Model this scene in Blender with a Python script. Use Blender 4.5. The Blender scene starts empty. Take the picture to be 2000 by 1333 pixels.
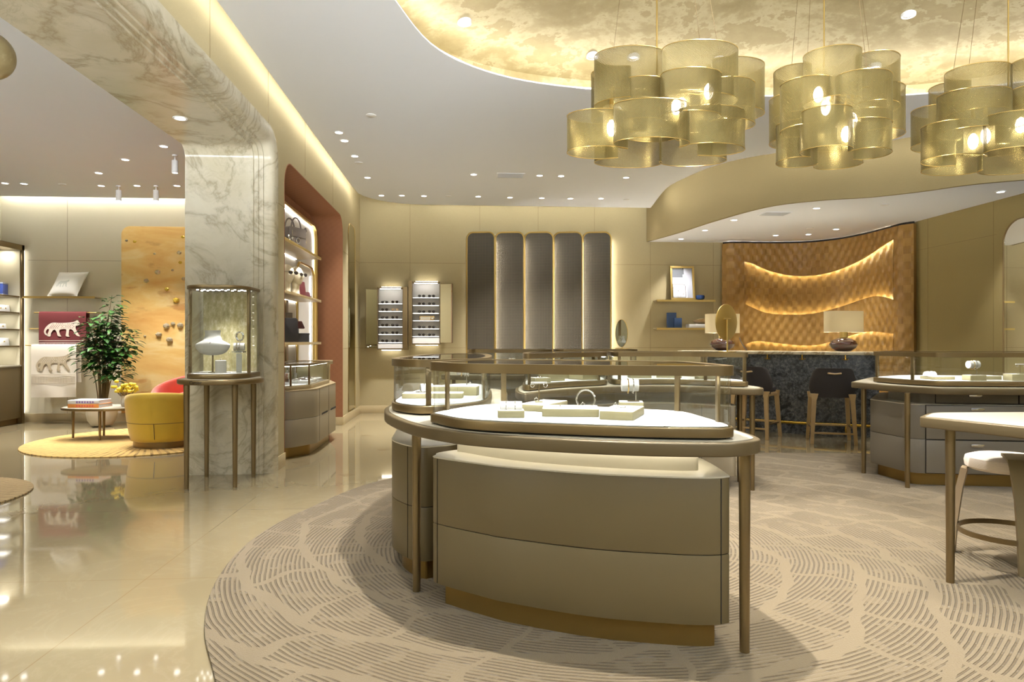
import bpy, bmesh, math, random
from mathutils import Vector, Matrix
random.seed(7)
PI = math.pi
SC = bpy.context.scene
COL = SC.collection
# ---------------------------------------------------------------- camera frame
F = 1333.0
TH = math.atan(93.0 / F)
CT, ST = math.cos(TH), math.sin(TH)
EYE = 1.35

def W(r, d, z=0.0):
    return (r * CT + d * ST, d * CT - r * ST, z)

def OW(pts):
    return [(r * CT + d * ST, d * CT - r * ST) for r, d in pts]

def uv_(px, py):
    return (px - 1000.0) / F, (666.5 - py) / F

def PD(px, py, d):
    u, v = uv_(px, py)
    return W(u * d, d, EYE + v * d)

def PZ(px, py, z):
    u, v = uv_(px, py)
    d = (z - EYE) / v
    return W(u * d, d, z)

def PX(px, py, X):
    u, v = uv_(px, py)
    d = X / (u * CT + ST)
    return W(u * d, d, EYE + v * d)

def PY(px, py, Y):
    u, v = uv_(px, py)
    d = Y / (CT - u * ST)
    return W(u * d, d, EYE + v * d)

# ---------------------------------------------------------------- outline tools
def smooth(pts, n=6, closed=True):
    out = []
    N = len(pts)
    segs = N if closed else N - 1
    def P(i):
        if closed:
            return pts[i % N]
        return pts[max(0, min(N - 1, i))]
    for i in range(segs):
        p0, p1, p2, p3 = P(i - 1), P(i), P(i + 1), P(i + 2)
        for k in range(n):
            t = k / n
            out.append(tuple(0.5 * (2 * b + (c - a) * t + (2 * a - 5 * b + 4 * c - d) * t * t + (3 * b - a - 3 * c + d) * t ** 3)
                             for a, b, c, d in zip(p0, p1, p2, p3)))
    if not closed:
        out.append(tuple(pts[-1]))
    return out

def area2(o):
    return 0.5 * sum(o[i][0] * o[(i + 1) % len(o)][1] - o[(i + 1) % len(o)][0] * o[i][1] for i in range(len(o)))

def ccw(o):
    return list(o) if area2(o) > 0 else list(o)[::-1]

def inset(o, d):
    o = ccw(o)
    n = len(o)
    res = []
    for i in range(n):
        a, b, c = o[i - 1], o[i], o[(i + 1) % n]
        e1 = Vector((b[0] - a[0], b[1] - a[1])); e2 = Vector((c[0] - b[0], c[1] - b[1]))
        if e1.length < 1e-9: e1 = e2
        if e2.length < 1e-9: e2 = e1
        e1 = e1.normalized(); e2 = e2.normalized()
        n1 = Vector((-e1.y, e1.x)); n2 = Vector((-e2.y, e2.x))
        m = n1 + n2
        if m.length < 1e-6: m = n1
        m = m.normalized()
        k = 1.0 / max(0.5, m.dot(n1))
        res.append((b[0] + m.x * d * k, b[1] + m.y * d * k))
    return res

def inset_clean(o, d):
    """inset without the loops that tight corners leave"""
    o = ccw(o)
    res = []
    for p in inset(o, d):
        x, y = p
        best = 1e9
        for i in range(len(o)):
            a, b = o[i - 1], o[i]
            ex, ey = b[0] - a[0], b[1] - a[1]
            L2 = ex * ex + ey * ey
            t = 0 if L2 < 1e-12 else max(0, min(1, ((x - a[0]) * ex + (y - a[1]) * ey) / L2))
            best = min(best, math.hypot(x - a[0] - ex * t, y - a[1] - ey * t))
        if best > d * .93:
            res.append(p)
    return res

def round_poly(pts, rad, seg=6):
    n = len(pts)
    out = []
    for i in range(n):
        r = rad[i] if isinstance(rad, (list, tuple)) else rad
        b = Vector(pts[i]); a = Vector(pts[i - 1]); c = Vector(pts[(i + 1) % n])
        if r <= 0:
            out.append(tuple(b)); continue
        u = (a - b).normalized(); v = (c - b).normalized()
        ang = math.acos(max(-1, min(1, u.dot(v))))
        if ang > PI - 0.02:
            out.append(tuple(b)); continue
        t = min(r / math.tan(ang / 2), (a - b).length * .48, (c - b).length * .48)
        rr = t * math.tan(ang / 2)
        cen = b + (u + v).normalized() * (rr / math.sin(ang / 2))
        p0 = b + u * t; p1 = b + v * t
        a0 = math.atan2(p0.y - cen.y, p0.x - cen.x); a1 = math.atan2(p1.y - cen.y, p1.x - cen.x)
        da = (a1 - a0 + PI) % (2 * PI) - PI
        for k in range(seg + 1):
            q = a0 + da * k / seg
            out.append((cen.x + rr * math.cos(q), cen.y + rr * math.sin(q)))
    return out

def rrect(cx, cy, w, h, r, rot=0.0, seg=5):
    o = round_poly([(-w / 2, -h / 2), (w / 2, -h / 2), (w / 2, h / 2), (-w / 2, h / 2)], r, seg)
    c, s = math.cos(rot), math.sin(rot)
    return [(cx + x * c - y * s, cy + x * s + y * c) for x, y in o]

def ellipse(cx, cy, a, b, n=40, rot=0.0, p=2.0):
    c, s = math.cos(rot), math.sin(rot)
    o = []
    for i in range(n):
        t = 2 * PI * i / n
        x = a * math.copysign(abs(math.cos(t)) ** (2 / p), math.cos(t)); y = b * math.copysign(abs(math.sin(t)) ** (2 / p), math.sin(t))
        o.append((cx + x * c - y * s, cy + x * s + y * c))
    return o

# ---------------------------------------------------------------- mesh builder
class MB:
    def __init__(self):
        self.v, self.f, self.m, self.uv = [], [], [], {}

    def add(self, verts, faces, mi=0, uvs=None):
        k = len(self.v)
        self.v += [tuple(p) for p in verts]
        self.f += [tuple(i + k for i in f) for f in faces]
        self.m += [mi] * len(faces)
        if uvs:
            for i, q in enumerate(uvs):
                self.uv[k + i] = q
        return self

    def extrude(self, outline, O, U, V, N, h0, h1, bevel=0.0, mi=0, mi_top=None, caps=(1, 1), seg=2):
        O, U, V, N = Vector(O), Vector(U), Vector(V), Vector(N)
        o = ccw(outline)
        n = len(o)
        rings = []
        if bevel > 0:
            for k in range(seg + 1):
                a = PI / 2 * k / seg
                rings.append((bevel * (1 - math.sin(a)), h0 + bevel * (1 - math.cos(a))))
            for k in range(seg + 1):
                a = PI / 2 * k / seg
                rings.append((bevel * (1 - math.cos(a)), h1 - bevel * (1 - math.sin(a))))
        else:
            rings = [(0, h0), (0, h1)]
        vs, fs, ms = [], [], []
        for ins, h in rings:
            oo = inset(o, ins) if ins > 1e-6 else o
            vs += [O + U * x + V * y + N * h for x, y in oo]
        R = len(rings)
        for j in range(R - 1):
            for i in range(n):
                i2 = (i + 1) % n
                fs.append((j * n + i, j * n + i2, (j + 1) * n + i2, (j + 1) * n + i)); ms.append(mi)
        if caps[0]:
            fs.append(tuple(range(n - 1, -1, -1))); ms.append(mi)
        if caps[1]:
            fs.append(tuple((R - 1) * n + i for i in range(n))); ms.append(mi if mi_top is None else mi_top)
        k = len(self.v)
        self.v += [tuple(p) for p in vs]
        self.f += [tuple(i + k for i in f) for f in fs]
        self.m += ms
        return self

    def prism(self, outline, z0, z1, bevel=0.0, mi=0, mi_top=None, caps=(1, 1), seg=2):
        return self.extrude(outline, (0, 0, 0), (1, 0, 0), (0, 1, 0), (0, 0, 1), z0, z1, bevel, mi, mi_top, caps, seg)

    def box(self, x0, x1, y0, y1, z0, z1, bevel=0.0, mi=0):
        return self.prism([(x0, y0), (x1, y0), (x1, y1), (x0, y1)], z0, z1, bevel, mi)

    def rbox(self, cx, cy, w, h, z0, z1, r=0.01, bevel=0.003, rot=0.0, mi=0, mi_top=None):
        return self.prism(rrect(cx, cy, w, h, r, rot), z0, z1, bevel, mi, mi_top)

    def ring(self, outer, inner, z0, z1, mi=0):
        n = len(outer)
        vs = [(x, y, z) for o in (outer, inner) for z in (z0, z1) for x, y in o]
        fs = []
        for i in range(n):
            j = (i + 1) % n
            fs += [(i, j, n + j, n + i), (2 * n + j, 2 * n + i, 3 * n + i, 3 * n + j), (n + i, n + j, 3 * n + j, 3 * n + i), (j, i, 2 * n + i, 2 * n + j)]
        return self.add(vs, fs, mi)

    def ribbon(self, path, z0, z1, t, closed=False, mi=0):
        if closed:
            return self.ring(ccw(path), inset(path, t), z0, z1, mi)
        n = len(path)
        off = []
        for i in range(n):
            a = Vector(path[max(0, i - 1)]); b = Vector(path[min(n - 1, i + 1)])
            e = (b - a).normalized()
            off.append((path[i][0] - e.y * t, path[i][1] + e.x * t))
        vs = [(x, y, z) for o in (path, off) for z in (z0, z1) for x, y in o]
        fs = []
        for i in range(n - 1):
            j = i + 1
            fs += [(i, j, n + j, n + i), (2 * n + j, 2 * n + i, 3 * n + i, 3 * n + j), (n + i, n + j, 3 * n + j, 3 * n + i), (j, i, 2 * n + i, 2 * n + j)]
        fs += [(0, n, 3 * n, 2 * n), (n - 1, 3 * n - 1, 4 * n - 1, 2 * n - 1)]
        return self.add(vs, fs, mi)

    def tube(self, path, r, n=8, closed=False, mi=0):
        pts = [Vector(p) for p in path]
        N = len(pts)
        rs = r if isinstance(r, (list, tuple)) else [r] * N
        vs, fs = [], []
        up = Vector((0, 0, 1))
        prev = None
        for i, p in enumerate(pts):
            a = pts[i - 1] if (closed or i > 0) else p
            b = pts[(i + 1) % N] if (closed or i < N - 1) else p
            t = (b - a).normalized() if (b - a).length > 1e-9 else up
            if prev is None:
                ref = up if abs(t.z) < .9 else Vector((1, 0, 0))
                s = t.cross(ref).normalized()
            else:
                s = (prev - t * prev.dot(t))
                s = s.normalized() if s.length > 1e-6 else t.cross(up).normalized()
            prev = s
            q = t.cross(s)
            for k in range(n):
                an = 2 * PI * k / n
                vs.append(p + (s * math.cos(an) + q * math.sin(an)) * rs[i])
        M = N if closed else N - 1
        for i in range(M):
            for k in range(n):
                a, b = i * n, ((i + 1) % N) * n
                fs.append((a + k, a + (k + 1) % n, b + (k + 1) % n, b + k))
        if not closed:
            fs.append(tuple(range(n - 1, -1, -1)))
            fs.append(tuple((N - 1) * n + k for k in range(n)))
        return self.add(vs, fs, mi)

    def cyl(self, p0, p1, r0, r1=None, n=16, mi=0):
        return self.tube([p0, p1], [r0, r0 if r1 is None else r1], n, False, mi)

    def lathe(self, prof, c=(0, 0, 0), n=28, sx=1.0, sy=1.0, mi=0, rot=0.0):
        vs, fs = [], []
        for r, z in prof:
            for k in range(n):
                a = 2 * PI * k / n + rot
                vs.append((c[0] + r * sx * math.cos(a), c[1] + r * sy * math.sin(a), c[2] + z))
        P = len(prof)
        for j in range(P - 1):
            for k in range(n):
                fs.append((j * n + k, j * n + (k + 1) % n, (j + 1) * n + (k + 1) % n, (j + 1) * n + k))
        if prof[0][0] > 1e-6: fs.append(tuple(range(n - 1, -1, -1)))
        if prof[-1][0] > 1e-6: fs.append(tuple((P - 1) * n + k for k in range(n)))
        return self.add(vs, fs, mi)

    def ball(self, c, rx, ry=None, rz=None, n=16, mi=0):
        ry = rx if ry is None else ry
        rz = rx if rz is None else rz
        h = max(6, n // 2)
        prof = [(max(1e-5, math.sin(PI * j / h)), -math.cos(PI * j / h) * rz) for j in range(h + 1)]
        return self.lathe(prof, c, n, rx, ry, mi)

    def grid(self, fn, nu, nv, mi=0, uvf=None):
        vs = [fn(i / nu, j / nv) for j in range(nv + 1) for i in range(nu + 1)]
        fs = [(j * (nu + 1) + i, j * (nu + 1) + i + 1, (j + 1) * (nu + 1) + i + 1, (j + 1) * (nu + 1) + i) for j in range(nv) for i in range(nu)]
        uvs = [uvf(i / nu, j / nv) for j in range(nv + 1) for i in range(nu + 1)] if uvf else None
        return self.add(vs, fs, mi, uvs)

    def holed(self, outer, holes, z0, z1, mi=0):
        """a flat slab with holes between z0 and z1"""
        bm = bmesh.new()
        loops = [ccw(outer)] + [ccw(h) for h in holes]
        es = []
        for lp in loops:
            vv = [bm.verts.new((x, y, 0)) for x, y in lp]
            es += [bm.edges.new((vv[i], vv[(i + 1) % len(vv)])) for i in range(len(vv))]
        bmesh.ops.triangle_fill(bm, use_beauty=True, edges=es, normal=(0, 0, 1))
        bm.verts.index_update()
        vs = [tuple(v.co) for v in bm.verts]
        fs = [tuple(v.index for v in f.verts) for f in bm.faces]
        bm.free()
        self.add([(x, y, z0) for x, y, _ in vs], fs, mi)
        self.add([(x, y, z1) for x, y, _ in vs], fs, mi)
        for lp in loops:
            self.prism(lp, z0, z1, 0, mi, None, (0, 0))
        return self

    def xf(self, M, start=0):
        self.v = self.v[:start] + [tuple(M @ Vector(p)) for p in self.v[start:]]
        return self

    def join(self, other, M=None, mi=None):
        vs = [tuple(M @ Vector(p)) for p in other.v] if M else other.v
        k = len(self.v)
        self.v += vs
        self.f += [tuple(i + k for i in f) for f in other.f]
        self.m += other.m if mi is None else [mi] * len(other.f)
        return self

WLOC = {}

def _mesh(name, mb, mats, off, angle):
    me = bpy.data.meshes.new(name)
    me.from_pydata([(x - off[0], y - off[1], z - off[2]) for x, y, z in mb.v], [], mb.f)
    if not isinstance(mats, (list, tuple)):
        mats = [mats]
    for m in mats:
        me.materials.append(m)
    if len(mats) > 1:
        me.polygons.foreach_set('material_index', mb.m)
    bm = bmesh.new(); bm.from_mesh(me)
    bmesh.ops.recalc_face_normals(bm, faces=bm.faces[:])
    if mb.uv:
        lay = bm.loops.layers.uv.new('UVMap')
        bm.verts.ensure_lookup_table()
        for f in bm.faces:
            for l in f.loops:
                q = mb.uv.get(l.vert.index)
                if q: l[lay].uv = q
    bm.to_mesh(me); bm.free()
    me.polygons.foreach_set('use_smooth', [True] * len(me.polygons))
    me.set_sharp_from_angle(angle=math.radians(angle))
    me.update()
    return me

def tag(o, label=None, cat=None, group=None, kind=None):
    if label: o['label'] = label
    if cat: o['category'] = cat
    if group: o['group'] = group
    if kind: o['kind'] = kind
    return o

def thing(name, label, cat, loc=(0, 0, 0), group=None):
    o = bpy.data.objects.new(name, None)
    o.empty_display_size = .1
    COL.objects.link(o)
    o.location = loc
    WLOC[o.name] = tuple(loc)
    return tag(o, label, cat, group)

def part(name, mb, mats, parent, label=None, angle=35, kind=None):
    off = WLOC.get(parent.name, (0, 0, 0))
    o = bpy.data.objects.new(name, _mesh(name, mb, mats, off, angle))
    COL.objects.link(o)
    o.parent = parent
    # children of a one-mesh thing or of a part share its frame
    WLOC[o.name] = off
    return tag(o, label, None, None, kind)

def single(name, mb, mats, label, cat, group=None, angle=35, kind=None):
    xs = [p[0] for p in mb.v]; ys = [p[1] for p in mb.v]; zs = [p[2] for p in mb.v]
    off = ((min(xs) + max(xs)) / 2, (min(ys) + max(ys)) / 2, min(zs))
    o = bpy.data.objects.new(name, _mesh(name, mb, mats, off, angle))
    COL.objects.link(o)
    o.location = off
    WLOC[o.name] = off
    return tag(o, label, cat, group, kind)

def struct(name, mb, mats, parent=None, angle=35):
    o = bpy.data.objects.new(name, _mesh(name, mb, mats, (0, 0, 0), angle))
    COL.objects.link(o)
    if parent is not None:
        o.parent = parent
    else:
        o['kind'] = 'structure'
    WLOC[o.name] = (0, 0, 0)
    return o

def copy_tree(root, loc=None, rotz=None, label=None, group=None):
    def cp(o, par):
        c = o.copy(); COL.objects.link(c)
        c.parent = par
        for ch in list(o.children):
            cp(ch, c)
        return c
    r = cp(root, None)
    if loc is not None: r.location = loc
    if rotz is not None: r.rotation_euler = (0, 0, rotz)
    if label: r['label'] = label
    if group: r['group'] = group
    WLOC[r.name] = tuple(r.location)
    return r

def text_mesh(body, size, extrude=0.0, shear=0.0):
    cu = bpy.data.curves.new('lettering', 'FONT')
    cu.body = body; cu.size = size; cu.extrude = extrude; cu.shear = shear
    cu.align_x = 'CENTER'; cu.align_y = 'CENTER'
    ob = bpy.data.objects.new('lettering', cu)
    COL.objects.link(ob)
    bpy.context.view_layer.update()
    me = bpy.data.meshes.new_from_object(ob.evaluated_get(bpy.context.evaluated_depsgraph_get()))
    mb = MB()
    mb.add([tuple(v.co) for v in me.vertices], [tuple(p.vertices) for p in me.polygons])
    bpy.data.objects.remove(ob); bpy.data.meshes.remove(me); bpy.data.curves.remove(cu)
    return mb
# ---------------------------------------------------------------- materials
def hexc(r, g, b):
    def f(c):
        c /= 255.0
        return c / 12.92 if c <= .04045 else ((c + .055) / 1.055) ** 2.4
    return (f(r), f(g), f(b), 1.0)

class NT:
    def __init__(self, name):
        self.m = bpy.data.materials.new(name)
        self.m.use_nodes = True
        self.t = self.m.node_tree
        self.t.nodes.clear()
        self.out = self.t.nodes.new('ShaderNodeOutputMaterial')

    def n(self, typ, **kw):
        nd = self.t.nodes.new(typ)
        for k, v in kw.items():
            if k.startswith('i_'):
                key = k[2:]
                key = int(key) if key.isdigit() else key.replace('_', ' ')
                nd.inputs[key].default_value = v
            else:
                setattr(nd, k, v)
        return nd

    def l(self, a, b):
        self.t.links.new(a, b)

    def math(self, op, a, b=None, c=None, clamp=False):
        nd = self.t.nodes.new('ShaderNodeMath'); nd.operation = op; nd.use_clamp = clamp
        for i, x in enumerate((a, b, c)):
            if x is None: continue
            if isinstance(x, (int, float)): nd.inputs[i].default_value = x
            else: self.l(x, nd.inputs[i])
        return nd.outputs[0]

    def mix(self, fac, a, b):
        nd = self.t.nodes.new('ShaderNodeMix'); nd.data_type = 'RGBA'
        for s, x in ((nd.inputs['Factor'], fac), (nd.inputs[6], a), (nd.inputs[7], b)):
            if isinstance(x, (int, float, tuple)): s.default_value = x
            else: self.l(x, s)
        return nd.outputs[2]

    def ramp(self, x, stops):
        nd = self.t.nodes.new('ShaderNodeValToRGB')
        e = nd.color_ramp.elements
        while len(e) < len(stops): e.new(.5)
        for i, (p, c) in enumerate(stops):
            e[i].position = p; e[i].color = c if isinstance(c, tuple) else (c, c, c, 1)
        self.l(x, nd.inputs[0])
        return nd.outputs[0]

    def coord(self, which='Object', scale=None):
        tc = self.n('ShaderNodeTexCoord')
        if which == 'Position':
            s = self.n('ShaderNodeNewGeometry').outputs['Position']
        else:
            s = tc.outputs[which]
        if scale is None: return s
        mp = self.n('ShaderNodeMapping')
        mp.inputs['Scale'].default_value = scale if isinstance(scale, tuple) else (scale,) * 3
        self.l(s, mp.inputs['Vector'])
        return mp.outputs[0]

    def noise(self, vec, scale=5.0, detail=4.0, rough=.55, dist=0.0):
        nd = self.n('ShaderNodeTexNoise')
        nd.inputs['Scale'].default_value = scale; nd.inputs['Detail'].default_value = detail
        nd.inputs['Roughness'].default_value = rough; nd.inputs['Distortion'].default_value = dist
        self.l(vec, nd.inputs['Vector'])
        return nd.outputs['Fac']

    def bump(self, h, strength=.3, dist=.01):
        nd = self.n('ShaderNodeBump')
        nd.inputs['Strength'].default_value = strength; nd.inputs['Distance'].default_value = dist
        self.l(h, nd.inputs['Height'])
        return nd.outputs[0]

    def principled(self, color, rough=.5, metal=0.0, normal=None, spec=.5, **kw):
        p = self.n('ShaderNodeBsdfPrincipled')
        for key, x in (('Base Color', color), ('Roughness', rough), ('Metallic', metal)):
            if isinstance(x, (int, float, tuple)): p.inputs[key].default_value = x
            else: self.l(x, p.inputs[key])
        p.inputs['Specular IOR Level'].default_value = spec
        for k, v in kw.items():
            p.inputs[k.replace('_', ' ')].default_value = v
        if normal is not None: self.l(normal, p.inputs['Normal'])
        return p

    def done(self, sh):
        self.l(sh.outputs[0] if hasattr(sh, 'outputs') else sh, self.out.inputs['Surface'])
        return self.m

def plain(name, col, rough=.5, metal=0.0, spec=.5, var=.06, scale=6.0, bump=0.0, bscale=200.0, **kw):
    """a surface with a gentle procedural variation of its own colour"""
    t = NT(name)
    v = t.coord('Object')
    nz = t.noise(v, scale, 3)
    c2 = tuple(min(1, x * (1 + var)) for x in col[:3]) + (1,)
    c1 = tuple(x * (1 - var) for x in col[:3]) + (1,)
    c = t.mix(nz, c1, c2)
    nm = None
    if bump:
        nm = t.bump(t.noise(v, bscale, 2), bump, .002)
    return t.done(t.principled(c, rough, metal, nm, spec, **kw))

def emit(name, col, strength):
    t = NT(name)
    e = t.n('ShaderNodeEmission')
    e.inputs[0].default_value = col; e.inputs[1].default_value = strength
    return t.done(e)

def weave_mat(name, col, scale=430.0, amt=.12, rough=.85, big=.05):
    """fine woven wall cloth"""
    t = NT(name)
    v = t.coord('Position')
    sep = t.n('ShaderNodeSeparateXYZ'); t.l(v, sep.inputs[0])
    a = t.math('SINE', t.math('MULTIPLY', t.math('ADD', sep.outputs[0], sep.outputs[1]), scale))
    b = t.math('SINE', t.math('MULTIPLY', sep.outputs[2], scale))
    w = t.math('MULTIPLY', a, b)
    nz = t.noise(v, 1.3, 4)
    fine = t.noise(v, 90, 2)
    f = t.math('ADD', t.math('MULTIPLY', w, .22), t.math('ADD', t.math('MULTIPLY', fine, .5), t.math('MULTIPLY', nz, .35)), clamp=True)
    c1 = tuple(x * (1 - amt) for x in col[:3]) + (1,); c2 = tuple(min(1, x * (1 + amt)) for x in col[:3]) + (1,)
    c = t.mix(f, c1, c2)
    return t.done(t.principled(c, rough, 0, t.bump(t.math('ADD', w, fine), .10, .002), .25))

def marble_mat(name, base, vein, rough=.08, scale=1.0, warm=None, amt=1.0, ior=1.5, spec=.5):
    t = NT(name)
    v = t.coord('Position', (scale, scale, scale))
    n1 = t.noise(v, 1.1, 8, .62, 1.2)
    v1 = t.math('ABSOLUTE', t.math('SUBTRACT', n1, .5))
    m1 = t.ramp(v1, [(0.0, 1.0), (.012, .55), (.05, 0.0)])
    n2 = t.noise(v, 3.2, 8, .65, 1.6)
    v2 = t.math('ABSOLUTE', t.math('SUBTRACT', n2, .48))
    m2 = t.ramp(v2, [(0.0, .55), (.02, .2), (.06, 0.0)])
    patch = t.ramp(t.noise(v, .9, 3), [(.42, 0.0), (.62, 1.0)])
    m = t.math('MULTIPLY', t.math('MAXIMUM', m1, t.math('MULTIPLY', m2, patch)), amt, clamp=True)
    cloud = t.noise(v, 2.0, 6, .6, .6)
    w = warm or tuple(x * .86 for x in base[:3]) + (1,)
    c = t.mix(t.ramp(cloud, [(.35, 0.0), (.7, 1.0)]), base, w)
    c = t.mix(m, c, vein)
    return t.done(t.principled(c, rough, 0, None, spec, IOR=ior))

def glass_mat(name, tint=(.97, .98, .97, 1), f0=.045, refl=.9, rough=0.0):
    t = NT(name)
    lw = t.n('ShaderNodeLayerWeight')
    p5 = t.math('POWER', lw.outputs['Facing'], 5.0)
    fac = t.math('ADD', t.math('MULTIPLY', p5, refl), f0, clamp=True)
    tr = t.n('ShaderNodeBsdfTransparent'); tr.inputs[0].default_value = tint
    gl = t.n('ShaderNodeBsdfGlossy'); gl.inputs['Roughness'].default_value = rough
    mx = t.n('ShaderNodeMixShader')
    t.l(fac, mx.inputs[0]); t.l(tr.outputs[0], mx.inputs[1]); t.l(gl.outputs[0], mx.inputs[2])
    return t.done(mx)

M = {}
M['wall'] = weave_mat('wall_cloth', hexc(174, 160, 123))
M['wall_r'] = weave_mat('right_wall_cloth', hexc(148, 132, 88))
M['wall_l'] = weave_mat('lounge_wall_plaster', hexc(214, 205, 178), 260, .04, .8)
M['fascia'] = weave_mat('fascia_cloth', hexc(138, 123, 88))
M['joint'] = plain('panel_joint', hexc(118, 100, 62), .8)
M['white'] = plain('ceiling_paint', (.87, .89, .925, 1), .9, var=.015, scale=1.0, spec=.2)
M['white2'] = plain('white_enamel', (.82, .82, .81, 1), .4, var=.02)
M['base'] = plain('baseboard_stone', hexc(190, 172, 134), .25, var=.05)
M['marble'] = marble_mat('portal_marble', hexc(206, 198, 176), hexc(132, 118, 88), .2, 1.0, hexc(190, 180, 152), .6)
def floor_mat():
    t = NT('polished_floor_marble')
    v = t.coord('Position')
    cloud = t.noise(v, 1.0, 8, .62, .8)
    c = t.mix(t.ramp(cloud, [(.3, 0.0), (.7, 1.0)]), hexc(137, 123, 94), hexc(143, 130, 101))
    n1 = t.noise(v, 1.7, 8, .6, 1.4)
    m1 = t.ramp(t.math('ABSOLUTE', t.math('SUBTRACT', n1, .5)), [(0.0, .04), (.008, .02), (.03, 0.0)])
    c = t.mix(m1, c, hexc(214, 202, 172))
    sep = t.n('ShaderNodeSeparateXYZ'); t.l(v, sep.inputs[0])
    def line(s, period, off, w):
        a = t.math('MODULO', t.math('ADD', s, off + 100 * period), period)
        return t.math('LESS_THAN', t.math('ABSOLUTE', t.math('SUBTRACT', a, period / 2)), w)
    ln = t.math('MAXIMUM', line(sep.outputs[0], 1.65, 1.80 + .825, .0022), line(sep.outputs[1], 1.6, .8 - 5.6, .0022))
    c = t.mix(t.math('MULTIPLY', ln, .65), c, hexc(120, 98, 62))
    return t.done(t.principled(c, .045, 0, None, .5, IOR=1.78))
M['floor'] = floor_mat()
M['inset'] = plain('floor_inset_stone', hexc(128, 110, 82), .08)

def carpet_mat(name, cx, cy, c_hi, c_lo, pitch=.026, spoke=False):
    t = NT(name)
    v = t.coord('Position')
    sep = t.n('ShaderNodeSeparateXYZ'); t.l(v, sep.inputs[0])
    wob = t.noise(v, 1.4, 2)
    wob2 = t.noise(v, 16, 2)
    x = t.math('SUBTRACT', sep.outputs[0], cx); y = t.math('SUBTRACT', sep.outputs[1], cy)
    r = t.math('SQRT', t.math('ADD', t.math('MULTIPLY', x, x), t.math('MULTIPLY', y, y)))
    an = t.math('ARCTAN2', y, x)
    fib = t.noise(v, 140, 3, .7)
    if spoke:
        s = t.math('SINE', t.math('MULTIPLY', an, 104))
        g = t.math('MULTIPLY', t.ramp(s, [(.2, 0.0), (.7, 1.0)]), t.ramp(wob2, [(.3, .55), (.6, 1.0)]))
        seg = t.math('SINE', t.math('ADD', t.math('MULTIPLY', r, 16), t.math('MULTIPLY', t.math('FLOOR', t.math('MULTIPLY', an, 24)), 2.1)))
        g = t.math('MULTIPLY', g, t.ramp(seg, [(.1, .45), (.3, 1.0)]))
    else:
        rr = t.math('ADD', r, t.math('MULTIPLY', wob, .06))
        rr = t.math('ADD', rr, t.math('MULTIPLY', wob2, .004))
        s = t.math('SINE', t.math('MULTIPLY', rr, 2 * PI / pitch))
        lines = t.ramp(t.math('MULTIPLY_ADD', s, .5, .5), [(.58, 0.0), (.82, 1.0)])
        cb = t.n('ShaderNodeCombineXYZ')
        # spiral coordinates so that the smooth bands drift outwards
        t.l(t.math('ADD', t.math('MULTIPLY', an, 2.6), t.math('MULTIPLY', wob, .9)), cb.inputs[0])
        t.l(t.math('ADD', t.math('MULTIPLY', an, .42), t.math('ADD', r, t.math('MULTIPLY', wob, .35))), cb.inputs[1])
        br = t.n('ShaderNodeTexBrick')
        br.offset = .37; br.squash = 1.6; br.squash_frequency = 3
        for k, q in (('Scale', 1.0), ('Mortar Size', .03), ('Mortar Smooth', .0), ('Brick Width', .74), ('Row Height', .38)):
            br.inputs[k].default_value = q
        t.l(cb.outputs[0], br.inputs['Vector'])
        patch = t.math('SUBTRACT', 1.0, br.outputs['Fac'])
        brk = t.ramp(t.noise(v, 7.0, 2), [(.38, .15), (.46, 1.0)])
        g = t.math('MULTIPLY', t.math('MULTIPLY', lines, patch), brk)
    h = t.math('SUBTRACT', t.math('MULTIPLY', fib, .35), g)
    c = t.mix(t.math('MULTIPLY', g, .95 if spoke else .66), c_hi, c_lo)
    c = t.mix(t.math('MULTIPLY', fib, .35), c, tuple(q * .72 for q in c_hi[:3]) + (1,))
    return t.done(t.principled(c, .95, 0, t.bump(h, .9, .012), .1, Sheen_Weight=.15))
_cc = W(.55, 4.6)
M['carpet'] = carpet_mat('cream_ring_carpet', _cc[0], _cc[1], hexc(123, 108, 83), hexc(72, 57, 34))

M['bronze'] = plain('champagne_bronze', hexc(132, 114, 82), .34, .85, var=.05, scale=3)
M['bronze_d'] = plain('dark_bronze', hexc(128, 108, 76), .3, .9, var=.05, scale=3)
M['gold'] = plain('satin_gold', hexc(206, 178, 110), .28, .9, var=.05)
M['brass'] = plain('polished_brass', hexc(214, 176, 78), .18, 1.0, var=.04)
M['steel'] = plain('polished_steel', (.75, .75, .75, 1), .12, 1.0, var=.03)
M['edge'] = plain('table_edge_leather', hexc(100, 86, 60), .42, .35, var=.05)
M['pad'] = plain('ivory_leather_pad', hexc(162, 154, 134), .55, var=.02, bump=.1, bscale=500)
M['deck'] = plain('white_display_cloth', hexc(232, 231, 230), .7, var=.01)
M['taupe'] = plain('taupe_lacquer', hexc(100, 86, 57), .42, var=.03, scale=1.2)
M['taupe_g'] = plain('grey_taupe_lacquer', hexc(140, 128, 106), .4, var=.03, scale=1.2)
M['grey'] = plain('grey_lacquer', hexc(114, 106, 92), .4, var=.03, scale=1.2)
M['cream'] = plain('cream_lacquer', hexc(226, 220, 204), .4, var=.02)
M['dark'] = plain('shadow_gap_black', (.012, .01, .008, 1), .8)
M['toe'] = plain('brass_toe_kick', hexc(150, 122, 70), .3, .8, var=.05)
M['glass'] = glass_mat('clear_pane')
M['glow_shelf'] = emit('shelf_edge_glow', (1, .96, .90, 1), 5.0)
M['mirror'] = plain('mirror_silver', (.86, .88, .86, 1), .01, 1.0, var=.005)
M['terra'] = weave_mat('terracotta_cloth', hexc(150, 102, 72), 60, .08, .8)
M['niche'] = plain('pale_niche_panel', hexc(228, 224, 218), .6, var=.02)
M['shelfm'] = plain('shelf_leather', hexc(170, 152, 116), .4, .3, var=.04)
M['led'] = emit('white_led', (1, .97, .92, 1), 26)
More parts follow.
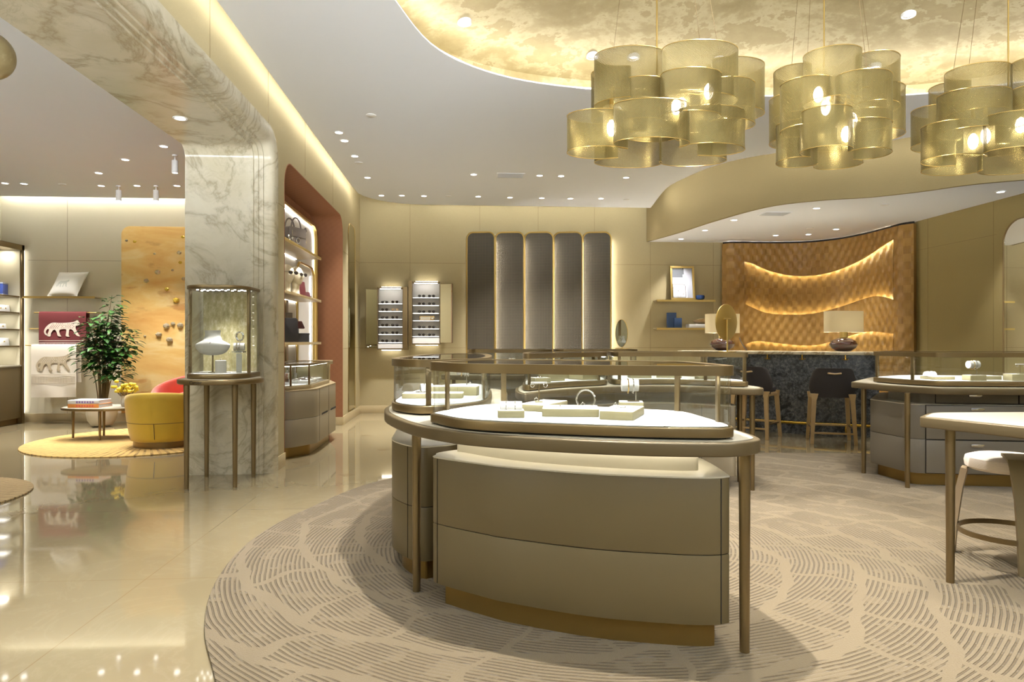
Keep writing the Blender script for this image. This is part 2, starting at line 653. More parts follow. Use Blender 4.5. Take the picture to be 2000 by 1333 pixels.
M['led_soft'] = emit('soft_white_led', (1, .96, .88, 1), 8)
M['led_warm'] = emit('warm_led', (1, .91, .70, 1), 14)
M['led_cove'] = emit('cove_led', (1, .965, .87, 1), 34)
M['lens'] = emit('downlight_lens', (1, .98, .95, 1), 9)
M['lens_c'] = emit('cool_downlight_lens', (.88, .92, 1, 1), 5)
M['bulb'] = emit('lit_bulb', (1, .91, .72, 1), 60)
M['oak'] = plain('pale_oak', hexc(182, 154, 108), .5, var=.12, scale=9)
M['oak_d'] = plain('weathered_oak', hexc(142, 122, 94), .5, var=.12, scale=9)
M['char'] = weave_mat('charcoal_cloth', hexc(62, 58, 58), 320, .3, .9)
M['seat'] = weave_mat('ivory_ribbed_cloth', hexc(226, 212, 196), 420, .07, .85)
M['stoolband'] = plain('stool_bronze_band', hexc(150, 134, 100), .45, .3)
M['leather_y'] = plain('yellow_velvet', hexc(206, 172, 52), .7, var=.1, scale=5, Sheen_Weight=.4)
M['leather_r'] = plain('red_velvet', hexc(196, 74, 48), .7, var=.14, scale=7, Sheen_Weight=.4)
M['cream_pot'] = plain('cream_ceramic', hexc(226, 218, 200), .4, var=.02)
M['black'] = plain('black_leather', hexc(38, 36, 38), .45, var=.1)
M['blackgl'] = plain('dark_lens', hexc(46, 40, 36), .08, .2)
M['brownlens'] = plain('amber_lens', hexc(140, 116, 86), .1, .2)
M['burg'] = plain('burgundy_leather', hexc(94, 42, 44), .5, var=.08)
M['taupe_bag'] = plain('taupe_bag_leather', hexc(116, 106, 98), .5, var=.08)
M['navy'] = plain('navy_blue_card', hexc(40, 66, 106), .5, var=.12)
M['blue'] = plain('royal_blue_card', hexc(62, 84, 160), .5, var=.15, scale=30)
M['blueglass'] = plain('blue_glass', hexc(26, 52, 96), .05, 0.0, var=.3, scale=20)
M['paper'] = plain('white_paper', hexc(236, 234, 232), .6, var=.02)
M['orange'] = plain('orange_cover', hexc(236, 150, 70), .5, var=.2, scale=20)
M['pinkred'] = plain('coral_cover', hexc(226, 96, 84), .5, var=.2)
M['lilac'] = plain('lilac_lettering', hexc(150, 120, 190), .5, var=.3, scale=30)
M['manneq'] = plain('cream_mannequin', hexc(232, 218, 186), .4, var=.02)
M['tray_s'] = plain('champagne_tray_side', hexc(198, 188, 150), .35, .35, var=.03)
M['tray_w'] = plain('white_suede_pad', hexc(240, 238, 234), .8, var=.01)
M['silver'] = plain('white_gold_jewel', (.9, .88, .85, 1), .12, 1.0, var=.1, scale=40)
M['goldj'] = plain('yellow_gold_jewel', hexc(226, 190, 120), .15, 1.0, var=.1, scale=40)
M['towel_r'] = plain('burgundy_wool', hexc(104, 42, 42), .95, var=.08, bump=.3, bscale=150)
M['towel_p'] = plain('pale_wool_pattern', hexc(226, 208, 190), .95, var=.05)
M['towel_c'] = plain('cream_wool', hexc(232, 222, 204), .95, var=.04, bump=.3, bscale=150)
M['towel_b'] = plain('beige_wool_pattern', hexc(186, 170, 142), .95, var=.05)
M['linen'] = plain('ivory_linen', hexc(232, 228, 216), .9, var=.03, bump=.2, bscale=180)
M['linen_p'] = plain('grey_linen_print', hexc(196, 196, 184), .9, var=.06)
M['leaf'] = plain('green_leaf', hexc(56, 98, 36), .4, var=.4, scale=9)
M['stem'] = plain('brown_stem', hexc(104, 88, 58), .7, var=.15)
M['flower'] = plain('yellow_petal', hexc(240, 214, 60), .6, var=.15, scale=15)
M['crystal'] = plain('smoky_crystal', hexc(196, 184, 156), .08, .5, var=.5, scale=40)
M['crystal_y'] = plain('yellow_crystal', hexc(222, 190, 70), .2, .1, var=.3, scale=40)
M['brownglass'] = plain('brown_glass', hexc(58, 26, 18), .03, 0.0, .6, var=.4, scale=7, Coat_Weight=.6)
M['print_bg'] = plain('print_pale_grey', hexc(168, 170, 178), .5, var=.05)
M['print_dk'] = plain('print_dark_grey', hexc(92, 94, 98), .5, var=.1)
M['print_ink'] = plain('print_black', hexc(36, 36, 40), .5)
M['vent'] = plain('vent_grey', (.55, .55, .55, 1), .6)
M['granite'] = None

def granite():
    t = NT('blue_grey_granite')
    v = t.coord('Position')
    a = t.noise(v, 26, 8, .75, .4)
    b = t.noise(v, 4, 6, .7, 1.0)
    c = t.ramp(a, [(.3, hexc(24, 26, 30)), (.5, hexc(88, 92, 98)), (.72, hexc(146, 148, 148))])
    c = t.mix(t.ramp(b, [(.38, .9), (.5, 0.0)]), c, hexc(34, 36, 38))
    sep = t.n('ShaderNodeSeparateXYZ'); t.l(v, sep.inputs[0])
    return t.done(t.principled(c, .22, 0, None, .5))
M['granite'] = granite()

def goldleaf(name='gold_leaf_plaster'):
    t = NT(name)
    v = t.coord('Position', (1, 1.25, 1))
    a = t.noise(v, 1.7, 10, .7, .15)
    b = t.noise(v, 7, 6, .6, .4)
    c = t.ramp(a, [(.36, hexc(138, 121, 82)), (.46, hexc(152, 136, 97)), (.50, hexc(170, 155, 118)), (.545, hexc(178, 164, 128)), (.56, hexc(148, 131, 92)), (.68, hexc(160, 144, 104))])
    c = t.mix(t.math('MULTIPLY', b, .3), c, hexc(196, 182, 140))
    return t.done(t.principled(c, t.ramp(a, [(.4, .36), (.6, .55)]), .35, t.bump(a, .1, .004), .5))
M['goldleaf'] = goldleaf()

def perforated(name='gold_perforated_mesh'):
    t = NT(name)
    tr = t.n('ShaderNodeBsdfTransparent')
    p = t.principled(hexc(152, 138, 88), .32, .8, None, .5)
    tl = t.n('ShaderNodeBsdfTranslucent'); tl.inputs[0].default_value = hexc(190, 178, 132)
    m1 = t.n('ShaderNodeMixShader'); m1.inputs[0].default_value = .28
    t.l(p.outputs[0], m1.inputs[1]); t.l(tl.outputs[0], m1.inputs[2])
    v = t.coord('UV')
    sep = t.n('ShaderNodeSeparateXYZ'); t.l(v, sep.inputs[0])
    a = t.math('SINE', t.math('MULTIPLY', sep.outputs[0], 2 * PI / .012)); b = t.math('SINE', t.math('MULTIPLY', sep.outputs[1], 2 * PI / .012))
    hole = t.ramp(t.math('MULTIPLY_ADD', t.math('MULTIPLY', a, b), .5, .5), [(.42, 0.0), (.58, 1.0)])
    fac = t.math('MULTIPLY_ADD', hole, .36, .33)
    mx = t.n('ShaderNodeMixShader')
    t.l(fac, mx.inputs[0])
    t.l(tr.outputs[0], mx.inputs[1]); t.l(m1.outputs[0], mx.inputs[2])
    return t.done(mx)
M['perf'] = perforated()

def weave_wood():
    t = NT('woven_wood_veneer')
    v = t.coord('UV')
    sep = t.n('ShaderNodeSeparateXYZ'); t.l(v, sep.inputs[0])
    cu, cv = .088, .125
    fu = t.math('FLOOR', t.math('DIVIDE', sep.outputs[0], cu)); fv = t.math('FLOOR', t.math('DIVIDE', sep.outputs[1], cv))
    par = t.math('ABSOLUTE', t.math('MODULO', t.math('ADD', fu, fv), 2.0))
    wn = t.n('ShaderNodeTexWhiteNoise'); wn.noise_dimensions = '2D'
    cb = t.n('ShaderNodeCombineXYZ'); t.l(fu, cb.inputs[0]); t.l(fv, cb.inputs[1]); t.l(cb.outputs[0], wn.inputs['Vector'])
    mp = t.n('ShaderNodeMapping'); mp.inputs['Scale'].default_value = (60, 5, 1); t.l(v, mp.inputs['Vector'])
    grain = t.noise(mp.outputs[0], 1.0, 4, .6)
    f = t.math('ADD', t.math('MULTIPLY', par, .16), t.math('ADD', t.math('MULTIPLY', wn.outputs['Value'], .2), t.math('MULTIPLY', grain, .5)), clamp=True)
    c = t.ramp(f, [(.1, hexc(132, 96, 44)), (.5, hexc(156, 119, 60)), (.95, hexc(178, 142, 82))])
    return t.done(t.principled(c, .42, 0, t.bump(grain, .15, .002), .4))
M['wood'] = weave_wood()

def screen_mat():
    t = NT('dark_woven_screen')
    v = t.coord('UV')
    sep = t.n('ShaderNodeSeparateXYZ'); t.l(v, sep.inputs[0])
    p = .024
    def tri(s):
        return t.math('ABSOLUTE', t.math('SUBTRACT', t.math('MODULO', t.math('DIVIDE', s, p), 1.0), .5))
    a = t.ramp(tri(sep.outputs[0]), [(.27, 0.0), (.36, 1.0)]); b = t.ramp(tri(sep.outputs[1]), [(.27, 0.0), (.36, 1.0)])
    g = t.math('MAXIMUM', a, b)
    c = t.mix(g, hexc(32, 27, 22), hexc(96, 88, 72))
    return t.done(t.principled(c, .5, 0, t.bump(g, .5, .01), .4))
M['screen'] = screen_mat()

def shade_mat(name, col, strength):
    t = NT(name)
    p = t.principled(col, .8, 0, None, .2)
    tl = t.n('ShaderNodeBsdfTranslucent'); tl.inputs[0].default_value = col
    mx = t.n('ShaderNodeMixShader'); mx.inputs[0].default_value = .6
    t.l(p.outputs[0], mx.inputs[1]); t.l(tl.outputs[0], mx.inputs[2])
    return t.done(mx)
M['shade'] = shade_mat('ivory_lamp_shade', hexc(246, 238, 216), 1)

def art_mat():
    t = NT('amber_cloud_painting')
    v = t.coord('Position', (.7, .7, 2.2))
    a = t.noise(v, 1.2, 6, .6, .5)
    c = t.ramp(a, [(.3, hexc(224, 166, 92)), (.48, hexc(236, 196, 120)), (.6, hexc(242, 214, 150)), (.75, hexc(230, 178, 102))])
    b = t.noise(v, 2.6, 4, .5)
    c = t.mix(t.ramp(b, [(.62, 0.0), (.7, .6)]), c, hexc(190, 126, 70))
    return t.done(t.principled(c, .6, 0, None, .3))
M['art'] = art_mat()

def case_back():
    t = NT('champagne_leaf_backdrop')
    v = t.coord('Position', (1, 1, .5))
    a = t.noise(v, 26, 5, .7)
    c = t.ramp(a, [(.35, hexc(176, 164, 116)), (.55, hexc(204, 194, 150)), (.7, hexc(236, 230, 204))])
    return t.done(t.principled(c, .5, .2, None, .4))
M['caseback'] = case_back()
_rg = (-4.28, 9.62)
M['rug'] = carpet_mat('gold_spoke_rug', _rg[0], _rg[1], hexc(214, 178, 108), hexc(128, 96, 50), spoke=True)
_rg2 = W(-5.2, 5.75)
M['rug2'] = carpet_mat('brown_spoke_rug', _rg2[0], _rg2[1], hexc(190, 164, 118), hexc(110, 86, 56), spoke=True)
# ================================================================= THE SETTING
WX, BY, RX, ZC, ZB, ZL, ZTOP = -1.95, 12.95, 7.22, 3.85, 3.26, 3.73, 5.0
mb = MB().box(-9.0, 7.6, -3.0, 13.3, -.12, 0.0)
for px, py in ((235, 926), (181, 903), (35, 1003), (584, 903), (677, 928), (716, 851), (749, 879), (620, 875), (1530, 866), (1680, 880)):
    x, y, _ = PZ(px, py, 0)
    mb.prism([(x - .075, y), (x, y - .075), (x + .075, y), (x, y + .075)], 0.0002, .0012, 0, 1)
struct('floor', mb, [M['floor'], M['inset']])

def joints(mb, O, U, V, vert, horiz, mi=1, w=.004, h=.0018):
    """thin panel joints on a wall plane: vert = [(u, v0, v1)], horiz = [(v, u0, u1)]"""
    N = Vector(U).cross(Vector(V))
    for u, a, b in vert:
        mb.extrude([(u - w / 2, a), (u + w / 2, a), (u + w / 2, b), (u - w / 2, b)], O, U, V, N, 0, h, 0, mi)
    for v, a, b in horiz:
        mb.extrude([(a, v - w / 2), (b, v - w / 2), (b, v + w / 2), (a, v + w / 2)], O, U, V, N, 0, h, 0, mi)

# ---- left wall with the marble portal and the terracotta recess
def opening(y0, y1, top, r, e=0.0):
    o = [(y0 - e, 0)]
    for k in range(9):
        a = PI - PI / 2 * k / 8
        o.append((y0 + r + (r + e) * math.cos(a), top - r + (r + e) * math.sin(a)))
    for k in range(9):
        a = PI / 2 - PI / 2 * k / 8
        o.append((y1 - r + (r + e) * math.cos(a), top - r + (r + e) * math.sin(a)))
    o.append((y1 + e, 0))
    return o
PY0, PY1, PTOP = .25, 7.07, 3.31
NY0, NY1, NTOP = 7.57, 11.12, 3.33
outl = [(-3.0, 0)] + opening(PY0, PY1, PTOP, .12, .08) + opening(NY0, NY1, NTOP, .28, .012) + [(13.0, 0), (13.0, ZTOP), (-3.0, ZTOP)]
mb = MB().extrude(outl, (0, 0, 0), (0, 1, 0), (0, 0, 1), (1, 0, 0), -2.77, WX)
ys = [PX(p, 300, WX)[1] for p in (410, 524, 596, 650)]
joints(mb, (WX, 0, 0), (0, 1, 0), (0, 0, 1), [(ys[0], PTOP + .1, 4.4), (ys[1], PTOP + .1, 4.4), (ys[2], NTOP + .05, 4.4), (ys[3], NTOP + .05, 4.4)],
       [(2.80, PY1 + .22, NY0 - .012), (1.23, PY1 + .22, NY0 - .012), (2.80, NY1 + .012, BY), (1.23, NY1 + .012, BY)])
struct('wall_left', mb, [M['wall'], M['joint']])
# portal lining: stepped marble architrave swept round the opening
prof = [(-2.80, 0.09), (-2.80, 0.0), (-2.13, 0.0), (-2.125, .014), (-2.085, .014), (-2.08, .028), (-2.04, .028), (-2.035, .042), (-1.99, .042), (-1.965, .05), (-1.945, .07), (-1.935, .095), (-1.935, .2), (-1.955, .2)]
mb = MB()
path = opening(PY0, PY1, PTOP, .12)
vs, fs = [], []
for i, (y, z) in enumerate(path):
    for x, e in prof:
        oo = opening(PY0, PY1, PTOP, .12, e)[i]
        vs.append((x, oo[0], oo[1]))
n = len(prof)
for i in range(len(path) - 1):
    for k in range(n - 1):
        fs.append((i * n + k, i * n + k + 1, (i + 1) * n + k + 1, (i + 1) * n + k))
mb.add(vs, fs)
struct('trim_portal', mb, M['marble'])
# terracotta lining
mb = MB()
a, b = opening(NY0, NY1, NTOP, .28), opening(NY0, NY1, NTOP, .28, .012)
vs, fs = [], []
for (y, z), (y2, z2) in zip(a, b):
    vs += [(WX + .003, y, z), (-2.41, y, z), (-2.41, y2, z2), (WX + .003, y2, z2)]
for i in range(len(a) - 1):
    for k in range(4):
        fs.append((i * 4 + k, i * 4 + (k + 1) % 4, (i + 1) * 4 + (k + 1) % 4, (i + 1) * 4 + k))
mb.add(vs, fs)
mb.box(-2.44, -2.41, NY0 - .02, NY1 + .02, 0, NTOP + .02)
struct('wall_recess', mb, M['terra'])

# ---- back wall
mb = MB().box(-2.0, 5.3, BY, BY + .15, 0, ZTOP)
xs = [PY(p, 430, BY)[0] for p in (801, 937, 1051, 1161)]
joints(mb, (0, BY, 0), (1, 0, 0), (0, 0, 1), [(x, 3.45, 4.3) for x in xs[1:]] + [(xs[0], .14, 4.3)] + [(PY(p, 430, BY)[0], .14, ZB) for p in (1270, 1393)],
       [(2.82, WX, PY(909, 500, BY)[0]), (1.22, WX, PY(909, 500, BY)[0]), (2.82, PY(1196, 500, BY)[0], 5.05), (1.22, PY(1196, 500, BY)[0], 5.05)])
struct('wall_back', mb, [M['wall'], M['joint']])

# ---- right wall
mb = MB().box(RX, RX + .15, -3.0, 13.1, 0, ZTOP)
# joints on the right wall face the room (-X)
yv = [PX(p, 500, RX)[1] for p in (1812, 1940)]
joints(mb, (RX, 0, 0), (0, -1, 0), (0, 0, 1), [(-yv[0], .14, ZB), (-yv[1], .14, ZB)], [(2.80, -10.5, -8.8)])
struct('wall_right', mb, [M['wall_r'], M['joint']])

# ---- lounge (left room) walls and ceiling
LY = 11.9
mb = MB().box(-9.0, -2.75, LY, LY + .15, 0, ZTOP)
xs = [PY(p, 450, LY)[0] for p in (132, 290)]
joints(mb, (0, LY, 0), (1, 0, 0), (0, 0, 1), [(xs[0], .14, 4.2)], [(PY(100, 509, LY)[2], PY(55, 500, LY)[0], PY(237, 500, LY)[0])])
struct('wall_lounge', mb, [M['wall_l'], M['joint']])
struct('wall_side', MB().box(-7.83, -7.68, -3.0, 12.0, 0, ZTOP), M['wall_l'])
struct('ceiling_lounge', MB().box(-7.68, -2.77, -3.0, LY - .14, ZL, ZL + .06), M['white'])
# unseen shop end behind the viewer; low sill added to block glare on glass
struct('wall_front_baffle', MB().box(-9.0, 7.6, -3.12, -3.0, 3.5, ZTOP).box(-9.0, 7.6, -3.12, -3.0, 0, 1.0), M['wall_l'])

# ---- baseboards
mb = MB()
for y0, y1 in ((PY1 + .205, NY0), (NY1 + .0, BY)):
    mb.box(WX, WX + .012, y0, y1, 0, .14, .003)
struct('baseboard_left', mb, M['base'])
struct('baseboard_back', MB().box(WX + .012, 5.0, BY - .012, BY, 0, .14, .003), M['base'])
struct('baseboard_lounge', MB().box(-8.85, -2.8, LY - .015, LY, 0, .14, .003), M['base'])
struct('baseboard_right', MB().box(RX - .012, RX, -3, 10.4, 0, .14, .003), M['base'])
struct('baseboard_recess', MB().box(-2.40, WX + .006, NY1 - .012, NY1, 0, .13, .002), M['base'])

# ---- roof over the coves
struct('ceiling_upper', MB().box(-9.0, 7.6, -3.1, 13.3, ZTOP, ZTOP + .1), M['white'])

# ---- main ceiling slab with the organic opening
fascia_rd = smooth([(2.63, 13.12), (2.97, 12.04), (3.26, 10.86), (3.66, 9.75), (4.19, 9.31), (4.78, 9.09), (5.26, 8.74), (5.63, 8.36), (6.09, 8.12), (6.9, 7.75)], 6, False)
fascia = OW(fascia_rd)
slab_r = OW(smooth([(2.6, 12.74), (2.53, 11.24), (2.64, 10.5), (2.94, 9.64), (3.49, 9.09), (4.25, 8.83), (4.65, 8.58), (4.98, 8.30), (6.0, 7.75), (6.7, 7.4)], 6, False))
SX, SY = -1.81, 12.60
outer = [(SX, -3.0), (SX, 11.2)]
for k in range(1, 9):
    a = PI - PI / 2 * k / 8
    outer.append((SX + 1.1 + 1.1 * math.cos(a), SY - 1.1 + 1.1 * math.sin(a)))
outer += [(slab_r[0][0], SY)] + [p for p in slab_r if p[1] < SY - .05] + [(RX, slab_r[-1][1] - .1), (RX, -3.0)]
hole = OW(smooth([(-.95, 3.5), (-.95, 4.3), (-.86, 5.0), (-.62, 5.88), (0, 6.50), (1, 6.82), (2.5, 6.97), (3.88, 6.97), (4.94, 6.58), (5.7, 5.8), (6.0, 4.5), (5.6, 3.0), (4.4, 1.9), (2.6, 1.5), (.7, 1.7), (-.5, 2.5)], 6))
struct('ceiling', MB().holed(outer, [hole], ZC, ZC + .015), M['white'])
# gold leaf dome over the opening
hole = ccw(hole)
rim = inset(hole, -.28)
cx = sum(p[0] for p in hole) / len(hole); cy = sum(p[1] for p in hole) / len(hole)
NR = 14
mb = MB()
vs, fs = [], []
n = len(rim)
mb.prism(rim, ZC + .014, ZC + .20, 0, 0, None, (0, 0))
for j in range(NR + 1):
    t = j / NR
    s = 1 - t if j < NR else .02
    z = ZC + .20 + .50 * math.sin(t * PI / 2) ** 1.0
    vs += [(cx + (x - cx) * s, cy + (y - cy) * s, z) for x, y in rim]
for j in range(NR):
    for i in range(n):
        fs.append((j * n + i, j * n + (i + 1) % n, (j + 1) * n + (i + 1) % n, (j + 1) * n + i))
fs.append(tuple(NR * n + i for i in range(n)))
mb.add(vs, fs)
struct('ceiling_dome', mb, M['goldleaf'], angle=60)
def dome_z(x, y):
    # height of the dome above (x, y): invert the radial scaling by search
    best = 0
    ang = math.atan2(y - cy, x - cx)
    rr = math.hypot(x - cx, y - cy)
    R = min(((abs((math.atan2(q[1] - cy, q[0] - cx) - ang + PI) % (2 * PI) - PI), math.hypot(q[0] - cx, q[1] - cy)) for q in rim))[1]
    t = max(0, 1 - rr / R)
    return ZC + .20 + .50 * math.sin(t * PI / 2)
# ---- lowered ceiling over the bar and its curved fascia
struct('wall_fascia', MB().ribbon(fascia, ZB, ZTOP, -.05), M['fascia'])
low = fascia + [(RX, fascia[-1][1]), (RX, BY), (fascia[0][0], BY)]
struct('ceiling_bar', MB().prism(low, ZB + .004, ZB + .05), M['white'])

# ---- LED lines in the coves
def strip(name, path, mat, r=.009, label=None, closed=False):
    return struct(name, MB().tube(path, r, 6, closed), mat)
cove = [(SX - .022, y, ZC + .085) for y in (.0, 11.2)] + [(SX + 1.1 + 1.122 * math.cos(PI - PI / 2 * k / 8), SY - 1.1 + 1.122 * math.sin(PI - PI / 2 * k / 8), ZC + .07) for k in range(1, 8)]
strip('trim_cove_left', cove, M['led_cove'])
strip('trim_cove_back', [(-.7, SY + .04, ZC + .08), (slab_r[0][0] - .1, SY + .04, ZC + .08)], M['led_cove'], .006)
strip('trim_cove_fascia', [(x + .035, y + .03, ZC + .08) for x, y in slab_r[2:]], M['led_cove'], .012)
strip('trim_cove_dome', [(x, y, ZC + .026) for x, y in inset(hole, -.06)], emit('dome_led', (1, .97, .90, 1), 62), .006, closed=True)
strip('trim_cove_lounge', [(-7.62, LY - .10, ZL + .08), (-2.9, LY - .10, ZL + .08)], M['led_cove'], .012)

# ---------------------------------------------------------------- woven wood wall
WP = smooth([(5.03, 12.93), (5.12, 12.84), (5.35, 12.82), (5.77, 12.82), (6.3, 12.76), (6.7, 12.56), (6.97, 12.17), (7.09, 11.68), (7.12, 11.13), (7.12, 10.62), (7.21, 10.45)], 8, False)
WL_ = [0.0]
for i in range(1, len(WP)):
    WL_.append(WL_[-1] + math.dist(WP[i], WP[i - 1]))
WLEN = WL_[-1]

def wp(u):
    u = max(0, min(WLEN, u))
    for i in range(1, len(WP)):
        if WL_[i] >= u or i == len(WP) - 1:
            k = (u - WL_[i - 1]) / max(1e-9, WL_[i] - WL_[i - 1])
            a, b = WP[i - 1], WP[i]
            t = Vector((b[0] - a[0], b[1] - a[1])).normalized()
            return a[0] + (b[0] - a[0]) * k, a[1] + (b[1] - a[1]) * k, (t.y, -t.x)

def wood_at(px, py):
    """arc length and height where the wood wall shows at a pixel of the photograph"""
    u = (px - 1000) / F
    dx, dy = u * CT + ST, CT - u * ST
    for i in range(1, len(WP)):
        a, b = WP[i - 1], WP[i]
        ca = a[0] * dy - a[1] * dx; cb = b[0] * dy - b[1] * dx
        if ca <= 0 <= cb or cb <= 0 <= ca:
            k = ca / (ca - cb) if ca != cb else 0
            x, y = a[0] + (b[0] - a[0]) * k, a[1] + (b[1] - a[1]) * k
            d = x * ST + y * CT
            return WL_[i - 1] + k * (WL_[i] - WL_[i - 1]), EYE + (666.5 - py) / F * d
    return None

def edge_fn(pixels):
    pts = [wood_at(*p) for p in pixels]
    pts = smooth(pts, 6, False)
    def f(u):
        if u <= pts[0][0]: return pts[0][1]
        for i in range(1, len(pts)):
            if pts[i][0] >= u:
                k = (u - pts[i - 1][0]) / max(1e-9, pts[i][0] - pts[i - 1][0])
                return pts[i - 1][1] + (pts[i][1] - pts[i - 1][1]) * k
        return pts[-1][1]
    return f, pts[0][0], pts[-1][0]
e1, UL, UR = edge_fn([(1450, 512), (1467, 516), (1500, 530), (1540, 539), (1580, 540), (1620, 534), (1660, 521), (1700, 501), (1730, 481), (1755, 466)])
e2, _, _ = edge_fn([(1450, 594), (1490, 611), (1530, 615), (1580, 614), (1620, 607), (1660, 596), (1700, 583), (1725, 579), (1755, 587)])
e3, _, _ = edge_fn([(1450, 673), (1475, 667), (1510, 670), (1560, 675), (1600, 674), (1640, 664), (1680, 652), (1710, 648), (1755, 653)])
CU, CV, AMP = .088, .125, .0095
FRONT = .085

def wsurf(u, z, off, relief=True):
    x, y, nrm = wp(u)
    h = off
    if relief:
        h += AMP * max(-1, min(1, 2.2 * math.sin(PI * u / CU))) * math.sin(PI * z / CV)
    return (x + nrm[0] * h, y + nrm[1] * h, z)

def wgrid(mb, ua, ub, za, zb, off, mi=0):
    nu = max(2, int((ub - ua) / (CU / 6)))
    zr = max(.2, max(zb(ua + (ub - ua) * k / 8) - za(ua + (ub - ua) * k / 8) for k in range(9)))
    nv = max(2, int(zr / (CV / 4)))
    def P(s, t):
        u = ua + (ub - ua) * s
        return u, za(u) + (zb(u) - za(u)) * t
    mb.grid(lambda s, t: wsurf(*P(s, t), off), nu, nv, mi, lambda s, t: P(s, t))

def wlip(mb, pts, o0, o1, mi=0):
    vs, fs = [], []
    for u, z in pts:
        vs += [wsurf(u, z, o0, False), wsurf(u, z, o1, False)]
    for i in range(len(pts) - 1):
        fs.append((2 * i, 2 * i + 1, 2 * i + 3, 2 * i + 2))
    mb.add(vs, fs, mi)
ZT = ZB - .035
mb = MB()
zero = lambda u: 0.0
top = lambda u: ZT
wgrid(mb, UL - .06, UR + .06, zero, top, 0.0)
wgrid(mb, .0, UL, zero, top, FRONT)
wgrid(mb, UR, WLEN, zero, top, FRONT)
wgrid(mb, UL, UR, e1, top, FRONT)
wgrid(mb, UL, UR, e3, e2, FRONT)
us = [UL + (UR - UL) * k / 60 for k in range(61)]
for e in (e1, e2, e3):
    s = 1 if e is not e2 else -1
    wlip(mb, [(u, e(u)) for u in us], FRONT + .006, FRONT - .03)
for ua, a, b in ((UL, zero, e3), (UL, e2, e1), (UR, zero, e3), (UR, e2, e1)):
    wlip(mb, [(ua, a(ua)), (ua, b(ua))], FRONT + .006, 0)
wlip(mb, [(0, 0), (0, ZT)], FRONT, -.1)
wlip(mb, [(WLEN, 0), (WLEN, ZT)], FRONT, -.1)
struct('wall_wood', mb, M['wood'], angle=80)
def led_on_wood(e, dz):
    return [wsurf(u, e(u) + dz, .058, False) for u in us[1:-1]]
WOODLED = emit('wood_wall_led', (1, .95, .70, 1), 42)
strip('trim_wood_light_1', led_on_wood(e1, .035), WOODLED, .006)
strip('trim_wood_light_2', led_on_wood(e2, -.035), WOODLED, .006)
strip('trim_wood_light_3', led_on_wood(e3, .035), WOODLED, .006)
# dark shadow gap between wood and ceiling
mb = MB()
uu = [WLEN * k / 60 for k in range(61)]
vs, fs = [], []
for u in uu:
    vs += [wsurf(u, ZT, FRONT - .03, False), wsurf(u, ZB + .003, FRONT - .03, False)]
for i in range(60):
    fs.append((2 * i, 2 * i + 1, 2 * i + 3, 2 * i + 2))
mb.add(vs, fs)
struct('trim_wood_gap', mb, M['dark'])

# ---------------------------------------------------------------- downlights
def spot(loc, target, power, angle=70, blend=.6, col=(1, .985, .97), rad=.04, name='downlight_beam'):
    l = bpy.data.lights.new(name, 'SPOT')
    l.energy = power; l.spot_size = math.radians(angle); l.spot_blend = blend; l.color = col; l.shadow_soft_size = rad
    o = bpy.data.objects.new(name, l)
    COL.objects.link(o)
    o.location = loc
    dv = Vector(target) - Vector(loc)
    o.rotation_euler = dv.to_track_quat('-Z', 'Y').to_euler()
    return o

def make_downlight(name='recessed_downlight', lens='lens', trim='white2', r=.062):
    t = thing(name, 'x', 'downlight')
    m = MB().lathe([(r, 0.004), (r, -.004), (r * .93, -.008), (r * .72, -.006), (r * .70, 0.002)], n=24)
    part('trim_ring', m, M[trim], t)
    m = MB().lathe([(1e-5, -.001), (r * .71, -.001)], n=20)
    part('lamp_lens', m, M[lens], t)
    return t
DL = None
def downlight(loc, label, group, power=0, angle=75, target=None, col=(1, .985, .97)):
    global DL
    if DL is None:
        DL = make_downlight(); o = DL; o.location = loc; WLOC[o.name] = loc; o['label'] = label; o['group'] = group
    else:
        o = copy_tree(DL, loc, 0, label, group)
    if power:
        spot((loc[0], loc[1], loc[2] - .02), target or (loc[0], loc[1], 0), power, angle, .7, col)
    return o
P_MAIN, P_BAR, P_LNG = 170, 120, 200
for px, py in ((745, 382), (785, 382), (828, 383), (934, 384), (996, 386), (1058, 387), (1114, 388), (1174, 388)):
    downlight(PZ(px, py, ZC), 'white recessed downlight in the long ceiling row nearest the back wall', 'downlights along the back wall', P_MAIN)
for px, py in ((925, 341), (1054, 343), (1096, 344), (1223, 347)):
    downlight(PZ(px, py, ZC), 'white recessed downlight in the sparse ceiling row beside the square air vent', 'downlights beside the air vent', P_MAIN)
for (px, py), lab in zip(((662, 259), (673, 275), (693, 305), (718, 347)), ('nearest', 'second', 'third', 'farthest')):
    downlight(PZ(px, py, ZC), f'white recessed downlight along the left wall cove, {lab} of that line of four', 'downlights along the left cove', P_MAIN)
for px, py in ((320, 286), (245, 312), (193, 338), (10, 358), (47, 359), (198, 363), (268, 363), (346, 363)):
    downlight(PZ(px, py, ZL), 'white recessed downlight in the lounge ceiling beyond the marble portal', 'lounge ceiling downlights', P_LNG)
for px, py in ((1595, 407), (1434, 430), (1377, 450), (1515, 460), (1579, 458), (1633, 448), (1330, 467)):
    downlight(PZ(px, py, ZB), 'white recessed downlight in the low ceiling above the stone bar', 'downlights above the bar', P_BAR, 80)
downlight(PZ(1954, 375, ZB), 'white recessed downlight in the low ceiling by the arched wall mirror', 'downlights above the bar', P_BAR)
# soffit downlight in the portal
downlight(PZ(352, 231, PTOP), 'white recessed downlight set in the marble portal soffit', 'portal downlight', 40, 60)
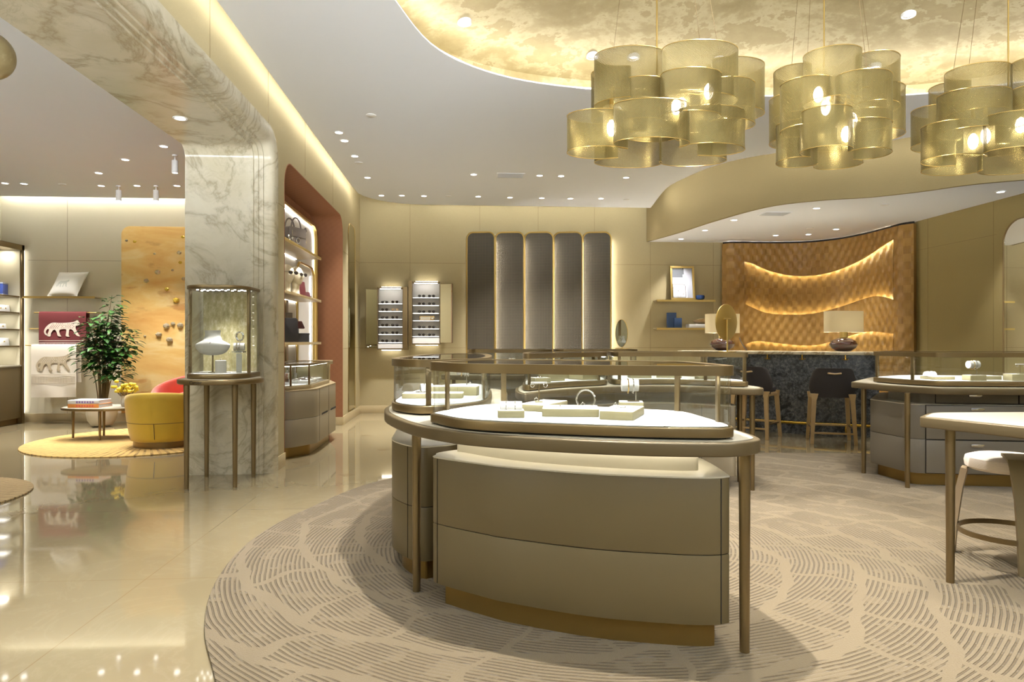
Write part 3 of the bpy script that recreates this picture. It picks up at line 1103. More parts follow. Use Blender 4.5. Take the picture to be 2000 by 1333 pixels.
# further downlights of the same ceilings, nearer than the picture shows
for r, d in ((-1.2, 4.6),):
    x, y, _ = W(r, d); downlight((x, y, ZC), 'white recessed downlight in the main ceiling ahead of the gold dome', 'downlights before the dome', P_MAIN)
for r, d in ((-5.0, 6.5), (-6.5, 7.5), (-5.0, 4.2), (-4.0, 2.5)):
    x, y, _ = W(r, d); downlight((x, y, ZL), 'white recessed downlight in the near part of the lounge ceiling', 'near lounge downlights', P_LNG * .55)
# dome downlights: drum with a bluish lens
dd = None
DOME = [((907, 42), 'beside the near left rim of the gold dome'), ((1157, 107), 'left of the pair above the first gold chandelier'),
        ((1237, 110), 'right of the pair above the first gold chandelier'), ((1403, 117), 'behind the right half of the first gold chandelier'), ((1708, 128), 'seen through the middle gold chandelier')]
def dome_hit(px, py):
    u, v = uv_(px, py)
    d = 3.0
    while d < 9:
        x, y, _ = W(u * d, d)
        if EYE + v * d >= dome_z(x, y): break
        d += .01
    return (x, y, dome_z(x, y))
for (px, py), lab in DOME:
    loc = dome_hit(px, py)
    lab = 'bluish lensed downlight in the gold ceiling, ' + lab
    if dd is None:
        dd = thing('dome_downlight', lab, 'downlight', loc, 'downlights in the gold dome')
        part('trim_ring', MB().lathe([(.062, .05), (.062, -.022), (.054, -.026), (.048, -.012), (.048, .05)], loc, 24), M['white2'], dd)
        part('lamp_lens', MB().lathe([(1e-5, -.018), (.03, -.016), (.0475, -.006)], loc, 20), M['lens_c'], dd)
    else:
        copy_tree(dd, loc, 0, lab, 'downlights in the gold dome')
    spot((loc[0], loc[1], loc[2] - .05), (loc[0], loc[1], 0), 150, 66, .5)
for r, d in ((.2, 4.6), (-.2, 5.4), (1.8, 3.5), (5.1, 4.6), (4.6, 5.6), (2.9, 4.3), (1.6, 5.2), (3.6, 6.2)):
    x, y, _ = W(r, d)
    z = dome_z(x, y)
    copy_tree(dd, (x, y, z), 0, 'bluish lensed downlight in the upper part of the gold ceiling', 'further dome downlights')
    spot((x, y, z - .05), (x, y, 0), 130, 62, .5)
for r, d, pw in ((.30, 3.25, 900), (3.0, 4.9, 260), (1.6, 4.9, 400)):
    x, y, _ = W(r, d)
    z = dome_z(x, y)
    copy_tree(dd, (x, y, z), 0, 'bluish lensed downlight in the upper part of the gold ceiling', 'further dome downlights')
    spot((x, y, z - .05), (x, y, 0), pw, 84, .35, rad=.03)

# smoke detectors, vents, track spots
def detector(loc, label):
    single('smoke_detector', MB().lathe([(.055, 0.002), (.055, -.006), (.035, -.012), (1e-5, -.013)], loc, 20), M['white2'], label, 'smoke detector', 'ceiling detectors')
detector(PZ(725, 225, ZC), 'round white detector alone on the ceiling left of the dome')
detector(PZ(701, 318, ZC), 'round white detector on the ceiling by the left cove downlights')
detector(PZ(876, 383, ZC), 'round dark-rimmed detector in the back row of downlights')
detector(PZ(1223, 390, ZC), 'round white detector at the right end of the back row of downlights')
detector(PZ(122, 360, ZL), 'round white detector on the lounge ceiling between downlights')
detector(PZ(1728, 400, ZB), 'round white detector on the low bar ceiling, right side')
detector(PZ(1582, 446, ZB), 'round white detector on the low bar ceiling above the woven wood wall')
def vent(loc, label, w=.42, h=.30):
    t = thing('air_vent', label, 'vent', loc)
    x, y, z = loc
    part('vent_frame', MB().rbox(x, y, w, h, z - .004, z + .004, .004, .001), M['white'], t)
    m = MB()
    for k in range(9):
        yy = y - h / 2 + .03 + k * (h - .06) / 8
        m.box(x - w / 2 + .02, x + w / 2 - .02, yy - .007, yy + .007, z - .007, z - .004)
    part('grille', m, M['vent'], t)
vent(PZ(997, 343, ZC), 'pale square air vent in the main ceiling')
vent(PZ(1513, 418, ZB), 'pale square air vent in the low bar ceiling')
tr = None
for px, py, lab in ((342, 303, 'nearest, left of the marble pier'), (232, 363, 'left one of the far pair'), (305, 363, 'right one of the far pair')):
    loc = PZ(px, py, ZL)
    lab = 'white cylinder ceiling spotlight in the lounge, ' + lab
    if tr is None:
        tr = thing('cylinder_spotlight', lab, 'spotlight', loc, 'lounge cylinder spotlights')
        x, y, z = loc
        part('ceiling_rose', MB().cyl((x, y, z), (x, y, z - .02), .035), M['white2'], tr)
        part('stem', MB().cyl((x, y, z - .018), (x, y, z - .07), .008, n=8), M['white2'], tr)
        part('lamp_body', MB().lathe([(.035, -.068), (.04, -.075), (.04, -.23), (.034, -.232), (.034, -.21)], loc, 20), M['white2'], tr)
        part('lamp_lens', MB().lathe([(1e-5, -.222), (.033, -.222)], loc, 16), M['lens'], tr)
    else:
        copy_tree(tr, loc, 0, lab, 'lounge cylinder spotlights')
# ================================================================= carpets
cp = OW(smooth([(-1.75, 4.6), (-1.64, 5.4), (-1.22, 6.6), (0, 7.6), (1.5, 8.1), (3.5, 8.15), (5, 7.9), (6.0, 6.9), (6.3, 5), (5.8, 2.5), (4, .5), (1.5, .1), (-.3, 1.1), (-1.13, 2.62), (-1.45, 3.22), (-1.66, 3.85)], 8))
single('area_carpet', MB().prism(cp, 0.0005, .014, .004), M['carpet'], 'large cream organic-shaped carpet with carved rings of dashes under the counters', 'carpet')

# ================================================================= display tables
def table(label, outline_rd, z, legs, group=None, th=.062, rleg=(.025, .021), lz=.014):
    o = OW(outline_rd)
    cx = sum(p[0] for p in o) / len(o); cy = sum(p[1] for p in o) / len(o)
    t = thing('display_table', label, 'table', (cx, cy, lz), group)
    part('table_top', MB().prism(o, z - th, z - .003, .008, seg=3), M['edge'], t)
    part('leather_inlay', MB().prism(inset(o, .028), z - .006, z, .0015), M['pad'], t, 'pale inlaid leather surface')
    for r, d in legs:
        x, y, _ = W(r, d)
        part('leg', MB().tube([(x, y, lz), (x, y, lz + .03), (x, y, z - th + .004)], [rleg[1], rleg[1], rleg[0]], 20), M['bronze'], t)
    return t
TZ = .935
tabA_rd = smooth([(-.80, 4.45), (-.783, 4.19), (-.704, 3.88), (-.51, 3.45), (-.32, 3.21), (-.138, 3.065), (.218, 2.904), (.55, 2.815), (.84, 2.79), (.96, 2.82), (1.045, 2.89), (1.072, 2.98), (1.06, 3.2), (.98, 3.5), (.75, 3.88), (.3, 4.08), (.04, 4.3), (-.03, 4.9), (-.05, 5.7), (-.2, 6.0), (-.55, 6.0), (-.75, 5.6), (-.81, 4.9)], 6)
table('large curved front display table with pale leather top, carrying two glass vitrines', tabA_rd, TZ, [(-.51, 3.647), (1.0, 2.935), (.62, 3.75), (-.62, 5.7), (-.12, 5.7)])
tabB_rd = smooth([(.10, 5.40), (.24, 5.62), (.50, 5.92), (1.0, 6.28), (1.5, 6.33), (1.9, 6.08), (2.12, 5.97), (2.23, 6.05), (2.25, 6.35), (2.05, 6.9), (1.5, 7.3), (.8, 7.35), (.25, 6.95), (.06, 6.3), (.03, 5.7)], 6)
table('crescent display table behind the front table, its right end beside the bar stools', tabB_rd, TZ, [(2.15, 6.11), (2.16, 6.48), (.13, 5.55), (.11, 6.28)])
tabC_rd = smooth([(-.75, 8.35), (.5, 8.28), (1.7, 8.3), (1.85, 8.6), (1.75, 9.25), (.5, 9.4), (-.75, 9.3), (-.85, 8.8)], 6)
table('far display table in front of the five dark screen panels', tabC_rd, TZ, [(-.785, 8.44), (1.785, 8.45), (1.765, 9.19), (-.785, 9.2)])
tabD_rd = round_poly([(3.46, 6.98), (3.55, 6.42), (3.80, 6.02), (5.2, 5.92), (6.6, 6.3), (6.55, 7.9), (4.3, 8.1)], [.12, .5, .25, .6, .3, .3, .6], 8)
table('grey display table at the right with a long glass vitrine and drawers beneath', tabD_rd, TZ, [(3.555, 6.9), (3.60, 6.215), (6.48, 6.42), (6.45, 7.75)])
tabE_rd = round_poly([(2.30, 3.86), (2.50, 4.09), (3.4, 4.12), (4.2, 3.8), (4.2, 3.0), (3.4, 2.2), (2.75, 2.5), (2.53, 3.4)], [.05, .2, .4, .4, .5, .5, .4, .4], 8)
table('bare leather-topped table at the right edge, above the ivory stool', tabE_rd, .925, [(2.425, 3.777), (3.9, 3.75), (3.8, 2.9), (2.95, 2.6)])

# ================================================================= cabinets under the tables
def cabinet(label, outline_rd, z0, z1, neck_rd=None, ztop=TZ - .062, body='taupe', split=.43, seams=(), toe_in=.06, neck_mat='cream', led=None, nlen=0, front=None, extra=None, name='counter_cabinet', lz=.014):
    o = OW(outline_rd)
    cx = sum(p[0] for p in o) / len(o); cy = sum(p[1] for p in o) / len(o)
    t = thing(name, label, 'cabinet', (cx, cy, lz))
    g = .002
    part('toe_kick', MB().prism(inset_clean(o, toe_in), lz, z0 + .003), M['toe'], t, 'brass toe kick')
    part('carcass', MB().prism(inset_clean(o, .006), z0 + .002, z1 - .012), M['dark'], t)
    part('lower_front', MB().prism(o, z0, split - g, .003), M[body], t)
    part('upper_front', MB().prism(o, split + g, z1 - .008, .002), M[body], t)
    part('top_panel', MB().prism(inset(o, -.002), z1 - .008, z1, .003), M['cream'], t, 'pale top panel')
    if seams:
        m = MB()
        for r, d in seams:
            x, y, _ = W(r, d)
            # nearest outline point and its normal
            i = min(range(len(o)), key=lambda k: (o[k][0] - x) ** 2 + (o[k][1] - y) ** 2)
            q = ccw(o)
            i = min(range(len(q)), key=lambda k: (q[k][0] - x) ** 2 + (q[k][1] - y) ** 2)
            a, b = Vector(q[i - 1]), Vector(q[(i + 1) % len(q)])
            e = (b - a).normalized()
            rot = math.atan2(e.y, e.x)
            m.prism(rrect(q[i][0], q[i][1], .004, .004, 0, rot), z0 + .004, z1 - .01)
        part('panel_seam', m, M['dark'], t)
    if neck_rd:
        no = OW(neck_rd)
        part('neck', MB().prism(no, z1 - .002, ztop - .0005, .0), M[neck_mat], t, 'pale recessed neck')
        if led:
            q = inset(no, -.02)
            m = MB().tube([(x, y, ztop - .012) for x, y in q], .005, 6, True)
            part('led_line', m, M[led], t)
    return t, o
cabA_rd = smooth([(-.39, 3.50), (-.375, 3.43), (-.13, 3.245), (.0, 3.167), (.34, 3.02), (.66, 2.945), (.835, 2.925), (.925, 2.945), (.945, 3.0), (.945, 3.3), (.90, 3.45), (.6, 3.65), (.2, 3.85), (-.1, 3.8), (-.36, 3.6)], 5)
neckA_rd = smooth([(-.26, 3.62), (-.24, 3.56), (.0, 3.34), (.34, 3.17), (.66, 3.08), (.80, 3.065), (.845, 3.10), (.845, 3.3), (.6, 3.52), (.1, 3.72)], 6)
cab, o = cabinet('wide curved taupe front cabinet with a horizontal seam, under the front table', cabA_rd, .13, .767, neckA_rd, seams=((-.37, 3.42), (.90, 2.93)), led='led_warm')
cabA2_rd = smooth([(-.735, 4.25), (-.70, 4.02), (-.585, 3.83), (-.5, 3.775), (-.436, 3.79), (-.3, 3.92), (-.18, 4.4), (-.15, 5.0), (-.25, 5.6), (-.45, 5.75), (-.66, 5.4), (-.765, 4.8)], 6)
neckA2_rd = smooth([(-.60, 4.4), (-.545, 4.15), (-.44, 4.08), (-.3, 4.3), (-.27, 5.0), (-.38, 5.4), (-.52, 5.3), (-.62, 4.8)], 6)
cabinet('narrow curved taupe cabinet behind the thin front leg, left of the wide cabinet', cabA2_rd, .13, .767, neckA2_rd, seams=((-.585, 3.83),), led='led_soft')
cabB_rd = smooth([(.27, 5.75), (.6, 6.12), (1.05, 6.42), (1.5, 6.46), (1.85, 6.23), (1.98, 6.15), (2.03, 6.2), (2.03, 6.42), (1.9, 6.75), (1.45, 7.12), (.85, 7.16), (.42, 6.85), (.22, 6.3), (.20, 5.82)], 6)
neckB_rd = inset_clean(cabB_rd, .08)
cabinet('grey curved cabinet under the crescent table, mostly hidden by the front counter', cabB_rd, .13, .767, neckB_rd, body='taupe_g', led=None, neck_mat='grey', seams=((1.75, 6.3), (1.2, 6.45)))
cabC_rd = [(-.62, 8.45), (1.62, 8.45), (1.62, 9.15), (-.62, 9.15)]
cabinet('far taupe cabinet under the table before the dark screens', cabC_rd, .13, .767, [(-.5, 8.55), (1.5, 8.55), (1.5, 9.05), (-.5, 9.05)])
cabD_rd = round_poly([(3.60, 6.86), (3.68, 6.30), (5.3, 6.08), (6.25, 6.55), (6.2, 7.6), (4.2, 7.8)], [.02, .16, .5, .2, .2, .3], 8)
neckD_rd = round_poly([(3.80, 6.9), (3.80, 6.36), (5.3, 6.13), (6.3, 6.55), (6.2, 7.5), (4.3, 7.6)], [.03, .14, .5, .2, .2, .3], 8)
cabD, o = cabinet('grey lacquered drawer cabinet under the right display table', cabD_rd, .13, .767, neckD_rd, body='grey', neck_mat='grey', split=.445, toe_in=.07)
# drawers of the right cabinet: fronts on its long face
def on_line(p, q, s, off=0.0):
    e = (Vector(q) - Vector(p)).normalized()
    n = Vector((e.y, -e.x))
    v = Vector(p) + e * s + n * off
    return (v.x, v.y), math.atan2(e.y, e.x)
def px_line(px, p, q):
    """distance along p->q (camera plan r,d) where a pixel column meets it"""
    u = (px - 1000) / F
    ex, ey = q[0] - p[0], q[1] - p[1]
    s = (u * p[1] - p[0]) / (ex - u * ey)
    return (p[0] + ex * s, p[1] + ey * s)
def drawer(parent, p, q, px0, px1, z0, z1, hpx, hz, mat='grey'):
    a = px_line(px0, p, q); b = px_line(px1, p, q); h = px_line(hpx, p, q)
    A, B, Hh = Vector(W(*a)[:2]), Vector(W(*b)[:2]), Vector(W(*h)[:2])
    e = (B - A).normalized(); n = Vector((e.y, -e.x))
    if n.dot(A) > 0: n = -n
    mid = (A + B) / 2
    rot = math.atan2(e.y, e.x)
    c = mid + n * .004
    dr = part('drawer', MB().prism(rrect(c.x, c.y, (B - A).length, .016, .001, rot), z0, z1, .0015), M[mat], parent)
    g = MB()
    g.prism(rrect(c.x + n.x * -.001, c.y + n.y * -.001, (B - A).length + .009, .013, 0, rot), z0 - .005, z1 + .005)
    part('shadow_gap', g, M['dark'], dr)
    hc = Hh + n * .022
    hp = round_poly([(-.052, .012), (.06, .012), (.06, -.002), (.045, -.012), (-.052, -.012)], .003, 2)
    m = MB().extrude(hp, (hc.x, hc.y, hz), (e.x, e.y, 0), (0, 0, 1), (n.x, n.y, 0), -.013, .006, .002)
    part('handle', m, M['steel'], dr, 'bright metal pull')
p, q = (3.80, 6.36), (5.3, 6.13)
pp, qq = (3.68, 6.30), (5.3, 6.08)
drawer(cabD, p, q, 1827, 1987, .777, .862, 1902, .848)
drawer(cabD, p, q, 1990, 2130, .777, .862, 2060, .848)
drawer(cabD, pp, qq, 1808, 2140, .450, .757, 1906, .725)
drawer(cabD, pp, qq, 1808, 2140, .137, .438, 1906, .395)

# ================================================================= vitrines
def area_light(loc, target, size, power, col=(1, .98, .95), name='vitrine_light'):
    l = bpy.data.lights.new(name, 'AREA')
    l.energy = power; l.size = size; l.color = col
    o = bpy.data.objects.new(name, l)
    COL.objects.link(o)
    o.location = loc
    o.rotation_euler = (Vector(target) - Vector(loc)).to_track_quat('-Z', 'Y').to_euler()
    return o
def vitrine(label, outline_rd, mull, z=TZ, ztop=1.246, hframe=.042, light=True, deck='deck', group=None, seam=None, base_h=.052, power=2.0, nl=8):
    o = ccw(OW(outline_rd))
    cx = sum(p[0] for p in o) / len(o); cy = sum(p[1] for p in o) / len(o)
    t = thing('glass_vitrine', label, 'display case', (cx, cy, z + .0), group)
    part('shadow_base', MB().prism(inset(o, .03), z, z + .01), M['dark'], t)
    part('base_tray', MB().prism(o, z + .008, z + base_h, .006, seg=3), M['bronze'], t, 'bronze base')
    part('deck', MB().prism(inset(o, .022), z + base_h - .004, z + base_h + .003), M[deck], t, 'white display deck')
    if seam:
        m = MB()
        for (r0, d0), (r1, d1) in seam:
            a, b = Vector(W(r0, d0)[:2]), Vector(W(r1, d1)[:2])
            c = (a + b) / 2; e = b - a
            m.prism(rrect(c.x, c.y, e.length, .003, 0, math.atan2(e.y, e.x)), z + base_h + .002, z + base_h + .0036)
        part('deck_seam', m, M['joint'], t)
    part('glass_wall', MB().ring(inset(o, .012), inset(o, .018), z + base_h, ztop - hframe + .004), M['glass'], t)
    part('top_frame', MB().ring(o, inset(o, .045), ztop - hframe, ztop), M['bronze'], t, 'bronze top frame')
    part('top_glass', MB().prism(inset(o, .04), ztop - .010, ztop - .003), M['glass'], t)
    for r, d in mull:
        x, y, _ = W(r, d)
        q = inset(o, .025)
        i = min(range(len(q)), key=lambda k: (q[k][0] - x) ** 2 + (q[k][1] - y) ** 2)
        a, b = Vector(q[i - 1]), Vector(q[(i + 1) % len(q)])
        e = (b - a).normalized()
        part('mullion', MB().prism(rrect(q[i][0], q[i][1], .03, .014, .002, math.atan2(e.y, e.x)), z + base_h, ztop - hframe + .002, .001), M['bronze'], t)
    if light:
        q = inset(o, .035)
        n = len(q)
        for k in range(nl):
            x, y = q[int(k * n / nl)]
            area_light((x, y, ztop - hframe - .002), (x * .55 + cx * .45, y * .55 + cy * .45, z), .03, power * abs(area2(o)) / nl)
    return t
DZ = TZ + .0555
vA1 = smooth([(-.398, 3.47), (-.37, 3.35), (-.187, 3.12), (.218, 2.965), (.55, 2.875), (.8, 2.845), (.905, 2.86), (.945, 2.94), (.92, 3.3), (.87, 3.52), (.678, 3.65), (.3, 3.85), (-.05, 3.93), (-.24, 3.80)], 6)
vitrine('long lens-shaped glass vitrine on the right half of the front table', vA1, [(-.36, 3.58), (-.05, 3.93), (.87, 3.52), (.93, 3.05)], seam=[((.87, 3.5), (.64, 2.87)), ((-.05, 3.9), (-.24, 3.2))])
vA2 = smooth([(-.735, 4.3), (-.71, 4.05), (-.6, 3.86), (-.46, 3.80), (-.25, 3.98), (-.15, 4.25), (-.15, 5.0), (-.24, 5.7), (-.45, 5.8), (-.62, 5.5), (-.735, 4.8)], 6)
vitrine('rounded glass vitrine on the left end of the front table', vA2, [(-.46, 3.80), (-.15, 4.25), (-.2, 5.6), (-.62, 5.5)])
vB1 = smooth([(.13, 5.62), (.22, 5.72), (.46, 6.03), (.82, 6.30), (.9, 6.5), (.85, 7.0), (.45, 6.92), (.16, 6.5), (.09, 5.8)], 6)
vitrine('glass vitrine on the left half of the crescent table', vB1, [(.82, 6.30), (.14, 5.65), (.85, 7.0)])
vB2 = smooth([(1.0, 6.42), (1.5, 6.46), (1.88, 6.2), (2.07, 6.09), (2.13, 6.18), (2.12, 6.45), (1.92, 6.85), (1.5, 7.15), (1.05, 7.18), (.97, 6.8)], 6)
vitrine('glass vitrine on the right half of the crescent table, carrying a round mirror', vB2, [(1.03, 6.43), (2.09, 6.1), (1.75, 6.28), (1.92, 6.85)])
vC1 = smooth([(-.5, 8.5), (0, 8.44), (.45, 8.5), (.5, 8.8), (.42, 9.1), (0, 9.15), (-.48, 9.1), (-.56, 8.8)], 5)
vitrine('far left glass vitrine before the dark screen panels', vC1, [(-.5, 8.5), (.45, 8.5)])
vC2 = smooth([(.60, 8.5), (1.0, 8.44), (1.5, 8.5), (1.6, 8.8), (1.5, 9.1), (1.0, 9.15), (.6, 9.1), (.54, 8.8)], 5)
vitrine('far right glass vitrine before the dark screen panels, with a small oval mirror', vC2, [(.60, 8.5), (1.5, 8.5)])
vD = round_poly([(3.62, 6.86), (3.70, 6.42), (3.86, 6.14), (5.2, 6.04), (6.4, 6.4), (6.3, 7.0), (4.1, 7.25)], [.06, .3, .12, .5, .2, .2, .3], 7)
vitrine('long glass vitrine on the right grey table, with white jewellery stands', vD, [(3.64, 6.78), (3.74, 6.30), (6.3, 7.0)], z=TZ, power=5.5, nl=12)

# ================================================================= jewellery in the vitrines
def tray(label, r, d, w, l, h, rot, z=DZ, group=None, items=(), name='jewellery_tray', stand=None):
    """champagne-sided white tray; rot in the camera plan. items: (kind, x, y) in tray axes"""
    x, y, _ = W(r, d)
    t = thing(name, label, 'tray', (x, y, z), group)
    rw = rot - TH
    part('tray_side', MB().rbox(x, y, w, l, z, z + h - .001, .006, .002, rw), M['tray_s'], t, 'champagne side')
    part('suede_pad', MB().rbox(x, y, w - .005, l - .005, z + h - .004, z + h, .005, .001, rw), M['tray_w'], t, 'white suede top')
    c, s = math.cos(rw), math.sin(rw)
    for kind, ix, iy in items:
        px, py = x + ix * c - iy * s, y + ix * s + iy * c
        jewel(kind, px, py, z + h, rw, label)
    return t
JC = {}
WHERE = ''
def jewel(kind, x, y, z, rot, where):
    """each jewel is its own thing, resting on what carries it"""
    pos = ' '.join(where.split()[:9])
    if kind == 'ring':
        pts = [(x + .011 * math.cos(a) * math.cos(rot), y + .011 * math.cos(a) * math.sin(rot), z + .0115 + .011 * math.sin(a)) for a in [2 * PI * k / 16 for k in range(16)]]
        m = MB().tube(pts, .0018, 6, True); m.ball((x, y, z + .0245), .0045, n=8)
        single('ring', m, M['silver'], 'tiny white gold ring standing on the ' + pos, 'ring')
    elif kind == 'necklace':
        pts = []
        for k in range(15):
            s = -1 + 2 * k / 14
            lx, ly = s * .05, .05 * s * s - .03
            pts.append((x + lx * math.cos(rot) - ly * math.sin(rot), y + lx * math.sin(rot) + ly * math.cos(rot), z + .0015))
        m = MB().tube(pts, .0012, 5); m.ball((pts[7][0], pts[7][1], z + .0045), .0045, n=8)
        single('necklace', m, M['silver'], 'fine chain necklace laid on the ' + pos, 'necklace')
    elif kind == 'hoop':
        pts = [(x + .045 * math.cos(a) * math.cos(rot), y + .045 * math.cos(a) * math.sin(rot), z + .036 + .045 * math.sin(a)) for a in [-.75 + (PI + 1.5) * k / 20 for k in range(21)]]
        single('hoop_bracelet', MB().tube(pts, .0045, 8), M['silver'], 'rigid silvery hoop bracelet standing on the ' + pos, 'bracelet')
    elif kind == 'bracelet':
        pts = [(x + .03 * math.cos(a), y + .026 * math.sin(a), z + .0035) for a in [2 * PI * k / 18 for k in range(18)]]
        single('bracelet', MB().tube(pts, .0035, 6, True), M['silver'], 'slim bracelet lying on the ' + pos, 'bracelet')
def t_stand(label, r, d, z, h=.09, w=.07, rot=0.0, base=.012):
    x, y, _ = W(r, d); rw = rot - TH
    t = thing('earring_stand', label, 'display stand', (x, y, z))
    part('stand_base', MB().rbox(x, y, .04, .04, z, z + .006, .004, .001, rw), M['tray_s'], t)
    part('post', MB().cyl((x, y, z + .005), (x, y, z + h), .0028, n=10), M['bronze'], t)
    part('crossbar', MB().rbox(x, y, w, .012, z + h - .002, z + h + .008, .003, .001, rw), M['tray_w'], t, 'white crossbar')
    for s in (-1, 1):
        ex, ey = x + s * (w / 2 - .008) * math.cos(rw) + .008 * math.sin(rw), y + s * (w / 2 - .008) * math.sin(rw) - .008 * math.cos(rw)
        pts = [(ex + .010 * math.cos(a), ey, z + h - .008 + .012 * math.sin(a)) for a in [2 * PI * k / 14 for k in range(14)]]
        part('hoop_earring', MB().tube(pts, .002, 6, True), M['silver'], t, 'silvery hoop earring')
    return t
def roll_stand(label, r, d, z, h=.06, L=.085, rad=.028, rot=0.0, n=2):
    """a white roll on a thin rod, with bracelets round it"""
    x, y, _ = W(r, d); rw = rot - TH
    t = thing('bracelet_stand', label, 'display stand', (x, y, z))
    c, s = math.cos(rw), math.sin(rw)
    part('stand_plate', MB().rbox(x + L * .2 * c, y + L * .2 * s, .06, .035, z, z + .004, .002, .0005, rw), M['bronze'], t)
    part('rod', MB().cyl((x + L * .36 * c, y + L * .36 * s, z + .003), (x + L * .36 * c, y + L * .36 * s, z + h + rad), .003, n=8), M['steel'], t)
    zc = z + h + rad
    part('roll', MB().tube([(x - L / 2 * c, y - L / 2 * s, zc), (x - L * .49 * c, y - L * .49 * s, zc), (x + L * .49 * c, y + L * .49 * s, zc), (x + L / 2 * c, y + L / 2 * s, zc)], [rad * .9, rad, rad, rad * .9], 20), M['tray_w'], t, 'white suede roll')
    for k in range(n):
        off = (-.12 + .3 * k) * L
        pts = [(x + off * c - rad * 1.12 * math.cos(a) * s, y + off * s + rad * 1.12 * math.cos(a) * c, zc - .004 + rad * 1.2 * math.sin(a)) for a in [2 * PI * q / 20 for q in range(20)]]
        part('bracelet', MB().tube(pts, .0032, 6, True), M['goldj' if k == 0 else 'silver'], t, 'jewelled bracelet')
    return t
def cushion(label, r, d, z, L=.1, rad=.03, rot=0.0):
    x, y, _ = W(r, d); rw = rot - TH
    t = thing('ring_cushion', label, 'display stand', (x, y, z))
    c, s = math.cos(rw), math.sin(rw)
    prof = [(rad * math.cos(a), rad * 1.25 * math.sin(a)) for a in [PI * k / 12 for k in range(13)]]
    m = MB().extrude(prof, (x, y, z), (-s, c, 0), (0, 0, 1), (c, s, 0), -L / 2, L / 2, .004)
    part('suede_roll', m, M['tray_w'], t, 'white suede half roll')
    for k in (-.22, .18):
        pts = [(x + k * L * c - math.cos(a) * rad * 1.06 * s, y + k * L * s + math.cos(a) * rad * 1.06 * c, z + .002 + rad * 1.3 * math.sin(a)) for a in [PI * q / 14 for q in range(15)]]
        part('bracelet', MB().tube(pts, .0016, 5), M['silver'], t, 'thin silvery bracelet')
    return t
# front right vitrine
tray('low tray with white half roll at the left front of the long vitrine', -.005, 3.24, .125, .10, .034, .04)
cushion('white half-round cushion with two fine bracelets, left front of the long vitrine', -.005, 3.25, DZ + .034, .105, .031, .04)
tray('tall slanting tray behind the half roll, carrying the earring stand', .165, 3.63, .15, .32, .034, -.48, items=(('ring', -.03, -.02),))
t_stand('slim T-shaped earring stand on the slanting tray of the long vitrine', .143, 3.63, DZ + .034, .10, .085)
tray('broad flat tray at the centre front of the long vitrine', .285, 3.33, .27, .20, .038, -.08, items=(('necklace', -.05, .02), ('hoop', .075, .03), ('ring', .06, -.03)))
tray('small raised tray under the bracelet roll in the long vitrine', .62, 3.56, .125, .11, .045, -.12, z=DZ, )
roll_stand('white bracelet roll on a rod, on the small raised tray of the long vitrine', .615, 3.56, DZ + .045, .052, .088, .031, -.05)
tray('narrow slanting tray at the right front of the long vitrine', .525, 3.24, .155, .30, .04, -.36, items=(('necklace', .01, .04), ('ring', -.03, -.02)))
# left vitrine
tray('long low tray at the front of the left vitrine', -.50, 4.34, .38, .15, .032, .03, items=(('bracelet', -.08, 0), ('ring', .08, .02)))
tray('white box tray behind the long tray of the left vitrine', -.46, 4.72, .24, .16, .05, .02, items=(('necklace', .02, 0),))
tray('stepped small tray at the right of the left vitrine', -.29, 4.55, .13, .12, .06, -.1, items=(('ring', .01, 0),))
cushion('round white ring cushion at the rear left of the left vitrine', -.62, 4.95, DZ, .09, .04, .3)
roll_stand('bracelet stand with bright hoops at the rear of the left vitrine', -.38, 5.25, DZ, .10, .09, .03, .2, 3)
# crescent table vitrines
for k, (r, d, w_, l_, h_, rot, lab) in enumerate(((.24, 5.98, .15, .15, .04, .4, 'left low tray'), (.36, 6.20, .18, .17, .085, .5, 'tall middle tray'), (.44, 6.56, .2, .18, .06, .5, 'rear middle tray'), (.68, 6.42, .2, .22, .10, .55, 'tall right tray'))):
    tray(lab + ' in the left vitrine of the crescent table', r, d, w_, l_, h_, rot, items=(('bracelet', 0, 0),) if k != 2 else (('necklace', 0, 0),))
for k, (r, d, w_, l_, h_, rot, lab) in enumerate(((1.25, 6.7, .2, .2, .06, 0, 'left tray'), (1.55, 6.75, .24, .2, .04, -.2, 'middle tray'), (1.85, 6.5, .18, .18, .08, -.5, 'right tray'))):
    tray(lab + ' in the right vitrine of the crescent table', r, d, w_, l_, h_, rot, items=(('ring', 0, 0),))
# far vitrines
for k in range(5):
    roll_stand(f'bright bracelet stand in the far left vitrine, {["first", "second", "third", "fourth", "fifth"][k]} from its left end', -.38 + .19 * k, 8.72 + .05 * (k % 2), DZ, .04 + .02 * (k % 3), .08, .03, .1 * k, 2)
for k in range(5):
    roll_stand(f'bright bracelet stand in the far right vitrine, {["first", "second", "third", "fourth", "fifth"][k]} from its left end', .70 + .18 * k, 8.72 + .05 * (k % 2), DZ, .06 - .015 * (k % 3), .08, .03, -.1 * k, 2)
# right table vitrine
tray('flat white tray at the left of the right-hand vitrine', 4.0, 6.42, .22, .18, .03, .1)
cushion('white dome cushion on the left flat tray of the right-hand vitrine', 3.93, 6.42, DZ + .03, .1, .035, .2)
tray('square tray under the bracelet roll of the right-hand vitrine', 4.225, 6.24, .15, .12, .05, 0)
roll_stand('white bracelet roll on a rod in the right-hand vitrine', 4.215, 6.24, DZ + .05, .06, .10, .034, .1, 2)
tray('low wide tray between the two stands of the right-hand vitrine', 4.43, 6.44, .24, .2, .034, 0, items=(('necklace', 0, 0),))
tray('stepped tray under the T stand of the right-hand vitrine', 4.62, 6.22, .2, .14, .06, -.1)
t_stand('white T-shaped earring stand in the right-hand vitrine', 4.63, 6.22, DZ + .06, .085, .085)
tray('white tray at the far right of the right-hand vitrine', 4.85, 6.45, .24, .2, .04, .1)

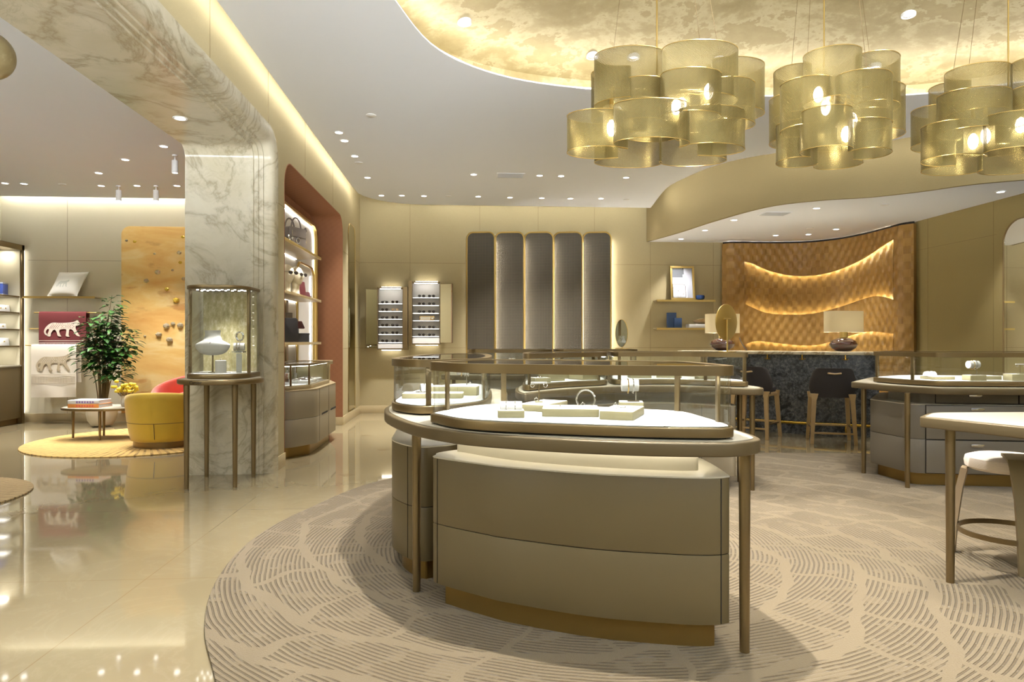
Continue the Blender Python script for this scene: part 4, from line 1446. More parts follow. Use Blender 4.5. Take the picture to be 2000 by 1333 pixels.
# ================================================================= mirrors on the counters
def counter_mirror(label, r, d, z, face, w, h, zc):
    """oval tilting mirror on a slim post; face = yaw of its normal in the camera plan"""
    x, y, _ = W(r, d)
    t = thing('vanity_mirror', label, 'mirror', (x, y, z))
    a = face - TH
    n = Vector((math.cos(a), math.sin(a), 0)); u = Vector((-n.y, n.x, 0)); v = Vector((0, 0, 1))
    ov = ellipse(0, 0, w / 2, h / 2, 44)
    c = Vector((x, y, zc)) + n * .012
    part('backing_disc', MB().extrude(ov, c, u, v, n, -.006, .004, .003), M['gold'], t, 'gold disc back')
    part('mirror_glass', MB().extrude(inset(ov, .006), c, u, v, n, .004, .0055), M['mirror'], t)
    part('post', MB().cyl((x, y, z + .008), (x, y, zc + .03), .008, n=12), M['gold'], t)
    b = Vector((x, y, zc + .03))
    part('yoke', MB().tube([b - u * .045, b + u * .045], .007, 8), M['gold'], t)
    part('mirror_base', MB().rbox(x, y, .16, .09, z, z + .01, .02, .002, a + PI / 2), M['gold'], t)
    return t
counter_mirror('round gold-backed mirror on a post, turned from view, beside the bar', 1.98, 6.28, 1.246, PI / 2 + .55, .285, .335, 1.523)
counter_mirror('small oval mirror on a thin post, in front of the screen panels', 1.41, 8.75, 1.246, -PI / 2 - .62, .18, .36, 1.45)
# ================================================================= the stone bar
fr = smooth([(3.05, 10.72), (3.45, 10.40), (4.2, 9.86), (4.89, 9.55), (5.1, 9.48)], 6, False)
def off_line(path, t):
    res = []
    for i in range(len(path)):
        a = Vector(path[max(0, i - 1)]); b = Vector(path[min(len(path) - 1, i + 1)])
        e = (b - a).normalized()
        res.append((path[i][0] - e.y * t, path[i][1] + e.x * t))
    return res
bx, by, _ = W(4.2, 10.1)
bar = thing('stone_bar', 'curved bar of blue-grey granite with a pale marble top, before the wood wall', 'bar', (bx, by, 0))
front = OW(fr); back = OW(off_line(fr, .55))
part('bar_body', MB().prism(front + back[::-1], 0.0005, 1.155), M['granite'], bar, 'blue-grey granite front')
ft = OW(off_line(smooth([(2.75, 10.95), (3.45, 10.40), (4.2, 9.86), (4.89, 9.55), (5.22, 9.44)], 6, False), -.22))
bt = OW(off_line(smooth([(2.75, 10.95), (3.45, 10.40), (4.2, 9.86), (4.89, 9.55), (5.22, 9.44)], 6, False), .62))
part('bar_top', MB().prism(ft + bt[::-1], 1.155, 1.2, .008), marble_mat('bar_top_marble', hexc(226, 214, 186), hexc(150, 126, 90), .1), bar, 'pale marble top')
rail = OW(off_line(fr, -.14))
part('foot_rail', MB().tube([(x, y, .18) for x, y in rail], .02, 12), M['brass'], bar, 'brass foot rail')
m = MB()
for k in (2, 9, 16, 22):
    (x, y), (x2, y2) = rail[k], front[k]
    part('rail_bracket', MB().tube([(x2, y2, .08), (x, y, .08), (x, y, .18)], .012, 8), M['brass'], bar)
for px in (1495, 1572, 1657):
    u = (px - 1000) / F
    k = min(range(len(fr)), key=lambda i: abs(fr[i][0] / fr[i][1] - u))
    (x, y), (x3, y3) = front[k], OW(off_line(fr, -.06))[k]
    h = part('bag_hook', MB().tube([(x, y, 1.12), (x3, y3, 1.12)], .007, 8).tube([(x3, y3, 1.155), (x3, y3, 1.085)], .009, 8), M['brass'], bar, 'brass bag hook')
    e = Vector((W(1, 0)[0], W(1, 0)[1], 0))
    c = Vector((x3, y3, 1.085))
    m = MB().tube([c - e * .045 + Vector((0, 0, .012)), c - e * .02, c + e * .02, c + e * .045 + Vector((0, 0, .012))], .006, 8)
    part('hook_crossbar', m, M['brass'], h)

# ---------------------------------------------------------------- bar stools (front = +Y)
def bar_stool(label, group):
    t = thing('bar_stool', label, 'bar stool', (0, 0, 0), group)
    w, dp, hs = .235, .21, .66
    # seat shell
    def loop(sc, z, yo=0):
        return [(x * sc, y * sc + yo, z) for x, y in rrect(0, .0, .50, .46, .12, 0, 6)]
    m = MB()
    rings = [loop(.80, hs - .03), loop(.96, hs - .02), loop(1.0, hs + .01), loop(.97, hs + .045), loop(.82, hs + .055)]
    n = len(rings[0]); vs = [p for r_ in rings for p in r_]; fs = []
    for j in range(len(rings) - 1):
        for i in range(n):
            fs.append((j * n + i, j * n + (i + 1) % n, (j + 1) * n + (i + 1) % n, (j + 1) * n + i))
    fs += [tuple(range(n - 1, -1, -1)), tuple((len(rings) - 1) * n + i for i in range(n))]
    m.add(vs, fs)
    part('seat', m, M['char'], t)
    # curved wrap back, widest above the seat and rounded at the top corners
    def bk(s, tt, side):
        a = (s - .5) * 2
        z = (hs - .05) + tt * (.385 - .035 * a ** 6)
        wdt = (.24 + .055 * math.sin(min(1, tt * 1.25) * PI * .62)) * (1 - .20 * max(0, (tt - .35) / .65) ** 1.2)
        x = wdt * math.sin(a * 1.15) / math.sin(1.15) * 1.02
        y = -.235 - .07 * tt + .26 * (1 - math.cos(a * 1.05)) + side
        return (x, y, z)
    m = MB()
    N1, N2 = 22, 12
    m.grid(lambda s, q: bk(s, q, -.016), N1, N2); k = len(m.v)
    m.grid(lambda s, q: bk(s, q, .016), N1, N2)
    q = N1 + 1
    fs = []
    for i in range(N1):
        fs += [(i, i + 1, k + i + 1, k + i), (N2 * q + i, N2 * q + i + 1, k + N2 * q + i + 1, k + N2 * q + i)]
    for j in range(N2):
        fs += [(j * q, (j + 1) * q, k + (j + 1) * q, k + j * q), (j * q + N1, (j + 1) * q + N1, k + (j + 1) * q + N1, k + j * q + N1)]
    m.f += fs; m.m += [0] * len(fs)
    b = part('backrest', m, M['char'], t, angle=60)
    part('handle', MB().tube([(-.075, -.318, hs + .27), (-.07, -.345, hs + .27), (0, -.348, hs + .262), (.07, -.345, hs + .27), (.075, -.318, hs + .27)], .011, 8), M['oak'], b, 'pale wooden pull handle')
    for sx in (-1, 1):
        for sy in (-1, 1):
            x0, y0, x1, y1 = sx * .225, sy * .20, sx * .262, sy * .255
            m = MB()
            hw = [(.0, .020), (.5, .024), (.86, .027), (.93, .036), (1.0, .046)]
            vs, fs = [], []
            for tt, r_ in hw:
                z = .001 + tt * (hs - .005)
                cx_, cy_ = x1 + (x0 - x1) * tt, y1 + (y0 - y1) * tt
                dx = r_; dy = .020 + .004 * tt
                vs += [(cx_ - dx, cy_ - dy, z), (cx_ + dx, cy_ - dy, z), (cx_ + dx, cy_ + dy, z), (cx_ - dx, cy_ + dy, z)]
            for j in range(len(hw) - 1):
                for i in range(4):
                    fs.append((j * 4 + i, j * 4 + (i + 1) % 4, (j + 1) * 4 + (i + 1) % 4, (j + 1) * 4 + i))
            fs += [(3, 2, 1, 0), tuple((len(hw) - 1) * 4 + i for i in range(4))]
            part('leg', m.add(vs, fs), M['oak'], t)
    for sx in (-1, 1):
        part('seat_rail', MB().box(sx * .228 - .018, sx * .228 + .018, -.19, .19, hs - .075, hs - .02, .004), M['oak'], t)
    zf = .20
    kx, ky = .252, .24
    part('stretcher', MB().box(-kx, kx, ky - .01, ky + .01, zf - .012, zf + .012, .003), M['oak'], t)
    part('stretcher', MB().box(-kx, kx, -ky - .01, -ky + .01, zf - .07, zf - .046, .003), M['oak'], t)
    for sx in (-1, 1):
        part('stretcher', MB().box(sx * kx - .009, sx * kx + .009, -ky, ky, zf - .01, zf + .01, .003), M['bronze_d'], t, 'dark metal side stretcher')
    return t
def place(t, r, d, ang, z=0.001):
    x, y, _ = W(r, d, 0)
    t.location = (x, y, z); t.rotation_euler = (0, 0, ang - TH); WLOC[t.name] = tuple(t.location)
s2 = bar_stool('charcoal upholstered bar stool with oak legs, standing clear at the bar centre', 'bar stools')
s1 = copy_tree(s2, (0, 0, 0), 0, 'charcoal upholstered bar stool with oak legs, half hidden behind the crescent table', 'bar stools')
place(s2, 4.26, 9.12, -.30)
place(s1, 3.44, 9.66, -.70)

# ---------------------------------------------------------------- table lamps on the bar
def table_lamp(label, loc, group):
    x, y, z = loc
    t = thing('table_lamp', label, 'lamp', loc, group)
    part('lamp_base', MB().lathe([(.06, 0), (.10, .006), (.17, .05), (.20, .10), (.17, .15), (.09, .19), (.05, .20), (.001, .20)], loc, 32, 1.0, .72), M['brownglass'], t, 'dark brown glass base')
    part('clear_rim', MB().lathe([(.10, .012), (.215, .06), (.235, .10), (.215, .145), (.10, .186), (.195, .14), (.21, .10), (.195, .06)], (x, y + .01, z), 32, 1.0, .25), M['glass'], t)
    part('neck', MB().cyl((x, y, z + .198), (x, y, z + .285), .055, n=20), M['gold'], t)
    sh = ellipse(x, y, .262, .16, 40, 0, 3)
    part('lamp_shade', MB().ring(sh, inset(sh, .003), z + .275, z + .575), M['shade'], t, 'ivory drum shade')
    part('bulb', MB().ball((x, y, z + .40), .03, n=12).cyl((x, y, z + .284), (x, y, z + .38), .012, n=8), emit('lamp_bulb', (1, .92, .72, 1), 380), t)
    return t
x, y, _ = W(4.735, 9.75)
l2 = table_lamp('brown glass table lamp with ivory drum shade at the middle of the bar', (x, y, 1.2), 'bar table lamps')
x, y, _ = W(3.32, 10.78)
l1 = copy_tree(l2, (x, y, 1.2), None, 'brown glass table lamp half hidden behind the round gold mirror', 'bar table lamps')
m = MB().tube(smooth([W(3.60, 10.80, 1.40), W(3.63, 10.76, 1.30), W(3.68, 10.70, 1.2085), W(3.72, 10.84, 1.2085)], 5, False), .006, 6)
single('lamp_cord', m, M['black'], 'black cord running down from the lamp behind the round mirror', 'cord')

# ---------------------------------------------------------------- wall shelves on the back wall
def wall_shelf(px0, px1, py, Y0, depth, label, group, mat='shelfm', name='wall_shelf', zt=.018):
    x0, _, z = PY(px0, py, Y0 - depth); x1 = PY(px1, py, Y0 - depth)[0]
    t = thing(name, label, 'shelf', ((x0 + x1) / 2, Y0, z), group)
    part('shelf_board', MB().box(x0, x1, Y0 - depth, Y0 - .0005, z - zt, z, .003), M[mat], t)
    part('brass_edge', MB().box(x0 - .003, x1 + .003, Y0 - depth - .004, Y0 - depth + .001, z - zt - .014, z + .004), M['gold'], t)
    part('led_line', MB().box(x0 + .05, x1 - .05, Y0 - depth + .02, Y0 - depth + .035, z - zt - .006, z - zt), M['led_soft'], t)
    return z, x0, x1
z1, a, b = wall_shelf(1283, 1397, 586, BY, .26, 'upper bronze wall shelf left of the wood wall, with the framed picture', 'back wall shelves')
z2, a, b = wall_shelf(1283, 1388, 641, BY, .26, 'lower bronze wall shelf left of the wood wall, with blue boxes', 'back wall shelves')
# framed watch picture, leaning on the upper shelf
def picture(loc, w, h, tilt):
    t = thing('framed_picture', 'gilt-framed close-up print of a square watch on the upper wall shelf', 'picture', loc)
    O = Vector(loc); U = Vector((1, 0, 0)); V = Vector((0, math.sin(tilt), math.cos(tilt))); N = U.cross(V)
    o = rrect(0, h / 2, w, h, .004)
    fr_ = MB()
    i1 = rrect(0, h / 2, w - .08, h - .08, .002)
    # frame bars
    k0 = len(fr_.v)
    for (cx_, cy_, ww, hh) in ((0, .02, w, .04), (0, h - .02, w, .04), (-w / 2 + .02, h / 2, .04, h - .08), (w / 2 - .02, h / 2, .04, h - .08)):
        fr_.extrude(rrect(cx_, cy_, ww, hh, 0), O, U, V, N, 0, .035, .005)
    part('frame', fr_, M['gold'], t, 'gilt frame')
    p = part('print', MB().extrude(i1, O, U, V, N, .004, .012), M['print_bg'], t, 'pale grey watch print')
    m = MB()
    m.extrude(rrect(-.09, h - .14, .2, .16, .004), O, U, V, N, .012, .0126)
    m.extrude(rrect(.02, h - .10, .03, .12, .004), O, U, V, N, .012, .0126)
    part('print_strap', m, M['print_dk'], p)
    m = MB().extrude(round_poly([(-.195, .045), (.09, .045), (.09, .34), (.06, .37), (-.195, .37)], [0, .01, .04, .03, 0]), O, U, V, N, .012, .0128)
    part('print_bezel', m, M['paper'], p)
    m = MB()
    b0 = round_poly([(-.194, .05), (.06, .05), (.06, .31), (-.194, .31)], [0, .004, .05, 0])
    b1 = inset(b0, .010)
    k = len(m.v)
    n_ = len(ccw(b0))
    m.add([tuple(O + U * x + V * y + N * .0132) for x, y in ccw(b0)] + [tuple(O + U * x + V * y + N * .0132) for x, y in b1], [(i, (i + 1) % n_, n_ + (i + 1) % n_, n_ + i) for i in range(n_)])
    def tx(s, px, py, rot=0, size=.06):
        nonlocal m
        q = text_mesh(s, size)
        Mx = Matrix.Rotation(rot, 4, 'Z')
        m.join(q, Matrix(((U.x, V.x, N.x, (O + U * px + V * py + N * .0134).x), (U.y, V.y, N.y, (O + U * px + V * py + N * .0134).y), (U.z, V.z, N.z, (O + U * px + V * py + N * .0134).z), (0, 0, 0, 1))) @ Mx)
    cx_, cy_ = -.09, .175
    for s, dx, dy, rot in (('XII', 0, .095, 0), ('I', .05, .095, -.5), ('II', .10, .06, -1.0), ('III', .11, 0, -1.57), ('IIII', .10, -.06, -2.1), ('V', .05, -.095, -2.6), ('VI', 0, -.095, PI), ('XI', -.05, .095, .5), ('X', -.09, .06, 1.0), ('VII', -.05, -.095, 2.6)):
        tx(s, cx_ + dx, cy_ + dy, rot, .042)
    for ang, ln in ((.85, .10), (2.5, .075)):
        c_, s_ = math.cos(ang), math.sin(ang)
        q = [(cx_ + c_ * a_ - s_ * b_, cy_ + s_ * a_ + c_ * b_) for a_, b_ in ((-.02, -.003), (ln, -.002), (ln, .002), (-.02, .003))]
        m.extrude(q, O, U, V, N, .0132, .0138)
    part('print_dial', m, M['print_ink'], p)
    return t
x, y, _ = PY(1334, 585, BY - .17)
picture((x, BY - .16, z1 + .001), .47, .66, .13)
x, y, _ = PY(1367, 585, BY - .15)
single('glass_bowl', MB().lathe([(.03, 0), (.075, .02), (.085, .07), (.075, .095), (.07, .092), (.072, .06), (.05, .02), (.001, .015)], (x, BY - .17, z1), 24), M['blueglass'], 'small dark blue glass bowl beside the gilt picture', 'bowl')
x = PY(1311, 641, BY - .13)[0]
single('gift_box', MB().rbox(x, BY - .14, .165, .10, z2, z2 + .295, .006, .003), M['navy'], 'taller of two navy blue boxes on the lower wall shelf', 'box', 'blue boxes')
x = PY(1323.5, 641, BY - .2)[0]
single('gift_box', MB().rbox(x, BY - .215, .145, .045, z2, z2 + .19, .006, .003), M['navy'], 'shorter navy blue box in front on the lower wall shelf', 'box', 'blue boxes')
def book(name, cx, cy, z, w, l, h, rot, cover, label, spine=None, group=None):
    t = thing('book', label, 'book', (cx, cy, z), group)
    part('pages', MB().rbox(cx, cy, w - .008, l - .008, z + .003, z + h - .003, .001, 0, rot), M['paper'], t)
    m = MB().rbox(cx, cy, w, l, z, z + .004, .002, .001, rot); m.rbox(cx, cy, w, l, z + h - .004, z + h, .002, .001, rot)
    c, s = math.cos(rot), math.sin(rot)
    ox, oy = -(-l / 2 + .002) * s, (-l / 2 + .002) * c
    m.rbox(cx + ox, cy + oy, w, .005, z, z + h, .001, .001, rot)
    cv = part('cover', m, M[cover], t)
    if spine:
        mm = MB()
        for k in range(7):
            a_ = -w * .2 + k * w * .085
            lx, ly = a_, -l / 2 - .001
            mm.rbox(cx + lx * c - ly * s, cy + lx * s + ly * c, w * .05, .003, z + h * .25, z + h * .75, 0, 0, rot)
        part('spine_lettering', mm, M[spine], cv)
    return t
x = PY(1364, 641, BY - .16)[0]
book('book', x, BY - .14, z2, .42, .22, .075, 0, 'paper', 'thick white book lying on the lower wall shelf', None)
# shell-like bowl on the book
m = MB()
cx_, cy_, cz_ = PY(1371, 632, BY - .16)[0], BY - .14, z2 + .076
def shell(s, t_):
    a = 2 * PI * s
    r_ = .03 + .12 * t_ ** .7
    z = .085 * t_ ** 1.6 * (1 + .35 * math.cos(a + .6))
    return (cx_ + r_ * 1.15 * math.cos(a), cy_ + r_ * .7 * math.sin(a), cz_ + .002 + z)
def shell_in(s, t_):
    x_, y_, z_ = shell(s, t_)
    return (cx_ + (x_ - cx_) * .93, cy_ + (y_ - cy_) * .93, z_ + .006)
m.grid(shell, 36, 8); k = len(m.v); m.grid(shell_in, 36, 8)
for i in range(36):
    m.f.append((8 * 37 + i, 8 * 37 + i + 1, k + 8 * 37 + i + 1, k + 8 * 37 + i)); m.m.append(0)
m.f.append(tuple(range(36))); m.m.append(0)
single('shell_bowl', m, plain('bronzed_shell', hexc(176, 152, 118), .15, .6, var=.5, scale=12), 'bronzed shell-shaped bowl on top of the white book', 'bowl', angle=70)

# ---------------------------------------------------------------- mirror and arch on the right wall
y0, z0 = PX(1962, 440, RX)[1], 2.94
h = z0 - .9
t = thing('wall_mirror', 'tall arched wall mirror with a slim dark frame at the right edge', 'mirror', (RX, y0 - 1.2, .9))
o = round_poly([(-y0, .9), (-y0 + 2.4, .9), (-y0 + 2.4, z0), (-y0, z0)], [.05, .05, .28, .28], 8)
part('mirror_glass', MB().extrude(o, (RX, 0, 0), (0, -1, 0), (0, 0, 1), (-1, 0, 0), .001, .012), M['mirror'], t)
oo = ccw(o); ii = inset(o, -.014)
fm = MB()
n_ = len(oo)
vs = []
for h_ in (0.0, .02):
    vs += [(RX - h_, -x, z) for x, z in ii]
    vs += [(RX - h_, -x, z) for x, z in oo]
fs = []
for i in range(n_):
    j = (i + 1) % n_
    fs += [(2 * n_ + i, 2 * n_ + j, 3 * n_ + j, 3 * n_ + i), (i, j, 2 * n_ + j, 2 * n_ + i), (n_ + i, n_ + j, 3 * n_ + j, 3 * n_ + i)]
part('mirror_frame', fm.add(vs, fs), M['bronze_d'], t, 'dark bronze rim')

# ---------------------------------------------------------------- table-height stool at the right
def stool(r, d, label):
    x, y, _ = W(r, d)
    z0 = .0145
    t = thing('stool', label, 'stool', (x, y, z0))
    hs, R = .60, .235
    part('seat', MB().lathe([(.001, hs - .045), (R * .9, hs - .045), (R * .985, hs - .03), (R, hs), (R * .975, hs + .025), (R * .8, hs + .04), (R * .4, hs + .046), (.001, hs + .047)], (x, y, z0 - .0), 48), M['seat'], t, 'ivory ribbed round seat')
    for a0 in (2.45, 4.32, 0.45):
        a = a0 - TH
        c, s = math.cos(a), math.sin(a)
        m = MB()
        prof = [(.305, 0.0, .031), (.29, .2, .034), (.262, .42, .040), (.235, .545, .050)]
        if a0 == 4.32:
            prof += [(.232, .60, .060), (.215, .638, .066), (.17, .652, .070), (.10, .656, .070)]
        vs, fs = [], []
        for j, (rr, z, hw) in enumerate(prof):
            th_ = .024
            pa = prof[max(0, j - 1)]; pb = prof[min(len(prof) - 1, j + 1)]
            tz, tr_ = pb[1] - pa[1], pb[0] - pa[0]
            L = math.hypot(tz, tr_); nr, nz = tz / L, -tr_ / L
            for ww, tt in ((-hw, -th_ if z < .57 else -.004), (hw, -th_ if z < .57 else -.004), (hw, .012), (-hw, .012)):
                rad = rr + tt * nr; zz = z + tt * nz
                vs.append((x + rad * c - ww * s, y + rad * s + ww * c, z0 + max(0, zz)))
        for j in range(len(prof) - 1):
            for i in range(4):
                fs.append((j * 4 + i, j * 4 + (i + 1) % 4, (j + 1) * 4 + (i + 1) % 4, (j + 1) * 4 + i))
        fs += [(3, 2, 1, 0), tuple((len(prof) - 1) * 4 + i for i in range(4))]
        part('leg', m.add(vs, fs), M['oak_d'] if a0 != 4.32 else M['stoolband'], t)
    part('foot_ring', MB().ring(ellipse(x, y, .272, .272, 48), ellipse(x, y, .262, .262, 48), z0 + .16, z0 + .19), M['bronze'], t, 'flat bronze foot ring')
    return t
stool(3.02, 4.14, 'round ivory stool on three splayed wooden legs under the right table')
# ================================================================= lounge rugs
x, y = -4.28, 9.62
single('round_rug', MB().prism(ellipse(x, y, 1.45, 1.45, 80), .0005, .016, .005), M['rug'], 'round golden rug with spoke pattern under the yellow armchair', 'rug')
x, y, _ = W(-5.2, 5.75)
single('round_rug', MB().prism(ellipse(x, y, .96, .96, 64), .0005, .016, .005), M['rug2'], 'edge of a round brown rug at the left border of the photo', 'rug')

# ---------------------------------------------------------------- tub armchairs
def tub_chair(label, r, d, rad, back_h, face, mat, low=.50, z=.017):
    """barrel armchair; face = yaw its open side looks to, in the camera plan"""
    x, y, _ = W(r, d)
    t = thing('armchair', label, 'armchair', (x, y, z))
    a0 = face - TH
    part('plinth', MB().prism(ellipse(x, y, rad * .80, rad * .80, 48), z, z + .075), M['bronze_d'], t, 'dark bronze plinth')
    def top(a):
        k = (1 + math.cos(a - a0 - PI)) / 2      # 1 at the back, 0 at the front
        return low + (back_h - low) * k ** .7
    def sh(s, q):
        a = 2 * PI * s
        h = top(a)
        rows = [(.80, .075), (.86, .085), (.91, .18), (.965, .34), (1.0, .34 + (h - .34) * .55), (1.01, h - .03), (.985, h - .008), (.945, h), (.905, h - .012), (.88, h - .05), (.84, .47), (.80, .43), (.5, .445), (.02, .45)]
        f = q * (len(rows) - 1)
        i = min(len(rows) - 2, int(f)); k = f - i
        rr = (rows[i][0] + (rows[i + 1][0] - rows[i][0]) * k) * rad
        zz = rows[i][1] + (rows[i + 1][1] - rows[i][1]) * k
        return (x + rr * math.cos(a), y + rr * math.sin(a), z + zz)
    part('upholstered_shell', MB().grid(sh, 64, 26), M[mat], t, angle=70)
    m = MB()
    # the stitched slit and seam low on the back
    for da in (.0,):
        a = a0 + PI + da
        pts = [(x + (rad * k + .003) * math.cos(a), y + (rad * k + .003) * math.sin(a), z + zz) for k, zz in ((.895, .12), (.915, .18), (.935, .24), (.955, .31))]
        m.tube(pts, .004, 6)
    pts = [(x + (rad * .955 + .001) * math.cos(a_), y + (rad * .955 + .001) * math.sin(a_), z + .315) for a_ in [2 * PI * k / 60 for k in range(60)]]
    m.tube(pts, .0035, 5, True)
    part('seam', m, M['stem'], t)
    part('seat_cushion', MB().lathe([(.001, .435), (rad * .72, .435), (rad * .78, .46), (rad * .75, .50), (rad * .5, .515), (.001, .515)], (x, y, z), 40), M[mat], t)
    return t
tub_chair('mustard yellow velvet tub armchair, its back turned to the viewer', -4.46, 8.78, .455, .70, 1.75, 'leather_y')
tub_chair('red velvet armchair with a tall rounded back behind the yellow one', -4.72, 10.0, .50, .86, -2.0, 'leather_r', .55)

# ---------------------------------------------------------------- coffee table, books, flowers
tz = .45
x0, y0, _ = W(-5.62, 9.38)
t = thing('coffee_table', 'low oval coffee table with slim bronze legs on the golden rug', 'table', (x0, y0, .017))
o = ellipse(x0, y0, .52, .34, 48, -TH, 2.3)
part('table_top', MB().prism(o, tz - .035, tz - .002, .008), M['bronze'], t)
part('leather_inlay', MB().prism(inset(o, .018), tz - .006, tz, .001), M['pad'], t, 'pale inlaid top')
for r, d in ((-6.03, 9.38), (-5.53, 9.16), (-5.3, 9.5), (-5.75, 9.62)):
    x, y, _ = W(r, d)
    part('leg', MB().tube([(x, y, .017), (x, y, tz - .034)], [.014, .020], 12), M['bronze'], t)
x, y, _ = W(-5.76, 9.33)
book('book', x, y, tz, .43, .30, .05, -.12, 'orange', 'orange and coral book under the white one on the coffee table', 'pinkred')
book('book', x - .01, y, tz + .0505, .42, .29, .05, -.06, 'paper', 'white book with coloured spine lettering, topmost on the coffee table', 'lilac')
x, y, _ = W(-5.30, 9.36)
single('flower_vase', MB().lathe([(.04, 0), (.055, .02), (.06, .08), (.045, .13), (.05, .15), (.044, .15), (.04, .13), (.05, .08), (.001, .02)], (x, y, tz), 24), M['cream_pot'], 'small vase of flowers mostly hidden behind the yellow armchair', 'vase')
rnd = random.Random(3)
m1, m2 = MB(), MB()
for k in range(26):
    a = rnd.uniform(0, 2 * PI); rr = rnd.uniform(.02, .17); zz = tz + .20 + rnd.uniform(0, .10) + (.05 if k in (3, 9) else 0)
    fx, fy = x + rr * math.cos(a), y + rr * .7 * math.sin(a)
    m1.tube([(x, y, tz + .10), (x + (fx - x) * .5, y + (fy - y) * .5, tz + .16), (fx, fy, zz)], .003, 5)
    for q in range(5):
        b = 2 * PI * q / 5 + a
        m2.ball((fx + .014 * math.cos(b), fy + .014 * math.sin(b), zz + .006), .017, .017, .020, 8)
    m2.ball((fx, fy, zz + .014), .015, n=8)
t = thing('flower_bunch', 'bright yellow flowers peeping over the back of the yellow armchair', 'flowers', (x, y, tz + .02))
part('blossoms', m2, M['flower'], t); part('stems', m1, M['stem'], t)

# ---------------------------------------------------------------- potted plant
px_, py_, _ = W(-6.50, 10.82)
single('plant_pot', MB().lathe([(.10, 0), (.15, .02), (.20, .10), (.222, .20), (.215, .30), (.19, .33), (.175, .33), (.19, .29), (.18, .26), (.001, .255)], (px_, py_, .001), 36), M['cream_pot'], 'round cream ceramic pot of the leafy green plant', 'pot')
t = thing('potted_plant', 'tall leafy green plant with thin stems in a cream pot by the amber panel', 'plant', (px_, py_, .26))
rnd = random.Random(11)
ms, ml = MB(), MB()
def leaf(p, dr, L, wd):
    dr = dr.normalized()
    side = dr.cross(Vector((0, 0, 1)))
    side = side.normalized() if side.length > .05 else Vector((1, 0, 0))
    up = side.cross(dr)
    pts = []
    rows = [(0, 0), (.25, .8), (.55, 1.0), (.8, .6), (1.0, 0)]
    vs = []
    for s, ww in rows:
        c = p + dr * (L * s) - Vector((0, 0, 1)) * (L * .35 * s * s)
        vs += [tuple(c - side * wd * ww + up * wd * .25 * ww), tuple(c), tuple(c + side * wd * ww + up * wd * .25 * ww)]
    fs = []
    for j in range(4):
        for i in range(2):
            fs.append((j * 3 + i, j * 3 + i + 1, (j + 1) * 3 + i + 1, (j + 1) * 3 + i))
    ml.add(vs, fs)
tips = [(-.52, -.12, 1.24), (-.30, .1, 1.45), (-.20, -.15, 1.66), (.0, .1, 1.80), (.12, 0, 2.08), (.22, -.1, 1.9), (.30, .1, 1.60), (.45, -.05, 1.48), (.42, .12, 1.30), (.34, -.1, 1.12), (.18, .05, 1.42), (-.05, -.2, 1.4), (-.36, -.1, 1.7), (.05, -.1, 1.62), (.25, .05, 1.35), (-.18, .0, 1.1), (.40, -.12, .98)]
for tx_, ty_, tz_ in tips:
    tx_ = tx_ * (.60 if tx_ < 0 else .86) + .05
    base = Vector((px_ + tx_ * .12, py_ + ty_ * .12, .26))
    end = Vector((px_ + tx_, py_ + ty_, tz_))
    mid = base.lerp(end, .55) + Vector((-tx_ * .22, -ty_ * .2, .05))
    path = smooth([tuple(base), tuple(mid), tuple(end)], 8, False)
    ms.tube(path, [.010 - .007 * k / (len(path) - 1) for k in range(len(path))], 6)
    for k in range(54):
        f = rnd.uniform(.60, 1.0)
        p = Vector(path[min(len(path) - 1, int(f * (len(path) - 1)))])
        a = rnd.uniform(0, 2 * PI); rr = rnd.uniform(.02, .15)
        q = p + Vector((rr * math.cos(a), rr * math.sin(a), rnd.uniform(-.09, .07)))
        leaf(q, Vector((math.cos(a), math.sin(a), rnd.uniform(-.3, .5))), rnd.uniform(.10, .155), rnd.uniform(.030, .046))
        if k % 4 == 0: ms.tube([tuple(p), tuple(q)], .002, 4)
part('stems', ms, M['stem'], t)
part('foliage', ml, M['leaf'], t, angle=80)

# ---------------------------------------------------------------- amber art panel with crystals
xa, _, zt = PY(237, 442, LY - .03)
t = thing('art_panel', 'tall amber cloud-painted wall panel with scattered crystals, rounded corner', 'wall art', ((xa - 2.9) / 2, LY, .14))
o = round_poly([(xa, .14), (-2.76, .14), (-2.76, zt), (xa, zt)], [.01, .01, .14, .14], 8)
part('painted_panel', MB().extrude(o, (0, LY - .0, 0), (1, 0, 0), (0, 0, 1), (0, -1, 0), .0015, .03, .004), M['art'], t)
rnd = random.Random(5)
for px, py, s, mt in ((247, 470, 3, 0), (302, 496, 3, 0), (350, 494, 5, 0), (308, 532, 6, 0), (337, 528, 3, 0), (286, 549, 6, 0), (359, 545, 5, 0), (326, 565, 5, 1), (344, 587, 7, 1), (325, 637, 7, 0), (338, 633, 5, 0), (352, 636, 7, 0), (283, 657, 3, 0), (310, 654, 7, 0), (331, 664, 7, 0), (263, 472, 4, 1), (357, 463, 4, 1), (352, 513, 4, 1)):
    x, y, z = PY(px, py, LY - .04)
    k = s * .0085 * .95
    m = MB()
    a0 = rnd.uniform(0, PI)
    for j, (rr, h) in enumerate(((1.0, 0), (1.0, .3), (.55, .8))):
        pass
    vs = []
    nn = rnd.choice((5, 6, 7))
    for rr, h in ((.9, 0.0), (1.0, .25), (.45, .75)):
        for i in range(nn):
            a = a0 + 2 * PI * i / nn
            vs.append((x + k * rr * math.cos(a), LY - .031 - h * k, z + k * rr * math.sin(a) * .85))
    fs = []
    for j in range(2):
        for i in range(nn):
            fs.append((j * nn + i, j * nn + (i + 1) % nn, (j + 1) * nn + (i + 1) % nn, (j + 1) * nn + i))
    fs += [tuple(range(nn)), tuple(2 * nn + i for i in range(nn))]
    part('crystal', m.add(vs, fs), M['crystal_y' if mt else 'crystal'], t, 'yellow crystal' if mt else None, angle=10)

